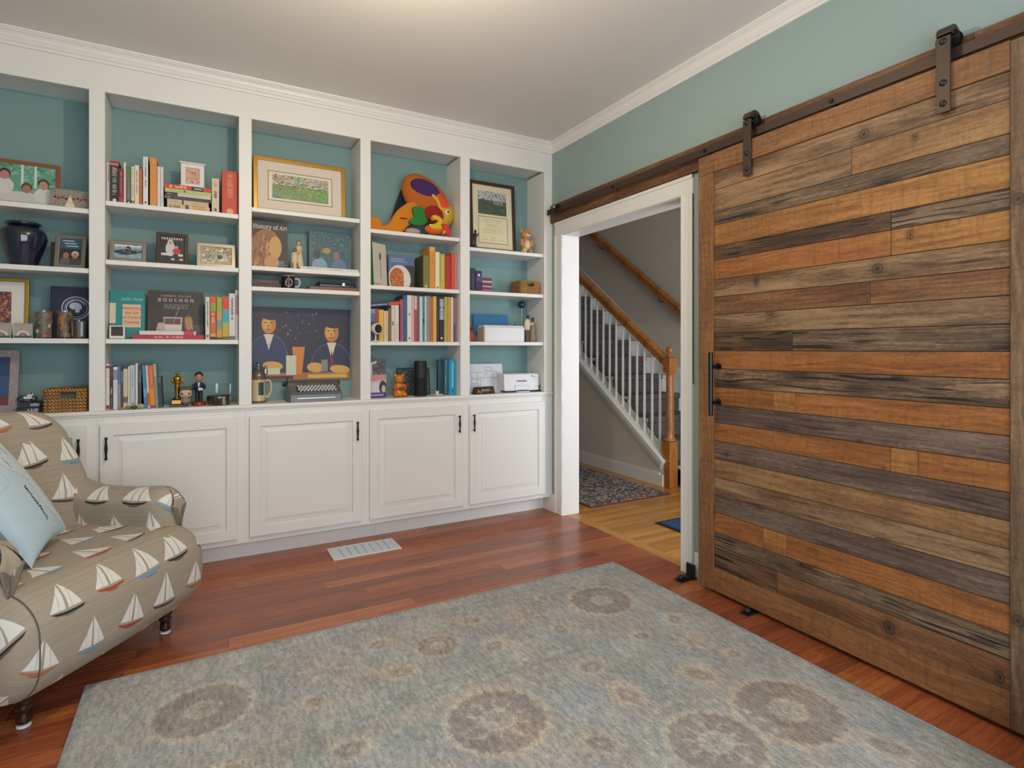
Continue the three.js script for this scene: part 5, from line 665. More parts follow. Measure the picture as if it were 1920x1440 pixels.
tumbler(-2.83, -0.05, 1.255, 0.031, 0.093, 'short tumbler with pale blue stripe beside the upright', sheetB.cell(0.19, 0.09, 700, (g, w, h) => { g.fillStyle = '#5e4c40'; g.fillRect(0, 0, w, h); for (let i = 0; i < 4; i++) { g.fillStyle = '#a9c0cc'; g.fillRect(w * (0.06 + i * 0.25), h * 0.05, w * 0.05, h * 0.85); g.fillStyle = '#3c4038'; g.fillRect(w * (0.15 + i * 0.25), 0, w * 0.08, h); } }));
{
  const o = thing('album', 'navy blue album with white round emblem standing behind tumblers', 'album', [-2.8775, 1.2556 + 0.003, -0.135]), w = 0.17, h = 0.268, q = new THREE.Matrix4().makeRotationX(-0.09), A = (g) => g.applyMatrix4(q), nv = mat('#141c3a', 0.55);
  part(o, 'cover', [box(-w / 2, w / 2, 0, h, -0.004, 0), box(-w / 2, w / 2, 0, h, -0.032, -0.028), box(-w / 2, -w / 2 + 0.004, 0, h, -0.032, 0)].map(A), nv); part(o, 'pages', A(box(-w / 2 + 0.004, w / 2 - 0.003, 0.003, h - 0.003, -0.028, -0.004)), M.pages);
  const Rg = (r, t) => A(new THREE.TorusGeometry(r, t, 6, 48).scale(1, 1, 0.25).translate(0.02, 0.158, 0.0006)), wt = mat('#b9bfcd', 0.5);
  part(o, 'emblem', [Rg(0.058, 0.003), Rg(0.047, 0.0012), new THREE.TorusGeometry(0.04, 0.003, 6, 40, 3.2).scale(1, 1, 0.25).rotateZ(0.5).translate(0.02, 0.158, 0.0006), A(prism(smoothOutline([[-0.026, 0.004], [-0.018, 0.022], [0.004, 0.027], [0.022, 0.016], [0.026, -0.004], [0.016, -0.012], [0.018, -0.022], [0.002, -0.026], [-0.002, -0.01], [-0.014, -0.008]]), 0.0012).translate(0.018, 0.16, 0.0012))].map((g, i) => (i === 2 ? A(g) : g)), wt);
}
frame('framed_photo', -3.3, -3.087, 0.312, CT, -0.12, (g, w, h) => { g.fillStyle = '#33527e'; g.fillRect(0, 0, w, h); g.fillStyle = '#2a3f66'; g.fillRect(0, 0, w, h * 0.4); g.fillStyle = '#7c2c3c'; g.fillRect(0, h * 0.82, w, h * 0.18); }, 'mosaic speckled frame with blue photo leaning behind the armchair', { border: 0.036, fm: new THREE.MeshPhysicalMaterial({ roughness: 0.6, map: texture(128, 128, (u, v, x, y) => { const k = hash2(x >> 1, y >> 1, 61); return k > 0.9 ? [150, 70, 70] : k > 0.55 ? [188, 180, 176] : k > 0.25 ? [150, 140, 142] : [112, 100, 110]; }) }), lean: 0.16 });
scene.getObjectByName('framed_photo_003').traverse((m) => { if (m.name === 'frame') { planeUV(m.geometry, 'y', 12); } });
flatBook(-3.078, -2.992, CT, 0.026, { bg: '#2c3044', ink: [[0.5, 0.95, '#d6d8dc', 0.6]] }, 'small dark book with white lettering beside the wicker basket', { z: -0.07, d: 0.12 });
flatBook(-3.07, -2.99, CT + 0.026, 0.025, { bg: '#34384c', ink: [[0.55, 0.95, '#c9ccd4', 0.6]] }, 'upper small dark book carrying the black and white figurine', { z: -0.075, d: 0.11 });
{
  const f = thing('toy_motorbike', 'small black and white toy motorbike on two dark books', 'toy', [-3.045, CT + 0.0516, -0.11], 0.2), wm = mat('#d6d8d6', 0.4);
  for (const x of [-0.024, 0.024]) part(f, 'wheel', new THREE.TorusGeometry(0.011, 0.0042, 8, 20).translate(x, 0.0155, 0), M.black); part(f, 'body', [rbox(-0.016, 0.018, 0.014, 0.028, -0.006, 0.006, 0.004, 2), ball(0.009, 0.008, 0.031, 0, 1.4, 0.8, 0.8)], wm); part(f, 'seat', rbox(-0.026, 0, 0.027, 0.033, -0.005, 0.005, 0.002), M.black); part(f, 'handlebar', tube([[0.016, 0.042, -0.013], [0.018, 0.046, 0], [0.016, 0.042, 0.013]], 0.0016, 8, 6), M.black); part(f, 'fork', tube([[0.024, 0.0155, 0], [0.018, 0.046, 0]], 0.002, 4, 6), M.chrome);
}
// woven baskets
const seagrass = new THREE.MeshPhysicalMaterial({ roughness: 0.85, map: texture(256, 64, (u, v, x, y) => { const t = (u * 16 + v * 2) % 1, k = 0.62 + 0.45 * Math.sin(t * Math.PI) + (hash2(x, y, 71) - 0.5) * 0.22, w = vnoise(u * 20, v * 4, 20, 4, 72) * 0.3 + 0.85; return [168 * k * w, 122 * k * w, 72 * k * w]; }), bumpMap: texture(256, 64, (u, v) => { const k = 255 * Math.sin(((u * 16 + v * 2) % 1) * Math.PI); return [k, k, k]; }, { srgb: false }), bumpScale: 0.003 });
seagrass.map.repeat.set(3, 1); seagrass.bumpMap.repeat.set(3, 1);
function basket(x0, x1, y, z0, z1, h, rows, label, slot, lining) {
  const w = x1 - x0, d = z0 - z1, o = thing('wicker_basket', label, 'basket', [(x0 + x1) / 2, y + 0.0005, (z0 + z1) / 2]), r = h / rows / 2, hw = w / 2 - r, hd = d / 2 - r, c = 0.012;
  const loop = [[-hw, hd - c], [-hw + c * 0.3, hd - c * 0.3], [-hw + c, hd], [0, hd], [hw - c, hd], [hw - c * 0.3, hd - c * 0.3], [hw, hd - c], [hw, 0], [hw, -hd + c], [hw - c * 0.3, -hd + c * 0.3], [hw - c, -hd], [0, -hd], [-hw + c, -hd], [-hw + c * 0.3, -hd + c * 0.3], [-hw, -hd + c], [-hw, 0]];
  for (let i = 0; i < rows; i++) { const yy = r + i * 2 * r, cut = slot && i >= rows - 3 && i < rows - 1; if (!cut) part(o, 'strand', tube(loop.map(([x, z]) => [x, yy, z]), r * 1.12, 90, 8, true), seagrass); else { const open = [[slot[1], yy, hd], [hw - c, yy, hd], [hw, yy, hd - c], [hw, yy, -hd + c], [hw - c, yy, -hd], [-hw + c, yy, -hd], [-hw, yy, -hd + c], [-hw, yy, hd - c], [-hw + c, yy, hd], [slot[0], yy, hd]]; part(o, 'strand', tube(open, r * 1.12, 90, 8), seagrass); } }
  part(o, 'base', rbox(-hw, hw, 0.001, 0.006, -hd, hd, 0.002), seagrass); if (lining) part(o, 'contents', rbox(-hw * 0.9, hw * 0.9, 0.008, h * 0.82, -hd * 0.85, hd * 0.85, 0.012, 2), lining); return o;
}
basket(-2.972, -2.792, CT, -0.022, -0.215, 0.115, 7, 'square woven basket with grey contents on the countertop', [-0.02, 0.045], mat('#565a58', 0.8));
basket(-0.26, -0.088, 1.609, -0.022, -0.19, 0.095, 7, 'small woven basket with handle slot on the shelf below teddy bear', [-0.025, 0.03]);
// bay 2
frame('framed_photo', -2.387, -2.273, 0.136, 1.963 + 0.1348, -0.085, (g, w, h) => { const r = rng(9); g.fillStyle = '#d0a48e'; g.fillRect(0, 0, w, h); speckle(g, w, h, 60, ['#b8846c', '#dcb8a4', '#c49078', '#a87860'], r, 10, 7); }, 'white wooden photo frame standing on the stack of books', { border: 0.024, t: 0.018, fm: mat('#e0dcd6', 0.45), lean: 0.04 });
{ const f = scene.getObjectByName('framed_photo_004'); if (f) { part(f, 'cornice', rbox(-0.064, 0.064, 0.133, 0.141, -0.022, 0.004, 0.002), mat('#e0dcd6', 0.45)); part(f, 'plinth', rbox(-0.062, 0.062, 0.0, 0.01, -0.02, 0.006, 0.002), mat('#e0dcd6', 0.45)); } }
frame('framed_photo', -2.708, -2.546, 0.116, 1.661, -0.07, (g, w, h) => { const r = rng(14); g.fillStyle = '#7da3b0'; g.fillRect(0, 0, w, h); g.fillStyle = '#d0d4d2'; g.fillRect(0, 0, w, h * 0.16); g.fillStyle = '#2b2c36'; g.beginPath(); g.moveTo(0, h * 0.5); g.quadraticCurveTo(w * 0.5, h * 0.2, w, h * 0.4); g.lineTo(w, h * 0.5); g.quadraticCurveTo(w * 0.4, h * 0.9, 0, h * 0.62); g.fill(); g.beginPath(); g.ellipse(w * 0.5, h * 0.3, w * 0.09, h * 0.2, 0, 0, 7); g.fill(); speckle(g, w, h, 50, ['#a8c4cc', '#5c8290', '#c9d4d4'], r, 10, 2); }, 'pewter frame with a blue water photo above polka-dot book', { border: 0.02, fm: pewter, lean: 0.2 });
frame('framed_photo', -2.502, -2.352, 0.182, 1.661, -0.08, (g, w, h) => { g.fillStyle = '#26262a'; g.fillRect(0, 0, w, h); g.fillStyle = '#c9c8c4'; for (let i = 0; i < 9; i++) g.fillRect(w * (0.06 + i * 0.1), h * 0.06, w * 0.06, h * 0.08); g.beginPath(); g.ellipse(w * 0.42, h * 0.5, w * 0.2, h * 0.28, 0, 0, 7); g.fill(); g.beginPath(); g.ellipse(w * 0.42, h * 0.24, w * 0.12, h * 0.11, 0, 0, 7); g.fill(); g.fillStyle = '#b98a78'; g.beginPath(); g.ellipse(w * 0.42, h * 0.26, w * 0.06, h * 0.06, 0, 0, 7); g.fill(); g.fillStyle = '#c4302e'; g.beginPath(); g.ellipse(w * 0.68, h * 0.58, w * 0.17, h * 0.12, 0, 0, 7); g.fill(); g.fillStyle = '#c49c88'; g.beginPath(); g.arc(w * 0.68, h * 0.42, w * 0.07, 0, 7); g.fill(); g.fillStyle = '#d0d0cc'; g.fillRect(w * 0.04, h * 0.66, w * 0.4, h * 0.1); g.fillRect(w * 0.74, h * 0.68, w * 0.2, h * 0.09); for (const x of [0.45, 0.8]) { g.fillRect(w * x, h * 0.86, w * 0.14, h * 0.07); } }, 'dark brown upright frame with black, white and red photo', { border: 0.018, fm: darkWood, lean: 0.15 });
frame('framed_photo', -2.311, -2.115, 0.142, 1.661, -0.075, (g, w, h) => { const r = rng(18); g.fillStyle = '#a89c80'; g.fillRect(0, 0, w, h); speckle(g, w, h, 80, ['#8a8a66', '#c9bc9c', '#6a6a4c', '#d8ccb0'], r, 12, 9); [['#7d8a84', '#5a4434'], ['#7f94a6', '#a8845c'], ['#2f3d4c', '#3c3028'], ['#b8a4b4', '#7a5c44']].forEach(([c, hr], i) => person(g, w * (0.2 + i * 0.2), h * 0.36, w * 0.055, '#c9a48c', hr, c)); }, 'silver frame with a photo of four people standing outdoors', { border: 0.022, fm: silver, lean: 0.18 });
{
  const d = thing('digital_thermometer', 'small white tilted display with dark screen before polka-dot book', 'display', [-2.671, 1.2588, -0.045], 0.08), q = new THREE.Matrix4().makeRotationX(-0.3), A = (g) => g.applyMatrix4(q);
  part(d, 'housing', A(rbox(-0.034, 0.034, 0, 0.072, -0.01, 0, 0.004, 2)), mat('#d8d6d2', 0.4)); part(d, 'screen', A(rbox(-0.026, 0.026, 0.013, 0.065, -0.003, 0.0007, 0.001)), mat('#38332c', 0.25)); part(d, 'stand', tube([[0, 0.045, -0.022], [0, 0.002, -0.045]], 0.003, 4, 6), mat('#d8d6d2', 0.4));
}
{ // small countertop ornaments in bay 2
  const gold = mat('#c49a3c', 0.22, { metalness: 1 });
  const s = thing('gold_statuette', 'gold standing figure statuette on black plinth', 'statuette', [-2.403, CT + 0.0004, -0.09]);
  part(s, 'plinth', [rbox(-0.036, 0.03, 0, 0.012, -0.03, 0.03, 0.002), rbox(-0.03, 0.026, 0.012, 0.04, -0.024, 0.024, 0.004)], M.blackGloss); part(s, 'plaque', rbox(-0.026, 0.018, 0.014, 0.034, 0.0235, 0.026, 0.001), mat('#c88a3c', 0.3, { metalness: 0.6 }));
  part(s, 'figure', [lathe([[0.001, 0.04], [0.02, 0.04], [0.02, 0.046], [0.012, 0.05], [0.009, 0.06], [0.011, 0.085], [0.014, 0.105], [0.012, 0.118], [0.016, 0.135], [0.021, 0.152], [0.019, 0.16], [0.007, 0.166], [0.006, 0.17], [0.001, 0.171]], 20).scale(1, 1, 0.75), ball(0.0095, 0, 0.182, 0, 0.9, 1.2, 0.95), tube([[-0.02, 0.155, 0], [-0.024, 0.135, 0.006], [-0.006, 0.128, 0.016]], 0.0048, 10, 8), tube([[0.02, 0.155, 0], [0.024, 0.135, 0.006], [0.006, 0.126, 0.016]], 0.0048, 10, 8), cyl(0.002, 0.0025, 0.085, 0, 0.05, 0.0155, 8)], gold);
  const v = thing('vinyl_figure', 'small vinyl figure with oversized square head before gold statuette', 'figurine', [-2.362, CT + 0.0004, -0.052]);
  part(v, 'head', rbox(-0.029, 0.029, 0.05, 0.1, -0.022, 0.024, 0.018, 4), mat('#c9ab98', 0.5)); part(v, 'hair', [rbox(-0.031, 0.031, 0.088, 0.108, -0.025, 0.024, 0.01, 3), rbox(-0.031, 0.031, 0.06, 0.1, -0.026, -0.004, 0.012, 3)], mat('#5e4638', 0.6)); for (const x of [-0.016, 0.016]) part(v, 'eye', ball(0.0052, x, 0.071, 0.0235, 1, 1, 0.5, 12), M.blackGloss);
  part(v, 'body', [rbox(-0.015, 0.015, 0.018, 0.052, -0.01, 0.01, 0.007, 3), ball(0.0065, -0.018, 0.036, 0.003, 0.8, 1.8, 0.8), ball(0.0065, 0.018, 0.036, 0.003, 0.8, 1.8, 0.8)], mat('#8a7a66', 0.6)); part(v, 'legs', [rbox(-0.014, -0.001, 0, 0.02, -0.008, 0.012, 0.004, 2), rbox(0.001, 0.014, 0, 0.02, -0.008, 0.012, 0.004, 2)], mat('#4a3d34', 0.6));
  const b = thing('bobblehead_figure', 'bobblehead figure in navy suit on round red base', 'figurine', [-2.3, CT + 0.0004, -0.095]);
  part(b, 'base', lathe([[0.001, 0], [0.034, 0], [0.036, 0.004], [0.036, 0.016], [0.032, 0.021], [0.001, 0.021]], 32), mat('#8e2f1e', 0.25)); part(b, 'legs', [cyl(0.009, 0.011, 0.06, -0.0095, 0.02, 0, 14), cyl(0.009, 0.011, 0.06, 0.0095, 0.02, 0, 14)], mat('#1c2436', 0.5)); part(b, 'jacket', [lathe([[0.001, 0.072], [0.019, 0.073], [0.021, 0.09], [0.025, 0.115], [0.022, 0.125], [0.008, 0.13], [0.001, 0.13]], 24).scale(1, 1, 0.7), tube([[-0.024, 0.118, 0], [-0.029, 0.098, 0.006], [-0.014, 0.09, 0.018]], 0.0065, 10, 8), tube([[0.024, 0.118, 0], [0.029, 0.098, 0.006], [0.014, 0.09, 0.018]], 0.0065, 10, 8)], mat('#1f2a42', 0.5)); part(b, 'shirt', prism([[-0.006, 0.128], [0.006, 0.128], [0, 0.095]], 0.003).translate(0, 0, 0.0175), mat('#c9ced6', 0.5)); part(b, 'card', rbox(-0.002, 0.02, 0.084, 0.098, 0.02, 0.023, 0.001), mat('#cfd2d8', 0.5));
  part(b, 'head', [ball(0.021, 0, 0.158, 0, 0.92, 1.2, 0.95), ball(0.004, 0, 0.156, 0.02, 0.8, 1.3, 1), ball(0.005, -0.0195, 0.156, 0, 0.5, 1.2, 0.8), ball(0.005, 0.0195, 0.156, 0, 0.5, 1.2, 0.8), cyl(0.006, 0.006, 0.012, 0, 0.126, 0, 10)], mat('#c48a68', 0.5)); part(b, 'hair', ball(0.0222, 0, 0.166, -0.004, 0.96, 1.02, 0.95), mat('#2c221e', 0.6)); for (const x of [-0.007, 0.007]) part(b, 'eye', ball(0.0022, x, 0.161, 0.0185, 1, 1, 0.6, 10), M.black);
  const d = thing('glass_dish', 'dark mottled glass dish by the clear drinking glasses', 'dish', [-2.2, CT + 0.0004, -0.075]);
  part(d, 'bowl', lathe([[0.001, 0], [0.05, 0], [0.058, 0.006], [0.063, 0.025], [0.064, 0.05], [0.061, 0.0505], [0.059, 0.026], [0.05, 0.01], [0.001, 0.008]], 36), new THREE.MeshPhysicalMaterial({ roughness: 0.15, clearcoat: 0.6, map: texture(256, 64, (u, v, x, y) => { const n = vnoise(u * 18, v * 5, 18, 5, 81); return n > 0.72 ? [150, 146, 132] : n > 0.5 ? [70, 56, 40] : [38, 38, 34]; }) }));
  tumbler(-2.208, -0.19, CT, 0.034, 0.115, 'clear straight drinking glass behind the mottled dish'); tumbler(-2.139, -0.19, CT, 0.03, 0.112, 'clear drinking glass close to the bookcase upright');
  const stone = (x, z, r, sy, c, lab) => { const o = thing('painted_stone', lab, 'stone', [x, CT, z]); const g = ball(r, 0, r * sy, 0, 1.25, sy, 1, 14), p = g.attributes.position; for (let i = 0; i < p.count; i++) { const k = 1 + (vnoise(p.getX(i) * 120 + 50, p.getZ(i) * 120 + p.getY(i) * 90 + 50, 400, 400, 5) - 0.5) * 0.25; p.setX(i, p.getX(i) * k); p.setZ(i, p.getZ(i) * k); } g.computeVertexNormals(); part(o, 'stone', g, mat(c, 0.6)); };
  stone(-2.622, -0.03, 0.012, 0.7, '#7c7a3c', 'mossy olive pebble before the countertop books'); stone(-2.596, -0.026, 0.013, 0.75, '#3f5238', 'dark green pebble before the countertop books'); stone(-2.567, -0.03, 0.016, 0.85, '#a8a488', 'large pale speckled pebble before the countertop books'); stone(-2.652, -0.032, 0.01, 0.6, '#a8854e', 'amber pebble before the countertop books');
}
// bay 3
frame('framed_print', -2.02, -1.486, 0.342, 2.014, -0.115, (g, w, h) => { const r = rng(24); g.fillStyle = '#e0d8c4'; g.fillRect(0, 0, w, h); const x0 = w * 0.05, y0 = h * 0.06, W = w * 0.9, Hh = h * 0.88; g.save(); g.beginPath(); g.rect(x0, y0, W, Hh); g.clip(); g.fillStyle = '#b8c0c4'; g.fillRect(x0, y0, W, Hh * 0.4); g.fillStyle = '#6b8f52'; g.fillRect(x0, y0 + Hh * 0.42, W, Hh * 0.6); for (let i = 0; i < 900; i++) { const t = r(), y = r(); let c, yy; if (y < 0.4) { yy = y * 0.8; c = t < 0.35 ? ['#a8683a', '#c08048', '#8a5230'] : t < 0.55 ? ['#7a9a50', '#5d8244', '#93b060'] : ['#b8884a', '#a87440', '#9aa088']; } else if (y < 0.55) { yy = 0.3 + (y - 0.4); c = ['#4a5040', '#6a7058', '#8a8a78', '#3c4436']; } else { yy = 0.42 + (y - 0.55) * 1.3; c = t < 0.3 + (yy - 0.4) ? ['#7d8a5c', '#9a8c6a', '#6a7a4c', '#a89c7c'] : ['#5f9a4c', '#78ac5c', '#86b468', '#c4b45c']; } g.fillStyle = c[Math.floor(r() * c.length)]; g.fillRect(x0 + t * W, y0 + yy * Hh, 3 + r() * 7, 2 + r() * 4); } g.fillStyle = '#5c7496'; g.beginPath(); g.ellipse(x0, y0 + Hh, W * 0.3, Hh * 0.16, 0.25, 0, 7); g.fill(); g.restore(); }, 'gold framed park landscape print with wide cream mat', { border: 0.024, t: 0.022, fm: goldM, matte: 0.062, matCol: '#dccfc0', fillet: mat('#8f7a4a', 0.4), lean: 0.07, category: 'picture' });
{
  const f = thing('couple_statuette', 'carved cream statuette of an embracing couple beside art book', 'statuette', [-1.78, 1.6804, -0.1]), cr = mat('#d2bfa0', 0.75), br = mat('#8a6a44', 0.75);
  part(f, 'standing_body', lathe([[0.001, 0], [0.026, 0], [0.027, 0.03], [0.02, 0.08], [0.016, 0.11], [0.019, 0.135], [0.014, 0.148], [0.006, 0.152], [0.001, 0.154]], 20).scale(1, 1, 0.75).translate(0.012, 0, -0.008), cr); part(f, 'standing_head', ball(0.0125, 0.01, 0.166, -0.006, 0.9, 1.15, 1), mat('#c8a884', 0.75)); part(f, 'standing_hair', ball(0.0145, 0.011, 0.171, -0.011, 1, 1.1, 0.9), br);
  part(f, 'seated_body', [lathe([[0.001, 0], [0.022, 0], [0.022, 0.05], [0.018, 0.052], [0.021, 0.08], [0.016, 0.102], [0.006, 0.108], [0.001, 0.11]], 20).translate(-0.016, 0, 0.01)], cr); part(f, 'seated_legs', [rbox(-0.034, -0.018, 0, 0.045, 0.012, 0.03, 0.006, 2), rbox(-0.014, 0.002, 0, 0.045, 0.012, 0.03, 0.006, 2)], br); part(f, 'seated_head', ball(0.012, -0.012, 0.118, 0.01, 0.95, 1.1, 1), br); part(f, 'arm', tube([[0.022, 0.138, 0.002], [0.012, 0.112, 0.018], [-0.012, 0.1, 0.022]], 0.0055, 10, 8), cr);
  const m = thing('mug', 'black mug with pale pink round design and white handle', 'mug', [-1.833, 1.5624, -0.08]);
  part(m, 'cup', lathe([[0.001, 0], [0.035, 0], [0.0375, 0.003], [0.0375, 0.0755], [0.0365, 0.0765], [0.0345, 0.0755], [0.0345, 0.006], [0.001, 0.005]], 36), mat('#221c1e', 0.25)); part(m, 'rim', new THREE.TorusGeometry(0.0362, 0.0018, 8, 36).rotateX(Math.PI / 2).translate(0, 0.0765, 0), mat('#d8d4d0', 0.25)); part(m, 'handle', tube([[0.034, 0.063, 0], [0.058, 0.062, 0], [0.065, 0.04, 0], [0.057, 0.018, 0], [0.034, 0.014, 0]], 0.0052, 20, 8), mat('#cdd0cc', 0.25));
  const pk = mat('#d3a8a4', 0.4), bend = (pts) => { const g = prism(smoothOutline(pts), 0.0012), p = g.attributes.position; for (let i = 0; i < p.count; i++) { const a = p.getX(i) / 0.0378, rr = 0.0379 + p.getZ(i); p.setXYZ(i, Math.sin(a) * rr, p.getY(i), Math.cos(a) * rr); } g.computeVertexNormals(); return g; };
  part(m, 'design', [bend([[-0.018, 0.02], [-0.02, 0.04], [-0.008, 0.058], [0.01, 0.058], [0.02, 0.042], [0.016, 0.022], [0, 0.013]])], pk);
}
{ // wall-hung canvas: flat generic colour shapes
  const w = 0.588, h = 0.452, c = thing('canvas_picture', 'large pop-art canvas of two seated figures at a bar', 'picture', [-1.7265, 1.009, ZB + 0.0005]);
  const cell = sheetB.cell(w, h, 1000, (g, W, Hh) => { const r = rng(44); g.fillStyle = '#2b2a3c'; g.fillRect(0, 0, W, Hh); for (let i = 0; i < 70; i++) { g.fillStyle = ['#3a3a52', '#4a4438', '#8a8468', '#222234'][i % 4]; g.fillRect(W * (0.28 + r() * 0.4), r() * Hh * 0.4, 3 + r() * 8, 3 + r() * 14); }
    const fig = (cx, hy, s, suit) => { g.fillStyle = suit; g.beginPath(); g.moveTo(cx - s * 1.25, Hh * 0.95); g.quadraticCurveTo(cx - s * 1.25, hy + s * 1.1, cx - s * 0.3, hy + s * 0.85); g.lineTo(cx + s * 0.35, hy + s * 0.85); g.quadraticCurveTo(cx + s * 1.2, hy + s * 1.15, cx + s * 1.2, Hh * 0.95); g.fill(); g.strokeStyle = '#8f9ab0'; g.lineWidth = 2; g.stroke(); g.fillStyle = '#d8d0b8'; g.beginPath(); g.moveTo(cx - s * 0.28, hy + s * 0.75); g.lineTo(cx + s * 0.28, hy + s * 0.75); g.lineTo(cx, hy + s * 1.75); g.fill(); g.fillStyle = '#3a2c30'; g.beginPath(); g.ellipse(cx, hy - s * 0.05, s * 0.5, s * 0.62, 0, 0, 7); g.fill(); g.fillStyle = '#c9803a'; g.beginPath(); g.ellipse(cx, hy + s * 0.16, s * 0.42, s * 0.56, 0, 0, 7); g.fill(); g.fillStyle = '#dca850'; g.beginPath(); g.ellipse(cx - s * 0.1, hy + s * 0.12, s * 0.26, s * 0.38, 0, 0, 7); g.fill(); g.fillStyle = '#3a2c30'; g.beginPath(); g.ellipse(cx + s * 0.04, hy - s * 0.36, s * 0.46, s * 0.24, 0.1, 0, 7); g.fill(); g.fillRect(cx - s * 0.26, hy + s * 0.02, s * 0.17, s * 0.05); g.fillRect(cx + s * 0.06, hy + s * 0.02, s * 0.17, s * 0.05); g.fillStyle = '#8a4a2c'; g.fillRect(cx - s * 0.16, hy + s * 0.42, s * 0.26, s * 0.06); g.fillRect(cx - s * 0.06, hy + s * 0.2, s * 0.08, s * 0.12); for (let i = 0; i < 26; i++) { g.fillStyle = ['#3c4470', '#232a48', '#4a4a6c'][i % 3]; g.fillRect(cx - s + r() * s * 2, hy + s * 1.3 + r() * s * 1.2, 5, 9); } };
    fig(W * 0.16, Hh * 0.2, W * 0.17, '#2c3458'); fig(W * 0.8, Hh * 0.3, W * 0.18, '#302c48'); g.fillStyle = '#7a3038'; g.beginPath(); g.moveTo(W * 0.8, Hh * 0.58); g.lineTo(W * 0.83, Hh * 0.82); g.lineTo(W * 0.78, Hh * 0.82); g.fill();
    g.fillStyle = '#b07038'; g.fillRect(0, Hh * 0.9, W, Hh * 0.1); g.fillStyle = '#5a2c38'; g.fillRect(W * 0.1, Hh * 0.94, W * 0.3, Hh * 0.05); g.fillStyle = '#d8b454'; g.fillRect(W * 0.55, Hh * 0.93, W * 0.42, Hh * 0.05); g.fillStyle = '#d8a850'; for (const [x, y, a, b] of [[0.2, 0.8, 0.1, 0.06], [0.63, 0.83, 0.09, 0.07], [0.89, 0.86, 0.11, 0.06]]) { g.beginPath(); g.ellipse(W * x, Hh * y, W * a, Hh * b, 0.1, 0, 7); g.fill(); }
    g.fillStyle = '#d8802c'; g.beginPath(); g.moveTo(W * 0.39, Hh * 0.54); g.lineTo(W * 0.52, Hh * 0.54); g.lineTo(W * 0.49, Hh * 0.92); g.lineTo(W * 0.42, Hh * 0.92); g.fill(); g.fillStyle = '#d0d0b4'; g.fillRect(W * 0.33, Hh * 0.66, W * 0.1, Hh * 0.27); g.fillRect(W * 0.15, Hh * 0.83, W * 0.12, Hh * 0.09); g.fillStyle = '#8a8486'; g.fillRect(W * 0.69, Hh * 0.72, W * 0.07, Hh * 0.17); });
  part(c, 'canvas', rbox(-w / 2, w / 2, 0, h, 0, 0.018, 0.002), mat('#2a2838', 0.8)); part(c, 'print', decal(w * 0.995, h * 0.995, cell).translate(0, h / 2, 0.0187), printB);
}
{
  const s = thing('beer_stein', 'cream ceramic beer stein with pewter lid and green crest', 'stein', [-1.994, CT + 0.0004, -0.1]), cer = mat('#c9b491', 0.35), pw = mat('#857e76', 0.3, { metalness: 0.8 });
  part(s, 'body', lathe([[0.001, 0], [0.039, 0], [0.041, 0.006], [0.037, 0.014], [0.036, 0.12], [0.039, 0.132], [0.038, 0.15], [0.036, 0.156], [0.001, 0.156]], 36), cer); part(s, 'band', [lathe([[0.0395, 0.002], [0.0418, 0.004], [0.0418, 0.01], [0.0395, 0.012]], 36), lathe([[0.0385, 0.136], [0.0405, 0.138], [0.0405, 0.15], [0.0375, 0.152]], 36)], mat('#6d4c2a', 0.4)); part(s, 'lid', lathe([[0.04, 0.154], [0.042, 0.158], [0.04, 0.166], [0.03, 0.18], [0.022, 0.19], [0.012, 0.196], [0.01, 0.21], [0.016, 0.218], [0.014, 0.23], [0.001, 0.235]], 32), pw); part(s, 'thumb_lift', [rbox(0.03, 0.046, 0.165, 0.2, -0.006, 0.006, 0.004, 2), ball(0.01, 0.038, 0.206, 0, 0.8, 1.3, 0.6)], pw);
  part(s, 'handle', tube([[0.034, 0.126, 0], [0.058, 0.13, 0], [0.069, 0.1, 0], [0.066, 0.06, 0], [0.05, 0.034, 0], [0.035, 0.034, 0]], 0.0065, 24, 10), cer); const g = new THREE.CylinderGeometry(0.0372, 0.0372, 0.075, 10, 1, true, -0.1, 0.85).translate(0, 0.083, 0); part(s, 'crest', g, mat('#2f4a3e', 0.5));
  const t = thing('typewriter', 'grey portable typewriter with rows of white keys', 'typewriter', [-1.683, CT + 0.0004, -0.012]), gm = mat('#5d605f', 0.32, { clearcoat: 0.3 });
  const side = [[0, 0], [0, 0.03], [-0.012, 0.042], [-0.085, 0.075], [-0.13, 0.092], [-0.175, 0.094], [-0.19, 0.08], [-0.19, 0]];
  part(t, 'body', prism(side.map(([z, y]) => [-z, y]), 0.305, 0.008).rotateY(Math.PI / 2).translate(0.0, 0.0085, 0), gm); const q = new THREE.Matrix4().makeRotationX(0.425), K = (g) => g.applyMatrix4(q).translate(0, 0.0545, -0.014);
  part(t, 'key_well', K(rbox(-0.108, 0.125, 0, 0.006, -0.074, 0.002, 0.003, 2)), M.black); const km = mat('#d9dad8', 0.35); for (let j = 0; j < 4; j++) for (let i = 0; i < 11; i++) part(t, 'key', K(cyl(0.0068, 0.0062, 0.007, -0.094 + i * 0.0202 + (j % 2) * 0.009, 0.006, -0.064 + j * 0.018, 12)), km);
  part(t, 'platen', cyl(0.012, 0.012, 0.31, 0, -0.155, 0, 20).rotateZ(Math.PI / 2).translate(0, 0.1, -0.165), M.black); part(t, 'platen_knob', [cyl(0.014, 0.014, 0.014, 0, 0, 0, 18).rotateZ(Math.PI / 2).translate(-0.1555, 0.1, -0.165), cyl(0.014, 0.014, 0.014, 0, 0, 0, 18).rotateZ(Math.PI / 2).translate(0.1695, 0.1, -0.165)], M.black); part(t, 'return_lever', tube([[-0.148, 0.098, -0.12], [-0.152, 0.12, -0.11], [-0.146, 0.148, -0.112]], 0.0028, 10, 6), M.black); part(t, 'front_trim', rbox(-0.11, 0.11, 0.02, 0.024, 0.0065, 0.0095, 0.001), M.chrome);
}
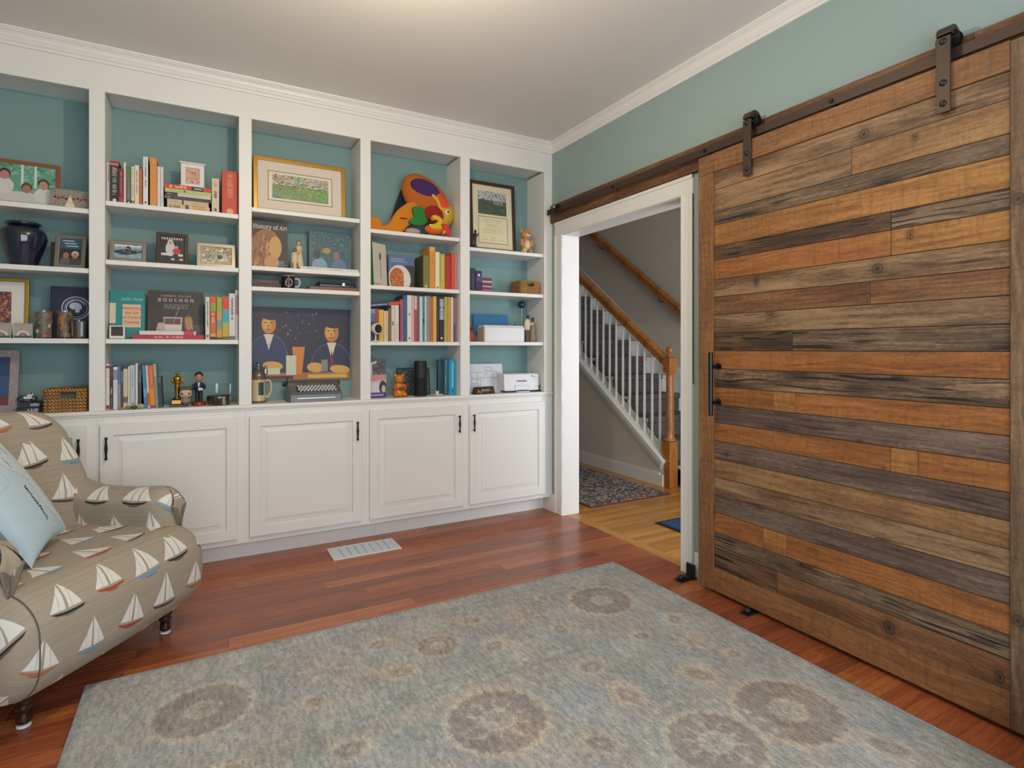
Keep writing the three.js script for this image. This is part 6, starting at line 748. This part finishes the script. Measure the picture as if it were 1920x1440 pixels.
// bay 4
{
  const f = thing('plush_fish', 'large plush fish patched orange, purple, red and yellow', 'plush toy', [-0.942, 1.9628, -0.135]), fz = (c) => mat(c, 0.95, { sheen: 0.5, sheenColor: new THREE.Color(0.5, 0.4, 0.3), sheenRoughness: 0.6 });
  const rot = (g, a, x, y, z) => g.rotateZ(a).translate(x, y, z);
  part(f, 'body', rot(ball(0.2, 0, 0, 0, 1, 0.66, 0.33, 36), -0.72, 0, 0.262, 0), fz('#b5611f')); part(f, 'back_patch', rot(ball(0.1, 0, 0, 0, 1.12, 0.66, 0.4, 28), -0.3, -0.02, 0.318, 0.036), fz('#45235c')); part(f, 'top_trim', rot(ball(0.16, 0, 0, 0, 1, 0.5, 0.3, 28), -0.5, 0.01, 0.33, -0.012), fz('#ab7440')); part(f, 'face', rot(ball(0.09, 0, 0, 0, 0.92, 1.05, 0.56, 28), -0.4, 0.112, 0.168, 0.016), fz('#c9a02a')); part(f, 'crest', rot(ball(0.08, 0, 0, 0, 1.15, 0.62, 0.62, 28), -0.75, 0.088, 0.252, 0.022), fz('#dc4a30')); part(f, 'brow', tube([[0.02, 0.285, 0.06], [0.05, 0.255, 0.068], [0.075, 0.2, 0.066], [0.085, 0.14, 0.06]], 0.012, 16, 8), fz('#cfae3c'));
  const e = part(f, 'eye', ball(0.018, 0.13, 0.18, 0.062, 1, 1, 0.5, 16), mat('#e6e2d2', 0.3)); part(e, 'pupil', ball(0.0085, 0.133, 0.18, 0.0705, 1, 1, 0.4, 12), M.blackGloss);
  part(f, 'side_fin', prism(smoothOutline([[-0.02, 0.18], [0.04, 0.2], [0.085, 0.165], [0.08, 0.105], [0.045, 0.075], [0.02, 0.11], [-0.02, 0.13]]), 0.03, 0.009).translate(0, 0, 0.068), fz('#8f1f1c')); part(f, 'belly_fin', prism(smoothOutline([[-0.11, 0.175], [-0.07, 0.185], [-0.025, 0.15], [-0.03, 0.09], [-0.07, 0.075], [-0.135, 0.085], [-0.1, 0.12]]), 0.03, 0.009).translate(0, 0, 0.055), fz('#2e7a3a'));
  part(f, 'tail', prism(smoothOutline([[-0.06, 0.2], [-0.12, 0.21], [-0.2, 0.15], [-0.27, 0.05], [-0.32, 0.035], [-0.345, 0.08], [-0.392, 0.075], [-0.392, 0.03], [-0.355, 0.017], [-0.2, 0.017], [-0.15, 0.07], [-0.08, 0.12]], 60), 0.05, 0.014).translate(0, 0, 0.02), fz('#cf7d1c')); part(f, 'tail_stripe', rbox(-0.2, -0.15, 0.1, 0.112, 0.04, 0.047, 0.003), fz('#7a3418'));
  const b = thing('plush_bird', 'little yellow and red plush bird under the fish', 'plush toy', [-0.9, 1.9625, -0.042]);
  part(b, 'body', [ball(0.045, -0.02, 0.045, 0, 1.5, 0.75, 0.7, 24)], fz('#d8601f')); part(b, 'crest', tube([[-0.02, 0.06, 0.02], [0.02, 0.1, 0.02], [-0.02, 0.122, 0.018], [-0.042, 0.112, 0.018]], 0.017, 20, 10), fz('#dcb428')); part(b, 'chest', ball(0.035, -0.015, 0.058, 0.022, 1.3, 0.6, 0.6, 20), fz('#dcb428')); part(b, 'feather_tuft', [ball(0.03, 0.06, 0.055, 0.005, 0.9, 1.2, 0.8), ball(0.022, 0.075, 0.03, 0.01, 1, 1.1, 0.8)], fz('#d33c30')); part(b, 'beak', new THREE.ConeGeometry(0.012, 0.03, 12).rotateZ(2.6).translate(0.035, 0.02, 0.032), fz('#e0a838')); part(b, 'eye', ball(0.008, -0.055, 0.065, 0.026, 1, 1, 0.7, 12), mat('#e2e0d8', 0.3));
  const g = thing('pale_stone', 'smooth pale pinkish stone lying below the fish tail', 'stone', [-1.06, 1.9622, -0.07]); part(g, 'stone', ball(0.035, 0, 0.0228, 0, 1.5, 0.65, 0.9, 24), mat('#b09a8c', 0.7));
  const n = thing('navy_folder', 'dark navy folder propped behind the plush fish', 'folder', [-1.1, 1.9624, -0.2], 0.1); part(n, 'cover', prism([[-0.11, 0], [0.02, 0], [0.03, 0.3], [0.0, 0.32]], 0.02, 0.002).translate(0, 0.0025, 0), mat('#161b30', 0.6)); part(n, 'spine', rbox(0.02, 0.032, 0.001, 0.3, -0.011, 0.011, 0.003), mat('#1d2340', 0.6));
}
{
  const c = thing('security_camera', 'white round camera with black lens in front of book row', 'camera', [-1.322, 1.2524, -0.022], 0.4), wm = mat('#d4cfca', 0.4);
  part(c, 'base', cyl(0.022, 0.02, 0.006, 0, 0, 0, 24), wm); part(c, 'stand', cyl(0.006, 0.005, 0.042, 0, 0.005, 0, 12), wm); part(c, 'head', lathe([[0.001, -0.02], [0.026, -0.017], [0.034, -0.006], [0.036, 0.02], [0.034, 0.026], [0.001, 0.027]], 32).rotateX(Math.PI / 2).translate(0, 0.08, 0), wm); part(c, 'lens', lathe([[0.001, 0.0275], [0.027, 0.0275], [0.028, 0.029], [0.001, 0.0305]], 32).rotateX(Math.PI / 2).translate(0, 0.08, 0), mat('#2a241e', 0.2));
  const w = thing('white_cord', 'thin white power cord running down the bookcase back panel', 'cord', [0, 0, 0]); part(w, 'wire', tube([[-1.345, 1.216, -0.2], [-1.3, 1.185, -0.235], [-1.23, 1.12, -0.245], [-1.16, 1.045, -0.243], [-1.13, 0.96, -0.24], [-1.11, 0.8925, -0.2]], 0.0022, 40, 6), mat('#d3d8d6', 0.5));
  const b = thing('orange_figurine', 'glossy orange seated animal figurine beside the black speaker', 'figurine', [-1.146, CT + 0.0004, -0.09]), om = mat('#d07a22', 0.3);
  part(b, 'body', [lathe([[0.001, 0], [0.04, 0.002], [0.043, 0.02], [0.038, 0.055], [0.03, 0.08], [0.02, 0.092], [0.001, 0.095]], 28).scale(1, 1, 0.8), ball(0.018, -0.026, 0.018, 0.026, 1, 0.8, 1.1), ball(0.018, 0.026, 0.018, 0.026, 1, 0.8, 1.1)], om); part(b, 'head', [ball(0.031, 0, 0.116, 0.002, 1, 1, 0.92), ball(0.014, 0, 0.108, 0.026, 1.1, 0.8, 0.8), ball(0.01, -0.025, 0.142, 0, 1, 1, 0.6), ball(0.01, 0.025, 0.142, 0, 1, 1, 0.6)], om); part(b, 'arm', [tube([[-0.03, 0.08, 0.008], [-0.038, 0.058, 0.022], [-0.012, 0.056, 0.036]], 0.0085, 12, 8), tube([[0.03, 0.08, 0.008], [0.038, 0.058, 0.022], [0.012, 0.056, 0.036]], 0.0085, 12, 8)], mat('#c4541e', 0.35)); part(b, 'pot', ball(0.013, 0, 0.055, 0.036, 1, 1, 0.8, 14), mat('#5e5524', 0.4)); for (const x of [-0.011, 0.011]) part(b, 'eye', ball(0.003, x, 0.121, 0.029, 1, 1, 0.6, 10), M.black);
  frame('dark_photo', -1.13, -0.897, 0.185, CT, -0.17, (g, w, h) => { const r = rng(52); g.fillStyle = '#2a3036'; g.fillRect(0, 0, w, h); speckle(g, w, h, 160, ['#3a444c', '#22282e', '#5a6064', '#444a44'], r, 12, 7); speckle(g, w, h, 20, ['#8a8678', '#a08c6a'], r, 6, 6); }, 'dark night photo panel standing behind the black cylinder speaker', { border: 0.004, t: 0.012, fm: M.black, lean: 0.12, category: 'photo' });
  const s = thing('cylinder_speaker', 'tall matte black cylinder speaker on the countertop', 'speaker', [-1.002, CT + 0.0004, -0.08]); part(s, 'body', lathe([[0.001, 0], [0.039, 0], [0.0415, 0.003], [0.0415, 0.228], [0.039, 0.234], [0.034, 0.235], [0.001, 0.2345]], 40), mat('#1d1c1e', 0.55)); part(s, 'light_ring', new THREE.TorusGeometry(0.036, 0.0012, 6, 40).rotateX(Math.PI / 2).translate(0, 0.2345, 0), M.blackGloss); part(s, 'grille', lathe([[0.0418, 0.01], [0.042, 0.012], [0.042, 0.12], [0.0418, 0.122]], 40), mat('#151416', 0.8));
  const a = thing('glass_award', 'smoky clear glass block standing beside the cyan box', 'award', [-0.838, CT + 0.0004, -0.11], 0.25); part(a, 'block', rbox(-0.036, 0.036, 0.012, 0.243, -0.012, 0.012, 0.003), new THREE.MeshPhysicalMaterial({ color: 0xffffff, transmission: 1, roughness: 0.05, thickness: 0.02, ior: 1.5, attenuationColor: new THREE.Color(0.7, 0.78, 0.78), attenuationDistance: 0.06 })); part(a, 'foot', rbox(-0.038, 0.038, 0, 0.0118, -0.016, 0.016, 0.002), mat('#54504c', 0.4));
  const y = thing('cyan_box', 'bright cyan box with pale vertical lettering at bay end', 'box', [-0.7735, CT + 0.0004, -0.07]); part(y, 'carton', rbox(-0.026, 0.026, 0, 0.244, -0.16, 0, 0.001), mat('#2795b8', 0.4)); part(y, 'label', decal(0.05, 0.242, sheetA.cell(0.05, 0.242, 900, (g, w, h) => { g.fillStyle = '#2697ba'; g.fillRect(-2, -2, w + 4, h + 4); g.fillStyle = '#1c86ad'; g.fillRect(w * 0.6, 0, w * 0.2, h); const r = rng(4); g.fillStyle = '#9fe0f2'; let q = h * 0.08; while (q < h * 0.78) { const d = 3 + r() * 5; g.fillRect(w * 0.4, q, w * 0.22, d * 0.7); q += d; } g.fillStyle = '#1566a8'; g.fillRect(w * 0.4, h * 0.88, w * 0.25, h * 0.05); })).translate(0, 0.122, 0.0007), printA);
  const k = thing('coiled_charger', 'small white charger with coiled cable beside the cyan box', 'charger', [-0.895, CT + 0.0004, -0.05]); part(k, 'plug', [cyl(0.011, 0.011, 0.02, 0, 0.012, 0, 18)], mat('#dcdcd8', 0.35)); for (let i = 0; i < 3; i++) part(k, 'cable', new THREE.TorusGeometry(0.022 + i * 0.005, 0.002, 6, 30).rotateX(Math.PI / 2).translate(0.006, 0.002 + i * 0.0035, 0.002), mat('#d4d4d0', 0.45));
}
// bay 5
frame('framed_diploma', -0.616, -0.242, 0.512, 1.908, -0.115, (g, w, h) => { const r = rng(71); g.fillStyle = '#d6cbaa'; g.fillRect(0, 0, w, h); const x0 = w * 0.14, W = w * 0.72; g.fillStyle = '#4a5548'; g.fillRect(x0, h * 0.09, W, h * 0.37); g.fillStyle = '#b0b4b8'; g.fillRect(x0, h * 0.09, W, h * 0.14); g.save(); g.beginPath(); g.rect(x0, h * 0.09, W, h * 0.37); g.clip(); for (let i = 0; i < 200; i++) { const y = r(); g.fillStyle = y < 0.5 ? ['#3c3430', '#6a6058', '#8a8478', '#4c4a44'][i % 4] : ['#3f5040', '#55624c', '#34423a'][i % 3]; g.fillRect(x0 + r() * W, h * (0.09 + y * 0.36), 4 + r() * 8, 3 + r() * 5); } g.fillStyle = '#c4c4c0'; for (let i = 0; i < 6; i++) g.fillRect(x0 + W * (0.55 + i * 0.06), h * 0.2, 4, h * 0.09); g.restore(); g.fillStyle = '#d9cfa8'; g.strokeStyle = '#4a443c'; g.lineWidth = 3; g.fillRect(x0, h * 0.5, W * 1.02, h * 0.42); g.strokeRect(x0, h * 0.5, W * 1.02, h * 0.42); g.fillStyle = '#8f8870'; for (const [y, a] of [[0.545, 0.7], [0.575, 0.55], [0.615, 0.5], [0.645, 0.4], [0.69, 0.6], [0.72, 0.7], [0.75, 0.65]]) for (let i = 0; i < 18; i++) if (r() < 0.85) g.fillRect(x0 + W * (0.5 - a / 2) + i * W * a / 18, h * y, W * a / 18 * 0.7, 3); for (const x of [0.12, 0.68]) g.fillRect(x0 + W * x, h * 0.86, W * 0.2, 2); g.strokeStyle = '#a89c7c'; g.beginPath(); g.arc(x0 + W * 0.5, h * 0.85, 13, 0, 7); g.stroke(); }, 'tall dark brown frame with campus photo and diploma', { border: 0.026, t: 0.02, fm: darkWood, lean: 0.06 });
{
  const d = thing('black_statuette', 'small black statuette before the lower corner of diploma frame', 'statuette', [-0.612, 1.9084, -0.05]); part(d, 'plinth', rbox(-0.022, 0.022, 0, 0.01, -0.018, 0.018, 0.002), M.black); part(d, 'figure', [lathe([[0.001, 0.01], [0.012, 0.01], [0.007, 0.04], [0.011, 0.075], [0.014, 0.1], [0.005, 0.11], [0.001, 0.11]], 18), ball(0.009, 0.002, 0.12, 0, 1, 1.2, 1), tube([[0.01, 0.1, 0], [0.02, 0.09, 0.004], [0.022, 0.11, 0.004]], 0.0035, 8, 6)], M.black);
  const t = thing('teddy_bear', 'small tan plush teddy bear beside the diploma frame', 'teddy bear', [-0.185, 1.9084, -0.075]), fz = (c) => mat(c, 0.98, { sheen: 0.6, sheenColor: new THREE.Color(0.6, 0.5, 0.4), sheenRoughness: 0.7 }), B = fz('#b98656'), C = fz('#d8bb94');
  part(t, 'body', [ball(0.042, 0, 0.068, 0, 0.95, 1.25, 0.8, 24)], B); part(t, 'belly', ball(0.028, 0, 0.066, 0.018, 0.95, 1.25, 0.7, 20), C); part(t, 'head', ball(0.036, 0, 0.145, 0.004, 1.05, 0.95, 0.92, 24), B); part(t, 'muzzle', [ball(0.017, 0, 0.136, 0.032, 1.1, 0.8, 0.8, 16)], C); part(t, 'nose', ball(0.0055, 0, 0.142, 0.0455, 1.2, 0.8, 0.6, 10), M.black); for (const s of [-1, 1]) { part(t, 'ear', ball(0.016, s * 0.033, 0.168, 0, 1, 1.05, 0.55, 14), B); part(t, 'eye', ball(0.0035, s * 0.014, 0.153, 0.034, 1, 1, 0.6, 8), M.black); part(t, 'arm', ball(0.016, s * 0.042, 0.082, 0.012, 0.75, 1.75, 0.8, 16), B); part(t, 'leg', ball(0.02, s * 0.024, 0.0199, 0.018, 0.9, 0.98, 1.4, 16), s < 0 ? C : B); }
  const r = thing('red_candle', 'deep red jar candle in the corner beside white box', 'candle', [-0.624, 1.2554, -0.1]); part(r, 'jar', lathe([[0.001, 0], [0.023, 0], [0.025, 0.003], [0.025, 0.07], [0.019, 0.085], [0.016, 0.1], [0.001, 0.101]], 28), mat('#7c2018', 0.2)); part(r, 'label', new THREE.CylinderGeometry(0.0254, 0.0254, 0.04, 24, 1, true, -0.9, 1.8).translate(0, 0.035, 0), mat('#a8301e', 0.5)); part(r, 'wick', cyl(0.0012, 0.001, 0.014, 0, 0.1, 0, 6), M.black);
  const w = thing('label_printer', 'white box printer with blue sheet rising behind it', 'printer', [-0.363, 1.2554, -0.075]);
  part(w, 'housing', prism([[-0.002, 0], [-0.002, 0.095], [0.012, 0.112], [0.1, 0.112], [0.12, 0.09], [0.12, 0]], 0.326, 0.004).rotateY(Math.PI / 2).translate(0, 0.0045, 0), mat('#dad9d9', 0.35)); part(w, 'side_cover', rbox(-0.168, -0.163, 0.004, 0.105, -0.115, -0.002, 0.002), mat('#c3a894', 0.5)); part(w, 'button', [cyl(0.008, 0.007, 0.004, -0.11, 0.1125, -0.03, 16), cyl(0.006, 0.006, 0.02, 0.098, 0.11, -0.02, 12)], M.black); part(w, 'top_slot', rbox(-0.09, 0.06, 0.1115, 0.114, -0.05, -0.035, 0.001), mat('#c9c6c2', 0.4)); part(w, 'paper_sheet', rbox(-0.2, 0.085, 0.08, 0.208, -0.004, -0.002, 0.001).applyMatrix4(new THREE.Matrix4().makeRotationX(-0.12)).translate(0.01, 0, -0.105), mat('#2f6c98', 0.7));
  const b = thing('ball_pick', 'dark teal ball ornament on a slender pale stick', 'ornament', [-0.168, 1.2554, -0.165]); part(b, 'stick', cyl(0.003, 0.003, 0.26, 0, 0.005, 0, 10), mat('#b9c0bc', 0.5)); part(b, 'ball', ball(0.031, 0, 0.285, 0, 1, 0.92, 1, 24), mat('#17344a', 0.35)); part(b, 'foot', cyl(0.018, 0.016, 0.006, 0, 0, 0, 20), mat('#b9c0bc', 0.5));
  const c = thing('couple_statuette', 'carved wooden statuette of two standing figures by the upright', 'statuette', [-0.152, 1.2554, -0.075]), wd = mat('#8a7458', 0.7), cm = mat('#d6c3a6', 0.7), hr = mat('#4a3a2c', 0.7);
  part(c, 'tall_body', lathe([[0.001, 0], [0.026, 0], [0.026, 0.04], [0.02, 0.1], [0.022, 0.135], [0.014, 0.152], [0.001, 0.156]], 20).scale(1, 1, 0.8).translate(0.026, 0, 0), wd); part(c, 'tall_head', ball(0.0135, 0.026, 0.17, 0.002, 0.95, 1.15, 1), hr); part(c, 'short_body', [lathe([[0.001, 0.09], [0.021, 0.09], [0.024, 0.12], [0.021, 0.155], [0.012, 0.17], [0.001, 0.172]], 20).scale(1, 1, 0.85).translate(-0.026, 0, 0.006), tube([[-0.026, 0.15, 0.02], [-0.004, 0.13, 0.028], [0.014, 0.14, 0.02]], 0.007, 10, 8)], cm); part(c, 'short_legs', cyl(0.013, 0.017, 0.092, -0.024, 0, 0.006, 16), mat('#5c4a48', 0.7)); part(c, 'short_head', [ball(0.0135, -0.016, 0.187, 0.006, 0.95, 1.15, 1)], hr);
}
{
  const p = thing('plan_board', 'white printed house plan sheet leaning on the back panel', 'poster', [-0.462, CT + 0.002, -0.16]), q = new THREE.Matrix4().makeRotationX(-0.2), cell = sheetB.cell(0.285, 0.21, 900, (g, w, h) => { const r = rng(83); g.fillStyle = '#cdd2d6'; g.fillRect(0, 0, w, h); g.strokeStyle = '#6d7478'; g.lineWidth = 2; for (const [a, b, c, d] of [[0.06, 0.3, 0.2, 0.2], [0.26, 0.3, 0.2, 0.2], [0.08, 0.55, 0.16, 0.14], [0.24, 0.55, 0.1, 0.2], [0.5, 0.12, 0.18, 0.12], [0.52, 0.28, 0.3, 0.22], [0.7, 0.34, 0.2, 0.2], [0.08, 0.76, 0.18, 0.12]]) g.strokeRect(w * a, h * b, w * c, h * d); for (let i = 0; i < 60; i++) { g.fillStyle = '#8b9296'; g.fillRect(w * (0.05 + r() * 0.85), h * (0.2 + r() * 0.7), 5, 2); } });
  part(p, 'board', rbox(-0.1425, 0.1425, 0, 0.21, -0.003, 0, 0.001).applyMatrix4(q), mat('#cdd2d4', 0.7)); part(p, 'print', decal(0.284, 0.209, cell).translate(0, 0.105, 0.0006).applyMatrix4(q), printB); part(p, 'ledge', rbox(-0.09, 0.15, -0.0015, 0.014, 0.0, 0.03, 0.002), mat('#c9cac8', 0.5));
  const n = thing('name_plate', 'dark wooden triangular desk name plate with pale lettering', 'name plate', [-0.545, CT + 0.0004, -0.05], 0.18); part(n, 'bar', prism([[-0.022, 0], [0.022, 0], [0.004, 0.046], [-0.004, 0.046]], 0.17, 0.002).rotateY(Math.PI / 2).translate(0, 0.0022, 0), mat('#3c2520', 0.35)); part(n, 'lettering', decal(0.11, 0.026, sheetA.cell(0.11, 0.026, 1200, (g, w, h) => { const r = rng(6); g.fillStyle = '#4e3530'; g.fillRect(0, 0, w, h); g.fillStyle = '#b39a94'; let q2 = w * 0.06; while (q2 < w * 0.94) { const d = 5 + r() * 7; if (r() < 0.9) g.fillRect(q2, h * 0.25, d * 0.7, h * 0.5); q2 += d; } })).rotateX(-0.37).translate(0.02, 0.0255, 0.0158), printA); part(n, 'ornament', [ball(0.013, -0.06, 0.018, 0.022, 1, 1.1, 0.8, 12), ball(0.01, -0.045, 0.012, 0.026, 1, 1, 0.8, 12)], mat('#9a7638', 0.4, { metalness: 0.5 }));
  const s = thing('receipt_printer', 'compact white printer with dark lettering beside plan sheet', 'printer', [-0.232, CT + 0.0004, -0.05], -0.03), wm = mat('#d7d7da', 0.35);
  part(s, 'housing', [prism([[0, 0.016], [0.004, 0.03], [0.012, 0.128], [0.03, 0.134], [0.09, 0.134], [0.1, 0.016]], 0.29, 0.003).rotateY(Math.PI / 2)], wm); for (const a of [-0.135, 0.06]) part(s, 'foot', rbox(a, a + 0.075, 0.0005, 0.018, -0.09, -0.006, 0.003), M.black); part(s, 'paper_tray', [rbox(-0.058, 0.058, 0.018, 0.052, -0.003, 0.006, 0.003), rbox(-0.05, 0.05, 0.0005, 0.008, -0.02, 0.028, 0.002)], wm); part(s, 'slot', rbox(-0.04, 0.04, 0.009, 0.016, -0.005, 0.004, 0.001), M.black);
  part(s, 'logo', decal(0.09, 0.018, sheetA.cell(0.09, 0.018, 1600, (g, w, h) => { g.fillStyle = '#d7d7da'; g.fillRect(-2, -2, w + 4, h + 4); g.fillStyle = '#3a363c'; const r = rng(3); let x = 3; while (x < w - 10) { const d = 7 + r() * 6; g.fillRect(x, h * (0.2 + r() * 0.1), d * 0.75, h * 0.55); x += d; } })).rotateX(-0.08).translate(0.002, 0.082, -0.0042), printA); part(s, 'indicator', [rbox(0.082, 0.094, 0.112, 0.12, -0.0095, -0.0058, 0.001), rbox(0.102, 0.11, 0.107, 0.114, -0.0098, -0.0055, 0.001)], M.black);
  const k = thing('wire_tangle', 'small black tangled adapter wire at the bookcase end', 'cable', [-0.0915, CT + 0.0004, -0.05]); part(k, 'wire', tube([[-0.012, 0.003, 0.012], [0.004, 0.03, 0.006], [-0.008, 0.046, 0], [0.012, 0.052, -0.004], [0.0, 0.02, 0.012], [0.014, 0.004, 0.018], [-0.008, 0.014, -0.01], [0.01, 0.04, 0.01]], 0.0024, 60, 6), M.black);
}
renderer.render(scene, camera);
